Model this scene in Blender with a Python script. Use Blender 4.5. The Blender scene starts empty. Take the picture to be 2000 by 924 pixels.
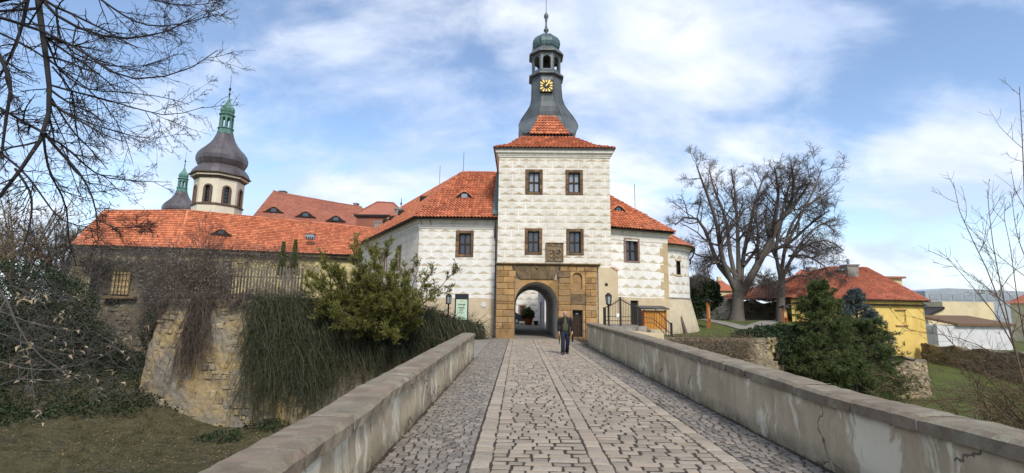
import bpy, bmesh, math, random
import numpy as np
from math import radians, sin, cos, pi, atan, tan, sqrt, floor
from mathutils import Vector, Matrix

S = bpy.context.scene
COL = S.collection
rnd = random.Random(7)

# ------------------------------------------------------------------ camera
F_PX, CX, CY = 940.0, 1000.0, 462.0          # focal length in photo pixels (photo is 2000 x 924)
EYE = Vector((0.0, 0.0, 1.75))
PITCH, YAW, ROLL = atan(143 / F_PX), atan(-14 / F_PX), radians(-0.8)
_m = Matrix.Rotation(-YAW, 3, 'Z') @ Matrix.Rotation(pi / 2 + PITCH, 3, 'X') @ Matrix.Rotation(-ROLL, 3, 'Z')
cam_d = bpy.data.cameras.new('camera')
cam_d.sensor_width = 36.0
cam_d.lens = F_PX / 2000 * 36
cam_d.clip_start = 0.05
cam_d.clip_end = 8000
cam = bpy.data.objects.new('camera', cam_d)
cam.matrix_world = Matrix.Translation(EYE) @ _m.to_4x4()
COL.objects.link(cam)
S.camera = cam

# ------------------------------------------------------------------ light
SUN_ELEV, SUN_AZ = radians(44), radians(163)     # azimuth clockwise from +Y (veiled sun behind the viewer, a little right)
SUN_STRENGTH, SUN_ANGLE = 2.0, radians(14)
SKY_STRENGTH, EXPOSURE = 0.128, 0.76
CLOUD_A = (3.1, 8.4, 0)
world = bpy.data.worlds.new('World')
S.world = world
world.use_nodes = True


def build_world():
    nt = world.node_tree
    N, L = nt.nodes, nt.links
    N.clear()
    out = N.new('ShaderNodeOutputWorld')
    bg = N.new('ShaderNodeBackground')
    bg.inputs['Strength'].default_value = SKY_STRENGTH
    sky = N.new('ShaderNodeTexSky')
    sky.sky_type = 'NISHITA'
    sky.sun_disc = False
    sky.sun_elevation = SUN_ELEV
    sky.sun_rotation = SUN_AZ
    sky.air_density = 1.0
    sky.dust_density = 0.3
    sky.ozone_density = 2.2
    tc = N.new('ShaderNodeTexCoord')
    sep = N.new('ShaderNodeSeparateXYZ')
    L.new(tc.outputs['Generated'], sep.inputs[0])

    def math_(op, a, b=None, c=None):
        n = N.new('ShaderNodeMath')
        n.operation = op
        for i, v in enumerate((a, b, c)):
            if v is None:
                continue
            if isinstance(v, (int, float)):
                n.inputs[i].default_value = v
            else:
                L.new(v, n.inputs[i])
        return n.outputs[0]
    zz = math_('ADD', math_('MAXIMUM', sep.outputs['Z'], 0.0), 0.55)
    px = math_('DIVIDE', sep.outputs['X'], zz)
    py = math_('DIVIDE', sep.outputs['Y'], zz)
    comb = N.new('ShaderNodeCombineXYZ')
    L.new(px, comb.inputs[0])
    L.new(py, comb.inputs[1])

    def noise(scale, detail, rough, dist, rot, stretch, loc):
        mp = N.new('ShaderNodeMapping')
        mp.inputs['Rotation'].default_value = (0, 0, radians(rot))
        mp.inputs['Scale'].default_value = (stretch[0], stretch[1], 1)
        mp.inputs['Location'].default_value = loc
        L.new(comb.outputs[0], mp.inputs[0])
        n = N.new('ShaderNodeTexNoise')
        n.inputs['Scale'].default_value = scale
        n.inputs['Detail'].default_value = detail
        n.inputs['Roughness'].default_value = rough
        n.inputs['Distortion'].default_value = dist
        L.new(mp.outputs[0], n.inputs['Vector'])
        return n.outputs[0]
    a = noise(1.7, 6.0, 0.50, 0.2, 35, (0.75, 1.5), CLOUD_A)
    b = noise(5.2, 8.0, 0.6, 0.4, 35, (0.9, 1.3), (1.7, 2.2, 3))
    mix = math_('ADD', math_('MULTIPLY', a, 0.74), math_('MULTIPLY', b, 0.26))
    ramp = N.new('ShaderNodeValToRGB')
    ramp.color_ramp.interpolation = 'EASE'
    e = ramp.color_ramp.elements
    e[0].position, e[0].color = 0.425, (0, 0, 0, 1)
    e[1].position, e[1].color = 0.56, (1, 1, 1, 1)
    L.new(mix, ramp.inputs[0])
    # cloud body: brighter billows, bluer where thick
    shade = N.new('ShaderNodeValToRGB')
    s = shade.color_ramp.elements
    s[0].position, s[0].color = 0.43, (5.3, 5.45, 5.8, 1)
    s[1].position, s[1].color = 0.55, (3.2, 3.8, 5.0, 1)
    c2 = noise(2.6, 7.0, 0.55, 0.3, 30, (0.8, 1.4), (7.7, 1.4, 5))
    L.new(math_('ADD', math_('MULTIPLY', mix, 0.35), math_('MULTIPLY', c2, 0.65)), shade.inputs[0])
    # clear-sky patches stay a little veiled
    mask = math_('MULTIPLY_ADD', ramp.outputs[0], 0.88, 0.05)
    haze = math_('MULTIPLY', math_('SUBTRACT', 1.0, math_('MULTIPLY', math_('MAXIMUM', sep.outputs['Z'], 0.0), 4.5)), 0.7)
    mask = math_('MAXIMUM', mask, haze)
    mx = N.new('ShaderNodeMixRGB')
    L.new(mask, mx.inputs[0])
    L.new(sky.outputs[0], mx.inputs[1])
    L.new(shade.outputs[0], mx.inputs[2])
    L.new(mx.outputs[0], bg.inputs['Color'])
    L.new(bg.outputs[0], out.inputs['Surface'])


build_world()
sun_d = bpy.data.lights.new('sun', 'SUN')
sun_d.energy = SUN_STRENGTH
sun_d.angle = SUN_ANGLE
sun_d.color = (1.0, 0.95, 0.87)
sun = bpy.data.objects.new('sun', sun_d)
_sd = Vector((sin(SUN_AZ) * cos(SUN_ELEV), cos(SUN_AZ) * cos(SUN_ELEV), sin(SUN_ELEV)))
sun.rotation_euler = (-_sd).to_track_quat('-Z', 'Y').to_euler()
sun.location = _sd * 60
COL.objects.link(sun)
S.view_settings.view_transform = 'Standard'
S.view_settings.look = 'None'
S.view_settings.gamma = 1.0
S.view_settings.use_curve_mapping = False
S.view_settings.exposure = EXPOSURE
try:
    S.cycles.use_denoising = True
    S.cycles.max_bounces = 6
    S.cycles.diffuse_bounces = 3
    S.cycles.transparent_max_bounces = 6
except Exception:
    pass


# ------------------------------------------------------------------ measuring: a photo pixel plus one known number gives a place
def ray(px, py):
    return (_m @ Vector(((px - CX) / F_PX, (CY - py) / F_PX, -1.0)))


def at(px, py, Y):
    d = ray(px, py)
    return EYE + d * (Y / d.y)


def hitz(px, py, z):
    d = ray(px, py)
    return EYE + d * ((z - EYE.z) / d.z)


def zat(px, py, Y):
    return at(px, py, Y).z


class Frame:
    """vertical wall plane through p0 towards p1 (seen from the front: left to right)"""
    def __init__(self, p0, p1):
        self.o = Vector((p0[0], p0[1], 0))
        d = Vector((p1[0] - p0[0], p1[1] - p0[1], 0))
        self.len = d.length
        self.u = d.normalized()
        self.n = Vector((self.u.y, -self.u.x, 0))

    def hit(self, px, py):
        d = ray(px, py)
        t = (self.o - EYE).dot(self.n) / d.dot(self.n)
        p = EYE + d * t
        return ((p - self.o).dot(self.u), p.z)

    def P(self, u, z, out=0.0):
        return self.o + self.u * u + self.n * out + Vector((0, 0, z))

    def rect(self, x0, y0, x1, y1):
        xm, ym = (x0 + x1) / 2, (y0 + y1) / 2
        return (self.hit(x0, ym)[0], self.hit(xm, y1)[1], self.hit(x1, ym)[0], self.hit(xm, y0)[1])


# ------------------------------------------------------------------ mesh collecting
class MB:
    def __init__(self):
        self.v, self.f, self.uv, self.r = [], [], {}, []

    def add(self, vs, fs, r=None):
        b = len(self.v)
        self.v.extend([tuple(p) for p in vs])
        for f in fs:
            self.f.append(tuple(i + b for i in f))
            self.r.append(rnd.random() if r is None else r)
        return self

    def quad(self, a, b, c, d, uv=None, r=None):
        if uv:
            self.uv[len(self.f)] = uv
        return self.add((a, b, c, d), ((0, 1, 2, 3),), r)

    def poly(self, pts, uv=None, r=None):
        if uv:
            self.uv[len(self.f)] = uv
        return self.add(pts, (tuple(range(len(pts))),), r)

    def box(self, lo, hi, r=None):
        x0, y0, z0 = lo
        x1, y1, z1 = hi
        return self.add([(x0, y0, z0), (x1, y0, z0), (x1, y1, z0), (x0, y1, z0), (x0, y0, z1), (x1, y0, z1), (x1, y1, z1), (x0, y1, z1)],
                        [(3, 2, 1, 0), (4, 5, 6, 7), (0, 1, 5, 4), (1, 2, 6, 5), (2, 3, 7, 6), (3, 0, 4, 7)], r)

    def obox(self, fr, u0, u1, z0, z1, o0, o1, bev=0.0, r=None):
        """box in a wall frame, from depth o0 (back) to o1 (front) with an optional chamfer on the front"""
        P = fr.P
        if bev <= 0:
            vs = [P(u0, z0, o1), P(u1, z0, o1), P(u1, z0, o0), P(u0, z0, o0), P(u0, z1, o1), P(u1, z1, o1), P(u1, z1, o0), P(u0, z1, o0)]
            return self.add(vs, [(3, 2, 1, 0), (4, 5, 6, 7), (0, 1, 5, 4), (1, 2, 6, 5), (2, 3, 7, 6), (3, 0, 4, 7)], r)
        b = bev
        vs = [P(u0, z0, o0), P(u1, z0, o0), P(u1, z1, o0), P(u0, z1, o0),
              P(u0, z0, o1 - b), P(u1, z0, o1 - b), P(u1, z1, o1 - b), P(u0, z1, o1 - b),
              P(u0 + b, z0 + b, o1), P(u1 - b, z0 + b, o1), P(u1 - b, z1 - b, o1), P(u0 + b, z1 - b, o1)]
        fs = [(3, 2, 1, 0), (8, 9, 10, 11)]
        for k in range(4):
            j = (k + 1) % 4
            fs += [(k, j, 4 + j, 4 + k), (4 + k, 4 + j, 8 + j, 8 + k)]
        return self.add(vs, fs, r)

    def prism(self, loop, off):
        """closed prism: loop of points, extruded by vector off"""
        n = len(loop)
        vs = [Vector(p) for p in loop] + [Vector(p) + Vector(off) for p in loop]
        fs = [tuple(range(n))[::-1], tuple(range(n, 2 * n))]
        for k in range(n):
            j = (k + 1) % n
            fs.append((k, j, n + j, n + k))
        return self.add(vs, fs)

    def loft(self, rings, cap0=True, cap1=True, closed=True, r=None):
        n = len(rings[0])
        vs = [p for ring in rings for p in ring]
        fs = []
        for k in range(len(rings) - 1):
            for i in range(n if closed else n - 1):
                j = (i + 1) % n
                fs.append((k * n + i, k * n + j, (k + 1) * n + j, (k + 1) * n + i))
        if cap0:
            fs.append(tuple(range(n))[::-1])
        if cap1:
            fs.append(tuple(range((len(rings) - 1) * n, len(rings) * n)))
        return self.add(vs, fs, r)

    def lathe(self, c, prof, n=16, ph=0.0, sx=1.0, sy=1.0, cap=True):
        rings = []
        for (rr, z) in prof:
            rings.append([(c[0] + rr * sx * cos(ph + 2 * pi * i / n), c[1] + rr * sy * sin(ph + 2 * pi * i / n), z) for i in range(n)])
        return self.loft(rings, cap, cap)

    def tube(self, pts, rad, n=6, cap=True, r=None):
        pts = [Vector(p) for p in pts]
        if not isinstance(rad, (list, tuple)):
            rad = [rad] * len(pts)
        rings = []
        ov = pts[-1] - pts[0]
        ref = Vector((0, 1, 0)) if abs(ov.z) > 0.75 * ov.length else Vector((0, 0, 1))
        for k, p in enumerate(pts):
            t = (pts[min(k + 1, len(pts) - 1)] - pts[max(k - 1, 0)])
            t = t.normalized() if t.length > 1e-9 else Vector((0, 0, 1))
            a = t.cross(ref)
            if a.length < 0.05:
                a = t.cross(Vector((1, 0, 0)))
            a.normalize()
            b = a.cross(t)
            rings.append([p + (a * cos(2 * pi * i / n) - b * sin(2 * pi * i / n)) * -rad[k] for i in range(n)])
        return self.loft(rings, cap, cap, r=r)

    def bar(self, a, b, w, h=None):
        h = h or w
        a, b = Vector(a), Vector(b)
        t = (b - a).normalized()
        s = t.cross(Vector((0, 0, 1)))
        s = s.normalized() if s.length > 0.05 else Vector((1, 0, 0))
        q = s.cross(t)
        l0 = [a + s * (-w / 2) + q * (-h / 2), a + s * (w / 2) + q * (-h / 2), a + s * (w / 2) + q * (h / 2), a + s * (-w / 2) + q * (h / 2)]
        return self.prism(l0, b - a)

    def sphere(self, c, rad, n=10, m=6, sz=1.0):
        prof = [(max(1e-4, rad * sin(pi * k / m)), c[2] - rad * sz * cos(pi * k / m)) for k in range(m + 1)]
        return self.lathe(c, prof, n)

    def mesh(self, name, smooth=False):
        me = bpy.data.meshes.new(name)
        me.from_pydata(self.v, [], self.f)
        if self.uv:
            ul = me.uv_layers.new(name='UVMap')
            for p in me.polygons:
                q = self.uv.get(p.index)
                if q:
                    for k, li in enumerate(p.loop_indices):
                        ul.data[li].uv = q[k]
        at_ = me.attributes.new('rnd', 'FLOAT', 'FACE')
        at_.data.foreach_set('value', np.array(self.r, dtype=np.float32))
        if smooth:
            me.polygons.foreach_set('use_smooth', [True] * len(me.polygons))
        me.validate()
        return me

    def build(self, name, mat, parent=None, smooth=False, **kw):
        return link(name, self.mesh(name, smooth), mat, parent, **kw)


def link(name, me, mat, parent=None, label=None, cat=None, group=None, kind=None):
    if mat is not None:
        me.materials.clear()
        for m in (mat if isinstance(mat, (list, tuple)) else [mat]):
            me.materials.append(m)
    o = bpy.data.objects.new(name, me)
    COL.objects.link(o)
    if parent is not None:
        o.parent = parent
        w = parent
        off = Vector((0, 0, 0))
        while w is not None:
            off += w.location
            w = w.parent
        o.location = -off
    tag(o, label, cat, group, kind)
    return o


def tag(o, label=None, cat=None, group=None, kind=None):
    if label:
        o['label'] = label
    if cat:
        o['category'] = cat
    if group:
        o['group'] = group
    if kind:
        o['kind'] = kind
    return o


def thing(name, loc, label, cat, group=None):
    o = bpy.data.objects.new(name, None)
    o.empty_display_size = 0.3
    COL.objects.link(o)
    o.location = loc
    return tag(o, label, cat, group)


def copy_tree(o, parent=None):
    c = o.copy()
    COL.objects.link(c)
    c.parent = parent
    for ch in list(o.children):
        copy_tree(ch, c)
    return c


def np_mesh(name, V, Fq, R=None, smooth=False):
    """fast mesh from arrays: V (n,3), Fq (m,3 or 4)"""
    me = bpy.data.meshes.new(name)
    V = np.ascontiguousarray(V, dtype=np.float32)
    Fq = np.ascontiguousarray(Fq, dtype=np.int32)
    m, k = Fq.shape
    me.vertices.add(len(V))
    me.vertices.foreach_set('co', V.ravel())
    me.loops.add(m * k)
    me.loops.foreach_set('vertex_index', Fq.ravel())
    me.polygons.add(m)
    me.polygons.foreach_set('loop_start', np.arange(0, m * k, k, dtype=np.int32))
    me.polygons.foreach_set('loop_total', np.full(m, k, dtype=np.int32))
    if R is not None:
        a = me.attributes.new('rnd', 'FLOAT', 'FACE')
        a.data.foreach_set('value', np.ascontiguousarray(R, dtype=np.float32))
    me.polygons.foreach_set('use_smooth', np.full(m, bool(smooth)))
    me.update(calc_edges=True)
    return me


# ------------------------------------------------------------------ materials
class NT:
    def __init__(self, name):
        self.m = bpy.data.materials.new(name)
        self.m.use_nodes = True
        self.t = self.m.node_tree
        self.N, self.L = self.t.nodes, self.t.links
        self.N.clear()
        self.out = self.N.new('ShaderNodeOutputMaterial')
        self.b = self.N.new('ShaderNodeBsdfPrincipled')
        self.L.new(self.b.outputs[0], self.out.inputs['Surface'])

    def set(self, sock, v):
        if isinstance(v, (int, float)):
            sock.default_value = v
        elif isinstance(v, (tuple, list)):
            sock.default_value = (*v, 1) if len(v) == 3 and len(sock.default_value) == 4 else v
        else:
            self.L.new(v, sock)

    def math(self, op, a, b=None, c=None, clamp=False):
        n = self.N.new('ShaderNodeMath')
        n.operation = op
        n.use_clamp = clamp
        for i, v in enumerate((a, b, c)):
            if v is not None:
                self.set(n.inputs[i], v)
        return n.outputs[0]

    def mix(self, f, a, b, mode='MIX'):
        n = self.N.new('ShaderNodeMixRGB')
        n.blend_type = mode
        self.set(n.inputs[0], f)
        self.set(n.inputs[1], a)
        self.set(n.inputs[2], b)
        return n.outputs[0]

    def coord(self, kind='Object'):
        n = self.N.new('ShaderNodeTexCoord')
        return n.outputs[kind]

    def mapped(self, vec, scale=(1, 1, 1), loc=(0, 0, 0), rot=(0, 0, 0)):
        n = self.N.new('ShaderNodeMapping')
        n.inputs['Scale'].default_value = scale
        n.inputs['Location'].default_value = loc
        n.inputs['Rotation'].default_value = rot
        self.L.new(vec, n.inputs[0])
        return n.outputs[0]

    def noise(self, vec, scale, detail=4.0, rough=0.55, dist=0.0):
        n = self.N.new('ShaderNodeTexNoise')
        n.inputs['Scale'].default_value = scale
        n.inputs['Detail'].default_value = detail
        n.inputs['Roughness'].default_value = rough
        n.inputs['Distortion'].default_value = dist
        self.L.new(vec, n.inputs['Vector'])
        return n.outputs[0]

    def ramp(self, f, p0, p1, c0=(0, 0, 0), c1=(1, 1, 1)):
        n = self.N.new('ShaderNodeValToRGB')
        e = n.color_ramp.elements
        e[0].position, e[0].color = p0, (*c0, 1)
        e[1].position, e[1].color = p1, (*c1, 1)
        self.L.new(f, n.inputs[0])
        return n.outputs[0]

    def rand(self):
        a = self.N.new('ShaderNodeAttribute')
        a.attribute_name = 'rnd'
        o = self.N.new('ShaderNodeObjectInfo')
        return self.math('FRACT', self.math('ADD', a.outputs['Fac'], o.outputs['Random']))

    def bump(self, h, strength=0.3, dist=0.02):
        n = self.N.new('ShaderNodeBump')
        n.inputs['Strength'].default_value = strength
        n.inputs['Distance'].default_value = dist
        self.L.new(h, n.inputs['Height'])
        self.L.new(n.outputs[0], self.b.inputs['Normal'])

    def done(self, col, rough=0.8, metal=0.0, spec=None):
        self.set(self.b.inputs['Base Color'], col)
        self.set(self.b.inputs['Roughness'], rough)
        self.set(self.b.inputs['Metallic'], metal)
        if spec is not None:
            self.b.inputs['Specular IOR Level'].default_value = spec
        return self.m


def srgb(r, g, b):
    def f(c):
        c /= 255.0
        return c / 12.92 if c <= 0.04045 else ((c + 0.055) / 1.055) ** 2.4
    return (f(r), f(g), f(b))


def mk(name, c1, c2, scale=4.0, c3=None, s3=0.6, t3=(0.5, 0.62), k3=1.0, rand=0.0, rough=0.85, bump=0.25, bscale=40.0, bdist=0.015,
       metal=0.0, stretch=(1, 1, 1), tint=None, spec=0.3, fine=0.0):
    """weathered two-tone material; c3 = patches of a third colour; rand = value change from piece to piece; tint = colour some pieces lean to"""
    n = NT(name)
    oc = n.coord('Object')
    v = n.mapped(oc, stretch)
    col = n.mix(n.ramp(n.noise(v, scale, 6.0, 0.62), 0.34, 0.66), c1, c2)
    if c3 is not None:
        pm = n.math('MULTIPLY', n.ramp(n.noise(n.mapped(v, (1, 1, 1), (5.2, 1.3, 8.1)), s3, 7.0, 0.65, 0.4), *t3), k3)
        col = n.mix(pm, col, c3)
    if fine:
        col = n.mix(fine, col, n.ramp(n.noise(oc, bscale * 1.4, 3.0, 0.7), 0.3, 0.7, (0.25, 0.25, 0.25), (1, 1, 1)), 'MULTIPLY')
    if rand or tint:
        rv = n.rand()
        if tint:
            col = n.mix(n.math('MULTIPLY', n.math('POWER', n.math('FRACT', n.math('MULTIPLY', rv, 7.31)), 2.0), 0.8), col, tint)
        f = n.math('MULTIPLY_ADD', rv, 2 * rand, 1 - rand)
        h = n.N.new('ShaderNodeHueSaturation')
        n.L.new(f, h.inputs['Value'])
        n.L.new(col, h.inputs['Color'])
        col = h.outputs[0]
    if bump:
        n.bump(n.noise(oc, bscale, 6.0, 0.7), bump, bdist)
    return n.done(col, rough, metal, spec)


def sgraffito(name, w, h, light, mid, dark, line, fade, off=0.0, plinth=None, plinth_top=0.0):
    """rendered wall with the scratched letter pattern: rows of flat envelopes cut through a light coat"""
    n = NT(name)
    uvn = n.N.new('ShaderNodeUVMap')
    uvn.uv_map = 'UVMap'
    sp = n.N.new('ShaderNodeSeparateXYZ')
    n.L.new(uvn.outputs[0], sp.inputs[0])
    oc = n.coord('Object')
    wob = n.math('MULTIPLY', n.math('SUBTRACT', n.noise(oc, 0.9, 3.0), 0.5), 0.10)
    u, v = n.math('ADD', sp.outputs[0], wob), n.math('ADD', sp.outputs[1], n.math('MULTIPLY', n.math('SUBTRACT', n.noise(n.mapped(oc, loc=(3, 3, 9)), 0.6, 3.0), 0.5), 0.08))
    rv = n.math('DIVIDE', n.math('ADD', v, off), h)
    row = n.math('FLOOR', rv)
    fv = n.math('FRACT', rv)
    cu = n.math('ADD', n.math('DIVIDE', u, w), n.math('MULTIPLY', n.math('PINGPONG', row, 1.0), 0.5))
    fu = n.math('FRACT', cu)
    du = n.math('MINIMUM', fu, n.math('SUBTRACT', 1.0, fu))
    dv = n.math('MINIMUM', fv, n.math('SUBTRACT', 1.0, fv))
    cell = n.N.new('ShaderNodeTexWhiteNoise')
    cell.noise_dimensions = '2D'
    cb = n.N.new('ShaderNodeCombineXYZ')
    n.L.new(n.math('FLOOR', cu), cb.inputs[0])
    n.L.new(row, cb.inputs[1])
    n.L.new(cb.outputs[0], cell.inputs['Vector'])
    # inner coordinates of the envelope, inside its frame line
    iu = n.math('DIVIDE', n.math('SUBTRACT', du, 0.05 / w * 0.8), 0.5)
    iv = n.math('DIVIDE', n.math('SUBTRACT', fv, 0.10), 0.80)
    soft = 0.05
    low = n.math('MULTIPLY', n.math('DIVIDE', n.math('SUBTRACT', n.math('MULTIPLY', iu, 0.52), iv), soft), 1.0, clamp=True)      # lower flap
    side = n.math('DIVIDE', n.math('SUBTRACT', n.math('SUBTRACT', 1.0, n.math('MULTIPLY', iu, 0.52)), iv), soft, clamp=True)  # not the upper flap
    edge = n.math('MAXIMUM', n.math('LESS_THAN', n.math('MULTIPLY', du, w), 0.028), n.math('LESS_THAN', n.math('MULTIPLY', dv, h), 0.028))
    edge2 = n.math('MAXIMUM', n.math('LESS_THAN', n.math('MULTIPLY', du, w), 0.05), n.math('LESS_THAN', n.math('MULTIPLY', dv, h), 0.048))
    inner = n.math('SUBTRACT', 1.0, edge2)
    pat = n.mix(n.math('MULTIPLY', side, 0.62), light, mid)
    fad = n.ramp(n.noise(n.mapped(oc, loc=(1, 7, 2)), 0.55, 6.0, 0.6), 0.36, 0.66)
    keep = n.math('SUBTRACT', 1.0, n.math('MULTIPLY', fad, fade))
    keep = n.math('MULTIPLY', keep, n.math('MULTIPLY_ADD', cell.outputs[0], 0.35, 0.65))
    pat = n.mix(n.math('MULTIPLY', low, keep), pat, dark)
    # thin scratched lines along the folds
    fold = n.math('MAXIMUM', n.math('LESS_THAN', n.math('ABSOLUTE', n.math('SUBTRACT', n.math('MULTIPLY', iu, 0.52), iv)), 0.03),
                  n.math('LESS_THAN', n.math('ABSOLUTE', n.math('SUBTRACT', n.math('SUBTRACT', 1.0, n.math('MULTIPLY', iu, 0.52)), iv)), 0.03))
    pat = n.mix(n.math('MULTIPLY', fold, 0.28), pat, dark)
    rim = n.math('SUBTRACT', edge2, edge)
    pat = n.mix(n.math('MULTIPLY', rim, 0.45), pat, dark)
    pat = n.mix(n.math('MULTIPLY', edge, 0.85), pat, line)
    pat = n.mix(n.math('MULTIPLY', fad, fade * 0.55), pat, mid)
    stain = n.ramp(n.noise(n.mapped(oc, (1.2, 1.2, 0.35), (4, 4, 4)), 1.1, 7.0, 0.68), 0.42, 0.78)
    pat = n.mix(n.math('MULTIPLY', stain, 0.42), pat, tuple(c * 0.74 for c in dark))
    if plinth:
        pl = n.mix(n.ramp(n.noise(oc, 0.8, 6.0, 0.6), 0.35, 0.7), plinth, tuple(c * 0.80 for c in plinth))
        pl = n.mix(n.ramp(n.noise(n.mapped(oc, loc=(9, 1, 1)), 2.3, 6.0, 0.66), 0.56, 0.68), pl, tuple(min(0.8, c * 1.22) for c in plinth))
        damp = n.math('MULTIPLY', n.math('SUBTRACT', 1.0, n.math('DIVIDE', sp.outputs[1], 0.75), clamp=True), n.noise(oc, 1.7, 5.0, 0.7))
        pl = n.mix(n.math('MULTIPLY', damp, 0.75), pl, srgb(132, 122, 108))
        wv = n.math('MULTIPLY', n.math('SUBTRACT', n.noise(oc, 1.3, 5.0), 0.5), 0.25)
        m = n.math('GREATER_THAN', n.math('ADD', sp.outputs[1], wv), plinth_top)
        pat = n.mix(m, pl, pat)
    hgt = n.math('ADD', n.math('MULTIPLY', n.math('MULTIPLY', low, inner), -0.5), n.noise(oc, 26.0, 6.0, 0.7))
    n.bump(hgt, 0.22, 0.012)
    return n.done(pat, 0.92, spec=0.15)


def glassy(name, c, rough=0.08):
    n = NT(name)
    oc = n.coord('Object')
    n.bump(n.noise(oc, 3.0, 2.0), 0.05, 0.02)
    m = n.done(n.mix(n.noise(oc, 1.2, 3.0), c, tuple(x * 0.6 for x in c)), rough, spec=0.8)
    return m


M = {}
M['sg_tower'] = sgraffito('sgraffito_tower', 0.86, 0.455, srgb(231, 226, 215), srgb(212, 203, 185), srgb(170, 151, 120), srgb(240, 237, 229), 0.5)
M['sg_left'] = sgraffito('sgraffito_wing', 0.86, 0.455, srgb(234, 231, 224), srgb(224, 219, 207), srgb(182, 165, 132), srgb(238, 236, 230), 0.22, off=0.1, plinth=srgb(204, 186, 156), plinth_top=2.45)
M['sg_side'] = sgraffito('sgraffito_side', 0.86, 0.455, srgb(228, 219, 202), srgb(216, 205, 184), srgb(190, 174, 146), srgb(230, 222, 206), 0.9, off=0.1)
M['sg_right'] = sgraffito('sgraffito_right', 0.86, 0.56, srgb(234, 231, 224), srgb(226, 221, 210), srgb(184, 166, 132), srgb(238, 236, 230), 0.15, off=0.12, plinth=srgb(202, 182, 148), plinth_top=2.65)
M['sg_round'] = sgraffito('sgraffito_round', 0.72, 0.62, srgb(228, 225, 218), srgb(218, 213, 203), srgb(172, 156, 128), srgb(234, 231, 224), 0.2, off=0.1, plinth=srgb(192, 178, 150), plinth_top=2.5)
M['sg_court'] = sgraffito('sgraffito_court', 1.1, 0.75, srgb(234, 231, 222), srgb(226, 221, 210), srgb(184, 168, 138), srgb(238, 235, 228), 0.15)
M['cornice'] = mk('lime_cornice', srgb(222, 216, 204), srgb(204, 197, 182), 3, c3=srgb(150, 142, 126), s3=1.4, t3=(0.56, 0.72), k3=0.6, bump=0.15)
M['plaster'] = mk('beige_plaster', srgb(206, 188, 154), srgb(190, 170, 136), 1.2, c3=srgb(168, 154, 130), s3=0.9, t3=(0.55, 0.7), k3=0.6, bump=0.2, bscale=22)
M['quoin'] = mk('tan_quoin', srgb(192, 170, 132), srgb(178, 154, 116), 2.0, rand=0.08, bump=0.15)
M['sandstone'] = mk('sandstone', srgb(188, 150, 98), srgb(160, 122, 76), 3.2, c3=srgb(92, 74, 54), s3=1.6, t3=(0.50, 0.72), k3=0.85, rand=0.26, tint=srgb(150, 124, 92), bump=0.6, bscale=24, bdist=0.02, fine=0.35)
M['sandstone_dark'] = mk('sandstone_weathered', srgb(138, 116, 84), srgb(106, 88, 64), 2.6, c3=srgb(70, 58, 46), s3=2.4, t3=(0.5, 0.7), k3=0.75, rand=0.14, bump=0.6, bscale=24, bdist=0.02, fine=0.35)
M['win_stone'] = mk('window_stone', srgb(112, 88, 66), srgb(84, 66, 52), 5, rand=0.28, bump=0.4, bscale=30, tint=srgb(128, 98, 66))
M['win_pink'] = mk('pink_stone', srgb(150, 124, 108), srgb(132, 106, 94), 4, rand=0.08, bump=0.3)
M['relief'] = mk('relief_stone', srgb(150, 130, 100), srgb(112, 94, 72), 7, c3=srgb(70, 60, 50), s3=3.0, t3=(0.5, 0.66), bump=0.6, bscale=35)
M['frame'] = mk('dark_wood', srgb(62, 46, 34), srgb(44, 33, 25), 8, bump=0.15, rough=0.55)
M['glass'] = glassy('window_glass', (0.05, 0.06, 0.075))
M['glass_pale'] = glassy('window_glass_curtain', (0.30, 0.33, 0.36), 0.15)
M['tile'] = mk('clay_tile', srgb(204, 132, 96), srgb(188, 112, 78), 1.2, c3=srgb(146, 92, 72), s3=0.5, t3=(0.5, 0.7), k3=0.45, rand=0.24, tint=srgb(150, 84, 60), bump=0.15, bscale=30, rough=0.75)
M['tile_far'] = mk('clay_tile_long', srgb(206, 132, 94), srgb(192, 114, 78), 0.8, c3=srgb(150, 94, 72), s3=0.35, t3=(0.52, 0.7), k3=0.4, rand=0.22, tint=srgb(156, 88, 62), bump=0.12, bscale=30, rough=0.75)
M['tile_brown'] = mk('plain_tile', srgb(158, 100, 80), srgb(146, 90, 72), 0.4, c3=srgb(124, 78, 66), s3=0.25, t3=(0.5, 0.72), k3=0.5, rand=0.14, bump=0.2, bscale=14, rough=0.85)
M['tile_house'] = mk('house_tile', srgb(184, 116, 88), srgb(166, 98, 74), 0.9, c3=srgb(112, 62, 46), s3=0.5, t3=(0.5, 0.7), k3=0.5, rand=0.24, bump=0.15, bscale=30)
M['copper'] = mk('aged_copper', srgb(102, 106, 107), srgb(84, 88, 89), 1.4, c3=srgb(120, 130, 128), s3=1.1, t3=(0.54, 0.74), k3=0.7, rand=0.10, bump=0.08, rough=0.5, metal=0.25, stretch=(1, 1, 0.4))
M['copper_top'] = mk('verdigris_copper', srgb(92, 116, 116), srgb(70, 84, 86), 2.6, c3=srgb(140, 166, 160), s3=2.2, t3=(0.55, 0.7), rough=0.5, metal=0.2, stretch=(1, 1, 0.25), bump=0.08, rand=0.1)
M['copper_green'] = mk('green_copper', srgb(108, 148, 132), srgb(82, 118, 106), 1.6, c3=srgb(64, 92, 84), s3=1.2, t3=(0.5, 0.68), rough=0.6, metal=0.1, bump=0.08, stretch=(1, 1, 0.4))
M['dome'] = mk('brown_dome', srgb(106, 99, 99), srgb(88, 82, 82), 0.7, c3=srgb(130, 124, 124), s3=0.6, t3=(0.5, 0.74), k3=0.6, rough=0.42, metal=0.45, bump=0.06, rand=0.10, stretch=(1, 1, 0.4))
M['lead'] = mk('lead_flashing', srgb(92, 114, 108), srgb(74, 92, 90), 2.0, rough=0.5, metal=0.2, bump=0.05)
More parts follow.
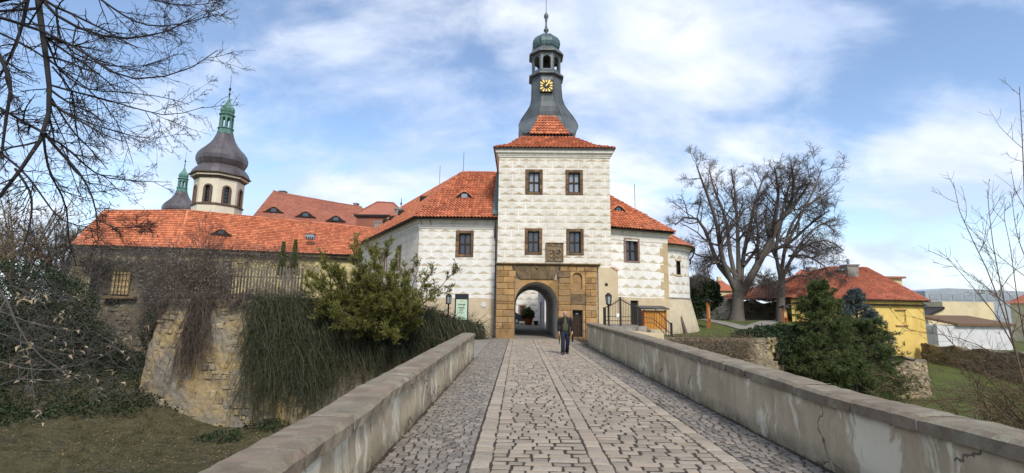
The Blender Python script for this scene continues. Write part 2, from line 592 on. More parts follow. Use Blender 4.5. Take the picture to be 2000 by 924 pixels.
M['church'] = mk('church_plaster', srgb(222, 210, 188), srgb(210, 197, 172), 0.5, c3=srgb(172, 156, 130), s3=0.4, t3=(0.55, 0.75), k3=0.5, bump=0.1)
M['church_stone'] = mk('church_stone', srgb(112, 92, 74), srgb(92, 74, 60), 2, bump=0.2)
M['iron'] = mk('black_iron', (0.018, 0.018, 0.02), (0.03, 0.028, 0.028), 9, rough=0.5, bump=0.1, metal=0.3)
M['gutter'] = mk('gutter_metal', srgb(62, 54, 52), srgb(48, 44, 44), 4, rough=0.5, metal=0.4, bump=0.05)
M['gold'] = mk('gilded', srgb(222, 192, 116), srgb(206, 174, 96), 6, rough=0.35, metal=0.35, bump=0.02)
M['clock_black'] = mk('clock_black', (0.012, 0.011, 0.010), (0.02, 0.018, 0.016), 6, rough=0.5, bump=0.02)
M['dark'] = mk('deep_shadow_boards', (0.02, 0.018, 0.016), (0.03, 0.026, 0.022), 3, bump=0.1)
M['whitewash'] = mk('whitewash', srgb(212, 210, 208), srgb(198, 196, 194), 0.9, c3=srgb(166, 162, 158), s3=0.7, t3=(0.55, 0.7), k3=0.6, bump=0.15)
M['yellow'] = mk('yellow_plaster', srgb(222, 192, 112), srgb(210, 176, 94), 0.7, c3=srgb(190, 150, 80), s3=0.5, t3=(0.52, 0.68), k3=0.7, bump=0.12, bscale=16)
M['cream'] = mk('cream_plaster', srgb(218, 200, 160), srgb(206, 186, 146), 0.6, c3=srgb(170, 158, 136), s3=0.4, t3=(0.52, 0.7), k3=0.5, bump=0.1)
M['stained'] = mk('stained_yellow_plaster', srgb(206, 188, 130), srgb(176, 160, 120), 0.9, c3=srgb(112, 104, 90), s3=0.7, t3=(0.46, 0.62), k3=0.9, bump=0.2)
M['chimney'] = mk('chimney_render', srgb(150, 144, 134), srgb(128, 122, 114), 2.5, c3=srgb(92, 88, 82), s3=1.6, t3=(0.5, 0.7), bump=0.2)
M['steel'] = mk('pale_steel', srgb(162, 168, 172), srgb(144, 150, 156), 0.6, rough=0.4, bump=0.02)
M['wood_orange'] = mk('orange_stained_wood', srgb(170, 98, 46), srgb(146, 78, 36), 6, rand=0.12, bump=0.2, stretch=(6, 6, 1))
M['wood_light'] = mk('varnished_pine', srgb(206, 146, 66), srgb(182, 120, 50), 5, rand=0.14, bump=0.15, stretch=(6, 6, 1))
M['wood_grey'] = mk('weathered_wood', srgb(114, 103, 90), srgb(84, 76, 67), 4, rand=0.3, bump=0.35, stretch=(8, 8, 0.8))
M['paper'] = mk('white_paper', srgb(228, 228, 226), srgb(220, 220, 218), 3, bump=0.02)
M['sign_black'] = mk('anthracite_panel', srgb(46, 46, 52), srgb(40, 40, 46), 2, rough=0.45, bump=0.02)
M['sign_mint'] = mk('mint_poster', srgb(190, 210, 184), srgb(184, 206, 178), 2, rough=0.5, bump=0.02)
M['print'] = mk('printed_ink', (0.03, 0.035, 0.035), (0.035, 0.04, 0.04), 3, rough=0.6, bump=0)
M['print_gold'] = mk('printed_ochre', srgb(178, 138, 60), srgb(168, 128, 52), 3, rough=0.6, bump=0)
M['lampglass'] = glassy('lantern_glass', (0.42, 0.45, 0.46), 0.2)
M['rubble_grey'] = mk('grey_rubble_face', srgb(132, 120, 98), srgb(104, 94, 78), 0.9, c3=srgb(150, 136, 104), s3=0.6, t3=(0.5, 0.62), k3=0.7, bump=1.0, bscale=5, bdist=0.08, fine=0.35)
M['rubble_g'] = mk('grey_rubble_stone', srgb(128, 118, 100), srgb(100, 92, 78), 2.4, rand=0.28, tint=srgb(140, 136, 126), bump=0.8, bscale=16, bdist=0.03)
M['board_pale'] = mk('pale_boards', srgb(206, 178, 128), srgb(184, 156, 110), 4, rand=0.12, bump=0.2, stretch=(6, 6, 1))
M['cornice_grey'] = mk('grey_step_stone', srgb(164, 154, 136), srgb(138, 130, 116), 3, c3=srgb(108, 102, 90), s3=1.4, t3=(0.5, 0.7), bump=0.4, rand=.1)
M['grey_wall'] = mk('grey_weathered_wall', srgb(194, 186, 170), srgb(170, 162, 147), 0.9, c3=srgb(138, 131, 119), s3=0.6, t3=(0.48, 0.66), k3=0.8, bump=0.8, bscale=8, bdist=0.04)
M['brown_wall'] = mk('brown_weathered_wall', srgb(138, 122, 98), srgb(110, 98, 80), 0.9, c3=srgb(86, 78, 66), s3=0.6, t3=(0.48, 0.66), k3=0.8, bump=0.8, bscale=8, bdist=0.04)
M['rubble_light'] = mk('light_rubble_face', srgb(150, 134, 108), srgb(118, 106, 86), 1.2, c3=srgb(92, 84, 70), s3=0.8, t3=(0.5, 0.66), k3=0.8, bump=1.0, bscale=6, bdist=0.06)
M['rubble_l'] = mk('light_rubble_stone', srgb(188, 168, 134), srgb(160, 140, 112), 2.4, rand=0.22, tint=srgb(150, 130, 110), bump=0.8, bscale=16, bdist=0.03)
M['car_paint'] = mk('dark_car_paint', (0.02, 0.022, 0.028), (0.018, 0.02, 0.026), 2, rough=0.25, bump=0, spec=0.6)

# ================================================================== THE SETTING
T = 30.5                                     # distance of the gate front
BL, BR = -1.60, 3.58                         # inner feet of the two bridge parapets
R = np.random.default_rng(11)


def vnoise(x, y, s, seed=0):
    """cheap smooth noise from summed sines"""
    a = np.zeros_like(x, dtype=float)
    g = np.random.default_rng(seed)
    for k in range(7):
        th, ph = g.uniform(0, 2 * pi), g.uniform(0, 2 * pi)
        fr = s * (1.0 + 0.55 * k)
        a += np.sin((x * cos(th) + y * sin(th)) * fr + ph) / (1 + 0.5 * k)
    return a / 3.0


def inpoly(x, y, poly):
    c = np.zeros(x.shape, dtype=bool)
    j = len(poly) - 1
    for i in range(len(poly)):
        xi, yi = poly[i]
        xj, yj = poly[j]
        if yi != yj:
            c ^= ((yi > y) != (yj > y)) & (x < (xj - xi) * (y - yi) / (yj - yi) + xi)
        j = i
    return c


TW = [(-3.0, 29.7), (-8.0, 27.2), (-12.5, 25.2), (-17.6, 24.2), (-18.8, 30.6), (-27.0, 31.4), (-60.0, 32.0)]   # foot line of the terrace wall
terrace_poly = [(-2.4, 31.0), (-3.0, 30.4), (-8.0, 27.9), (-12.5, 25.9), (-16.9, 25.0), (-18.1, 31.3), (-27.0, 32.2), (-60, 32.8), (-60, 120), (-7, 120), (-7, 31)]
court_poly = [(-7.5, 31), (3.0, 29.9), (5.2, 28.8), (12.3, 27.0), (13.2, 27.4), (17.6, 32.4), (23.0, 38.0), (27, 43), (27, 52), (29, 64), (33, 160), (-60, 160), (-60, 110), (-7.5, 110)]
BAST = (22.6, 33.0, 3.1)


def ss(a, b, x):
    t = np.clip((x - a) / (b - a), 0, 1)
    return t * t * (3 - 2 * t)


def terrain(x, y):
    x, y = np.asarray(x, float), np.asarray(y, float)
    left = -4.0 + 1.2 * ss(-13, -20, x) + 3.2 * ss(-19, -34, x) + 0.9 * ss(20, 25, y) * ss(-13, -18, x) + 0.10 * vnoise(x, y, 0.8, 1)
    left = left + 4.2 * ss(9, -6, y) * ss(-6, -20, x)
    right = -3.1 + 0.9 * ss(30, 48, y) + 1.0 * ss(22, 12, y) * ss(16, 30, x) + 0.09 * vnoise(x, y, 0.7, 2)
    right = right + 1.5 * ss(19, 25.5, y) * ss(15.5, 12.5, x)
    h = np.where(x < 1.0, left, right)
    d = np.hypot(x - BAST[0], y - BAST[1])
    h = np.where((x > 1) & (d < BAST[2]), np.maximum(h, -1.15 + 0.05 * vnoise(x, y, 2, 5)), h)
    far = np.maximum(0, np.hypot(x, y) - 130)
    tz = 1.9 - 1.6 * ss(-8.5, -3.5, x) + 0.05 * vnoise(x, y, 1.1, 3)
    h = np.where(inpoly(x, y, terrace_poly), tz, h)
    cz = -0.05 + 0.30 * ss(4, 9, x) + 0.85 * ss(31, 44, y) * ss(9, 14, x) + 0.012 * np.clip(y - 31, 0, 60) * (x < 6) + 0.04 * vnoise(x, y, 0.9, 4) * (x > 6)
    h = np.where(inpoly(x, y, court_poly), cz, h)
    h = np.where((y > 60) & (h < -1.5), -2.6, h)
    h = h - 0.02 * far
    return h


def build_ground():
    def axis(lo, hi, step):
        a = list(np.arange(lo, hi + 1e-6, step))
        s, e = [], []
        d, p = step, lo
        while p > -2500:
            d *= 1.35
            p -= d
            s.append(p)
        d, p = step, hi
        while p < 2500:
            d *= 1.35
            p += d
            e.append(p)
        return np.array(s[::-1] + a + e)
    xs, ys = axis(-44, 50, 0.45), axis(-6, 64, 0.45)
    X, Yg = np.meshgrid(xs, ys)
    Z = terrain(X, Yg)
    under = (X > BL - 0.5) & (X < BR + 0.6) & (Yg < 31.0)
    Z = np.where(under, np.minimum(Z, -0.9), Z)
    V = np.stack([X.ravel(), Yg.ravel(), Z.ravel()], 1)
    nx, ny = len(xs), len(ys)
    i = np.arange(nx * ny).reshape(ny, nx)
    Fq = np.stack([i[:-1, :-1].ravel(), i[:-1, 1:].ravel(), i[1:, 1:].ravel(), i[1:, :-1].ravel()], 1)
    n = NT('grass_ground')
    oc = n.coord('Object')
    g1 = n.mix(n.ramp(n.noise(oc, 0.9, 7.0, 0.65), 0.35, 0.65), (0.065, 0.095, 0.022), (0.105, 0.125, 0.032))
    g1 = n.mix(n.math('MULTIPLY', n.ramp(n.noise(n.mapped(oc, loc=(3, 9, 1)), 9.0, 5.0, 0.7), 0.42, 0.62), 0.5), g1, (0.12, 0.105, 0.05))
    sp = n.N.new('ShaderNodeSeparateXYZ')
    n.L.new(oc, sp.inputs[0])
    dry = n.mix(n.ramp(n.noise(oc, 3.0, 6.0, 0.7), 0.35, 0.65), (0.048, 0.040, 0.024), (0.115, 0.095, 0.056))
    wl = n.math('MULTIPLY_ADD', n.noise(n.mapped(oc, loc=(2, 2, 2)), 0.45, 5.0, 0.6), 9.0, -4.5)
    m = n.math('LESS_THAN', n.math('ADD', sp.outputs[0], wl), 0.0)          # the shaded moat on the one side is thin, dry grass
    patch = n.ramp(n.noise(n.mapped(oc, loc=(8, 2, 6)), 0.6, 6.0, 0.65), 0.50, 0.60)
    col = n.mix(n.math('MAXIMUM', n.math('MULTIPLY', m, 0.8), n.math('MULTIPLY', patch, 0.55)), g1, dry)
    n.bump(n.noise(oc, 18.0, 7.0, 0.75), 0.8, 0.05)
    mat = n.done(col, 0.95, spec=0.1)
    o = link('ground', np_mesh('ground', V, Fq, smooth=True), mat, kind='structure', label='grass and earth ground of the moat and castle gardens', cat='ground')
    return o


build_ground()

# ------------------------------------------------------------------ bridge: a solid deck with setts, coarse stones in the middle and small setts at the sides
M['joint'] = mk('joint_sand', srgb(70, 60, 50), srgb(48, 42, 36), 6, c3=srgb(70, 76, 48), s3=1.5, t3=(0.58, 0.7), k3=0.5, bump=0.5, bscale=60)
M['sett_big'] = mk('sett_granite', srgb(166, 153, 136), srgb(142, 130, 115), 7, c3=srgb(106, 100, 92), s3=3.0, t3=(0.52, 0.72), k3=0.6, rand=0.20, tint=srgb(150, 134, 116), bump=0.5, bscale=45, bdist=0.008, rough=0.7, fine=0.3)
M['sett_kerb'] = mk('sett_border', srgb(170, 158, 141), srgb(147, 135, 119), 6, c3=srgb(108, 98, 86), s3=3.0, t3=(0.52, 0.72), k3=0.6, rand=0.18, tint=srgb(158, 140, 120), bump=0.5, bscale=45, bdist=0.008, rough=0.7, fine=0.3)
M['sett_small'] = mk('sett_basalt', srgb(140, 133, 124), srgb(118, 112, 104), 8, c3=srgb(84, 78, 72), s3=2.0, t3=(0.5, 0.7), k3=0.6, rand=0.30, tint=srgb(132, 120, 108), bump=0.5, bscale=50, bdist=0.006, rough=0.7, fine=0.3)
M['render_wall'] = None


def parapet_plaster(name, side):
    n = NT(name)
    oc = n.coord('Object')
    flow = n.mapped(oc, (1, 1, 0.28))
    base = n.mix(n.ramp(n.noise(oc, 1.1, 7.0, 0.66), 0.34, 0.68), srgb(198, 181, 152), srgb(172, 155, 128))
    base = n.mix(n.math('MULTIPLY', n.ramp(n.noise(n.mapped(flow, loc=(3, 1, 4)), 5.0, 6.0, 0.7), 0.40, 0.75), 0.55), base, srgb(128, 116, 98))
    white = n.ramp(n.noise(n.mapped(flow, loc=(9, 4, 2)), 1.6, 8.0, 0.66, 0.6), 0.535, 0.575)
    base = n.mix(n.math('MULTIPLY', white, 0.80), base, srgb(222, 212, 188))
    sp = n.N.new('ShaderNodeSeparateXYZ')
    n.L.new(oc, sp.inputs[0])
    low = n.math('SUBTRACT', 1.0, n.math('DIVIDE', sp.outputs[2], 0.22), clamp=True)
    dirt = n.math('MULTIPLY', low, n.ramp(n.noise(oc, 4.0, 6.0, 0.7), 0.30, 0.60))
    base = n.mix(n.math('MULTIPLY', dirt, 0.8), base, srgb(82, 74, 56))
    vor = n.N.new('ShaderNodeTexVoronoi')
    vor.feature = 'DISTANCE_TO_EDGE'
    vor.inputs['Scale'].default_value = 0.9
    wob = n.N.new('ShaderNodeTexNoise')
    wob.inputs['Scale'].default_value = 3.0
    wob.inputs['Detail'].default_value = 5.0
    n.L.new(oc, wob.inputs['Vector'])
    mv = n.mix(0.30, oc, wob.outputs['Color'])
    n.L.new(mv, vor.inputs['Vector'])
    crack = n.math('MULTIPLY', n.math('LESS_THAN', vor.outputs['Distance'], 0.005), n.math('GREATER_THAN', n.noise(n.mapped(oc, loc=(1, 8, 3)), 0.8, 3.0), 0.48))
    base = n.mix(n.math('MULTIPLY', crack, 0.75), base, srgb(70, 64, 56))
    h = n.math('ADD', n.math('MULTIPLY', n.noise(oc, 9.0, 8.0, 0.7), 1.0), n.math('MULTIPLY', white, -0.6))
    h = n.math('ADD', h, n.math('MULTIPLY', crack, -1.5))
    n.bump(h, 0.6, 0.02)
    return n.done(base, 0.92, spec=0.15)


M['render_wall'] = parapet_plaster('parapet_plaster', 0)
M['coping'] = mk('coping_sandstone', srgb(148, 136, 116), srgb(118, 106, 88), 3.0, c3=srgb(138, 136, 116), s3=1.6, t3=(0.5, 0.66), k3=0.7, rand=0.14, tint=srgb(122, 104, 88), bump=0.8, bscale=22, bdist=0.02, fine=0.3)
M['mortar_white'] = mk('white_mortar', srgb(170, 168, 164), srgb(150, 148, 144), 9, bump=0.5, bscale=60)
M['rubble'] = mk('rubble_stone', srgb(170, 150, 112), srgb(134, 120, 96), 2.4, c3=srgb(104, 92, 74), s3=1.5, t3=(0.5, 0.68), k3=0.8, rand=0.28, tint=srgb(126, 122, 112), bump=0.8, bscale=16, bdist=0.03)
M['rubble_mortar'] = mk('lime_rubble_face', srgb(178, 152, 104), srgb(146, 128, 98), 1.6, c3=srgb(128, 122, 110), s3=0.45, t3=(0.44, 0.56), k3=0.9, bump=1.0, bscale=5, bdist=0.08, fine=0.35)


def stone_proto(name, seed, mat, bev=0.075):
    """unit paving stone (1 x 1 x 1, top at z = 0) with a worn, slightly domed top"""
    g = random.Random(seed)
    m = MB()
    j = lambda s: g.uniform(-s, s)
    c = [(-.5 + j(.05), -.5 + j(.05)), (.5 + j(.05), -.5 + j(.05)), (.5 + j(.05), .5 + j(.05)), (-.5 + j(.05), .5 + j(.05))]
    lo = [(x, y, -1.0) for x, y in c]
    mid = [(x, y, -0.30 + j(.06)) for x, y in c]
    top = [(x * (1 - 1.1 * bev), y * (1 - 2.2 * bev), 0.0 + j(.12)) for x, y in c]
    vs = lo + mid + top + [(0, 0, 0.05)]
    fs = []
    for k in range(4):
        q = (k + 1) % 4
        fs += [(k, q, 4 + q, 4 + k), (4 + k, 4 + q, 8 + q, 8 + k), (8 + k, 8 + q, 12)]
    m.add(vs, fs, 0.0)
    me = m.mesh(name, False)
    me.materials.append(mat)
    return me


def lay(parent, name, stones, mat, seed, keep, z0=0.0, th=0.05):
    """stones: (x, y, w, l, rot, dz). The nearest `keep` are parts of their own, the rest one part."""
    protos = [stone_proto(name, seed * 31 + k, mat) for k in range(8)]
    stones = sorted(stones, key=lambda s: (s[1] < 5.0, s[1]))
    g = random.Random(seed)
    for s in stones[:keep]:
        o = bpy.data.objects.new(name, protos[g.randrange(8)])
        COL.objects.link(o)
        o.parent = parent
        o.location = Vector((s[0], s[1], z0 + s[5])) - parent.location
        o.rotation_euler = (g.uniform(-.02, .02), g.uniform(-.02, .02), s[4])
        o.scale = (s[2], s[3], th)
    V, Fq, Rr = [], [], []
    pv = []
    for me in protos:
        a = np.array([v.co[:] for v in me.vertices])
        pv.append(a)
    quads = [tuple(p.vertices) for p in protos[0].polygons]
    tri = []
    for q in quads:
        tri.append(q[:3])
        if len(q) == 4:
            tri.append((q[0], q[2], q[3]))
    tri = np.array(tri)
    b = 0
    for s in stones[keep:]:
        a = pv[g.randrange(8)] * np.array([s[2], s[3], th])
        cs, sn = cos(s[4]), sin(s[4])
        x = a[:, 0] * cs - a[:, 1] * sn + s[0]
        y = a[:, 0] * sn + a[:, 1] * cs + s[1]
        V.append(np.stack([x, y, a[:, 2] + z0 + s[5]], 1))
        Fq.append(tri + b)
        Rr.append(np.full(len(tri), g.random()))
        b += len(a)
    if V:
        link(name, np_mesh(name, np.concatenate(V), np.concatenate(Fq), np.concatenate(Rr), False), mat, parent, kind='stuff')


def build_road():
    g = random.Random(3)
    m = MB()
    m.box((BL - 0.42, -4.0, -4.6), (BR + 0.5, 30.2, -0.009))
    deck = m.build('bridge_deck', M['joint'], kind='structure', label='stone bridge deck with sand joints under the setts', cat='bridge')
    road = m2 = thing('cobbled_road', (0.9, 15, -0.04), 'coarse granite cobbled carriageway down the middle of the bridge', 'road')
    road['kind'] = 'structure'
    st = []
    for (x0, x1) in ((-0.288, 0.888), (1.102, 2.438)):
        y = 2.6
        while y < 30.0:
            d = g.uniform(0.135, 0.185)
            x = x0
            while x < x1 - 0.05:
                w = g.choice((0.15, 0.18, 0.22, 0.25, 0.29, 0.33)) * g.uniform(0.9, 1.1)
                if x + w > x1 - 0.09:
                    w = x1 - x
                st.append((x + w / 2, y + d / 2 + 0.03 * sin(x * 3.1 + y * 0.7) + g.uniform(-.008, .008), w - g.uniform(0.014, 0.028), d - g.uniform(0.026, 0.044), g.uniform(-.05, .05), g.uniform(-.002, .009)))
                x += w
            y += d
    lay(road, 'cobble', st, M['sett_big'], 5, 300)
    st = []
    for (x0, x1) in ((-0.52, -0.29), (0.89, 1.10), (2.44, 2.66)):
        y = 2.6
        while y < 30.0:
            d = g.uniform(0.17, 0.30)
            st.append(((x0 + x1) / 2 + g.uniform(-.008, .008), y + d / 2, (x1 - x0) - g.uniform(.004, .02), d - 0.02, g.uniform(-.03, .03), g.uniform(.0, .009)))
            y += d
    lay(road, 'border_stone', st, M['sett_kerb'], 8, 300)
    for (x0, x1, lab, sd) in ((BL + 0.05, -0.54, 'grey small-sett strip along the parapet beside the ivy-hung moat', 21), (2.68, BR - 0.08, 'grey small-sett strip along the parapet beside the iron gate', 22)):
        p = thing('sett_pavement', ((x0 + x1) / 2, 15, -0.04), lab, 'pavement')
        p['kind'] = 'structure'
        st = []
        y = 2.6
        while y < 30.0:
            d = g.uniform(0.085, 0.12)
            x = x0 + g.uniform(-0.03, 0.02)
            while x < x1 - 0.03:
                w = g.uniform(0.085, 0.15)
                if x + w > x1 - 0.05:
                    w = x1 - x
                bow = 0.10 * sin((x - x0) * 5.2 + y * 0.9)
                st.append((x + w / 2, y + d / 2 + bow, w - 0.016, d - 0.013, g.uniform(-.16, .16), g.uniform(.002, .010)))
                x += w
            y += d
        lay(p, 'sett', st, M['sett_small'], sd, 300, z0=-0.005)
    # castle forecourt and courtyard floor behind the gate
    m = MB()
    xs = [-4.2, -1.2, 5.6]
    pts = [(-2.7, 29.8, -0.02), (5.4, 29.8, -0.02), (5.4, 31.4, -0.01), (-3.2, 31.4, -0.01)]
    m.box((-3.5, 18.0, -4.6), (BL - 0.425, 31.6, -0.012))
    m.quad((BL - 0.422, 30.0, -0.004), (5.2, 30.0, -0.004), (5.2, 31.6, -0.004), (BL - 0.422, 31.6, -0.004))
    m.quad((BL - 0.422, 18.0, -0.004), (BL + .06, 18.0, -0.004), (BL + .06, 30.0, -0.004), (BL - 0.422, 30.0, -0.004))
    m.quad((-6.8, 31.601, -0.012), (9, 31.601, -0.012), (9, 64, 0.42), (-14, 64, 0.42))
    m.build('courtyard_paving', M['court'], kind='structure', label='grey gravelled courtyard floor seen through the gate arch', cat='paving')


M['court'] = mk('courtyard_gravel', srgb(158, 150, 138), srgb(132, 125, 114), 4.0, c3=srgb(110, 104, 96), s3=0.8, t3=(0.5, 0.7), k3=0.5, bump=0.7, bscale=28, fine=0.4)
build_road()


def build_parapet(name, xin, sgn, hts, y0, y1, label):
    """low plastered wall; sgn = +1: the road lies on its +x side. hts = [(y, height)]"""
    g = random.Random(int(y1 * 100) + sgn)

    def H(y):
        for (a, b), (c, d) in zip(hts[:-1], hts[1:]):
            if y <= c:
                return b + (d - b) * max(0, (y - a)) / (c - a)
        return hts[-1][1]
    th = 0.40
    x0, x1 = (xin - th, xin) if sgn > 0 else (xin, xin + th)
    root = thing(name, ((x0 + x1) / 2, (y0 + y1) / 2, -0.05), label, 'wall')
    root['kind'] = 'structure'
    m = MB()
    ys = list(np.arange(y0, y1, 0.35)) + [y1]
    nz = 6
    rows = []
    cp = 0.135
    for y in ys:
        ring = []
        for k in range(nz + 1):
            z = -0.05 + (H(y) - cp + 0.05) * k / nz
            w = 0.018 * sin(y * 3.7 + k * 1.3) * sin(y * 1.1 + 2 * k) + 0.012 * g.uniform(-1, 1)
            ring.append((xin + sgn * w * (0.3 if k == nz else 1), y, z))
        ring += [(x0 if sgn > 0 else x1, y, H(y) - cp), (x0 if sgn > 0 else x1, y, -4.6)]
        rows.append(ring)
    m.loft(rows, True, True, closed=False)
    m.add([rows[-1][0], rows[-1][-1], rows[-1][-2], rows[-1][-3]], [(0, 1, 2, 3)])
    bmx = m.build('plaster_face', M['render_wall'], root, True)
    y = y0
    k = 0
    while y < y1 - 0.15:
        L = g.choice((0.75, 0.95, 1.15, 1.35, 1.55)) * g.uniform(0.9, 1.1)
        if y + L > y1 - 0.5:
            L = y1 - y
        ya, yb = y + 0.006, y + L - 0.006
        xa, xb = x0 - 0.055, x1 + 0.055
        jj = lambda s=0.016: g.uniform(-s, s)
        ns = 9
        rings = []
        for i in range(ns + 1):
            t = i / ns
            yy = ya + (yb - ya) * t
            h = H(yy)
            e = 0.008 if i in (0, ns) else 0.0
            wear = 0.014 + abs(jj(0.03))
            rings.append([(xa + e + jj(), yy, h - cp + e), (xb - e + jj(), yy, h - cp + e), (xb - e + jj(.008), yy, h - 0.03 - e - wear * .4), (xb - 0.03 - wear, yy, h - e + jj(.006)),
                          ((xa + xb) / 2, yy, h + 0.008 - e + jj(.006)), (xa + 0.03 + wear, yy, h - e + jj(.006)), (xa + e + jj(.008), yy, h - 0.03 - e)])
        q = MB()
        q.loft(rings)
        q.build('coping_stone', M['coping'], root, False)
        # pale mortar smeared into the joint
        if y > y0 + 0.1 and k % 2 == (0 if sgn > 0 else 1):
            hh = H(y)
            q = MB()
            xs = xb if sgn > 0 else xa
            q.box((min(xs, xs + sgn * .003), y - 0.006, hh - cp + 0.02), (max(xs, xs + sgn * .003), y + 0.007, hh - 0.03))
            xc = xa + .08
            while xc < xb - .1:
                wv_ = g.uniform(.03, .07)
                yo = g.uniform(-.012, .012)
                if g.random() < .5:
                    q.add([(xc, y + yo - .005, hh + .0105), (xc + wv_ + .012, y + yo - .003, hh + .0105), (xc + wv_ + .012, y + yo + .005, hh + .0115), (xc, y + yo + .004, hh + .0115)], [(0, 1, 2, 3)])
                xc += wv_
            if k % 8 == 2:
                q.add([(xa + .18, y - .06, hh + .012), (xa + .20, y - .07, hh + .012), (xa + .27, y + .05, hh + .012), (xa + .25, y + .06, hh + .012)], [(0, 1, 2, 3)])
            q.build('mortar_joint', M['mortar_white'], root)
        y += L
        k += 1
    return root


build_parapet('bridge_parapet', BL, +1, [(-3, 0.70), (3.4, 0.71), (5.2, 0.72), (6.2, 0.765), (12, 0.84), (18, 0.90)], -3.0, 17.9, 'low plastered parapet with sandstone coping beside the ivy-hung moat')
build_parapet('bridge_parapet', BR, -1, [(-3, 0.89), (3.6, 0.886), (5.8, 0.85), (6.9, 0.88), (11, 0.97), (18, 1.08), (30, 1.19)], -3.0, 25.4, 'long plastered parapet with sandstone coping ending beside the iron gate')

# ================================================================== BUILDING KIT
def wall_sheet(m, fr, u0, u1, z0, z1, holes=(), out=0.0, reveal=0.28, uo=0.0):
    """wall face in a frame with rectangular holes (u0, z0, u1, z1); reveals go inwards"""
    us = sorted({u0, u1, *[min(max(h[0], u0), u1) for h in holes], *[min(max(h[2], u0), u1) for h in holes]})
    zs = sorted({z0, z1, *[min(max(h[1], z0), z1) for h in holes], *[min(max(h[3], z0), z1) for h in holes]})
    for a, b in zip(us[:-1], us[1:]):
        for c, d in zip(zs[:-1], zs[1:]):
            mu, mz = (a + b) / 2, (c + d) / 2
            if any(h[0] < mu < h[2] and h[1] < mz < h[3] for h in holes):
                continue
            m.quad(fr.P(a, c, out), fr.P(b, c, out), fr.P(b, d, out), fr.P(a, d, out), uv=[(a + uo, c), (b + uo, c), (b + uo, d), (a + uo, d)])
    for (a, c, b, d) in holes:
        P = fr.P
        for q in ((P(a, c, out), P(a, d, out), P(a, d, out - reveal), P(a, c, out - reveal)), (P(b, d, out), P(b, c, out), P(b, c, out - reveal), P(b, d, out - reveal)),
                  (P(a, d, out), P(b, d, out), P(b, d, out - reveal), P(a, d, out - reveal)), (P(b, c, out), P(a, c, out), P(a, c, out - reveal), P(b, c, out - reveal))):
            m.quad(*q, uv=[(0.02, 0.02)] * 4)


def add_window(parent, fr, outer, inner, stone='win_stone', glass='glass', bars=False, nblk=5, proud=0.05, mull=True):
    """stone surround built of blocks, dark casement frame with a cross, one pane per light"""
    ou0, oz0, ou1, oz1 = outer
    iu0, iz0, iu1, iz1 = inner
    fm = MB()
    w = 0.075
    for (a, b, c, d) in ((iu0, iu0 + w, iz0, iz1), (iu1 - w, iu1, iz0, iz1), (iu0 + w, iu1 - w, iz1 - w, iz1), (iu0 + w, iu1 - w, iz0, iz0 + w)):
        fm.obox(fr, a, b, c, d, -0.26, -0.16, 0.01)
    um, zm = (iu0 + iu1) / 2, iz0 + (iz1 - iz0) * 0.50
    if mull:
        fm.obox(fr, um - 0.05, um + 0.05, iz0 + w, iz1 - w, -0.255, -0.15, 0.01)
        fm.obox(fr, iu0 + w, um - 0.05, zm - 0.05, zm + 0.05, -0.25, -0.155, 0.01)
        fm.obox(fr, um + 0.05, iu1 - w, zm - 0.05, zm + 0.05, -0.25, -0.155, 0.01)
    win = fm.build('window', M['frame'], parent)
    lights = [(iu0 + w, um - 0.05, iz0 + w, zm - 0.05), (um + 0.05, iu1 - w, iz0 + w, zm - 0.05), (iu0 + w, um - 0.05, zm + 0.05, iz1 - w), (um + 0.05, iu1 - w, zm + 0.05, iz1 - w)] if mull else [(iu0 + w, iu1 - w, iz0 + w, iz1 - w)]
    for (a, b, c, d) in lights:
        p = MB()
        p.obox(fr, a, b, c, d, -0.225, -0.215)
        o = p.build('pane', M[glass], win)
    if stone:
        hz = (oz1 - oz0) / nblk
        g = random.Random(int(ou0 * 1000) + int(oz0 * 77))
        for (a, b) in ((ou0, iu0), (iu1, ou1)):
            for k in range(nblk):
                z0, z1 = oz0 + hz * k, oz0 + hz * (k + 1)
                s = MB()
                s.obox(fr, a, b, z0 + 0.006, z1 - 0.006, -0.2, proud + g.uniform(-.012, .012), 0.018)
                s.build('stone_block', M[stone], win)
        for (c, d) in ((oz0, iz0), (iz1, oz1)):
            n = 2
            for k in range(n):
                a, b = iu0 + (iu1 - iu0) * k / n, iu0 + (iu1 - iu0) * (k + 1) / n
                s = MB()
                s.obox(fr, a + 0.006, b - 0.006, c + 0.004, d - 0.004, -0.2, proud + g.uniform(-.012, .012), 0.018)
                s.build('stone_block', M[stone], win)
    return win


def cornice(m, pts, prof, closed=False):
    """sweep a moulding profile [(out, z)] along a plan polyline (out = to the right of travel); mitred"""
    n = len(pts)
    P = [Vector((p[0], p[1], 0)) for p in pts]
    rings = []
    for i in range(n):
        a = P[i] - P[i - 1] if (i > 0 or closed) else P[1] - P[0]
        b = P[(i + 1) % n] - P[i] if (i < n - 1 or closed) else P[n - 1] - P[n - 2]
        a, b = a.normalized(), b.normalized()
        na, nb = Vector((a.y, -a.x, 0)), Vector((b.y, -b.x, 0))
        mi = (na + nb)
        mi = mi / max(0.2, mi.dot(na)) if mi.length > 1e-6 else na
        rings.append([P[i] + mi * o + Vector((0, 0, z)) for (o, z) in prof])
    if closed:
        rings.append(rings[0])
    m.loft(rings, not closed, not closed, closed=True)


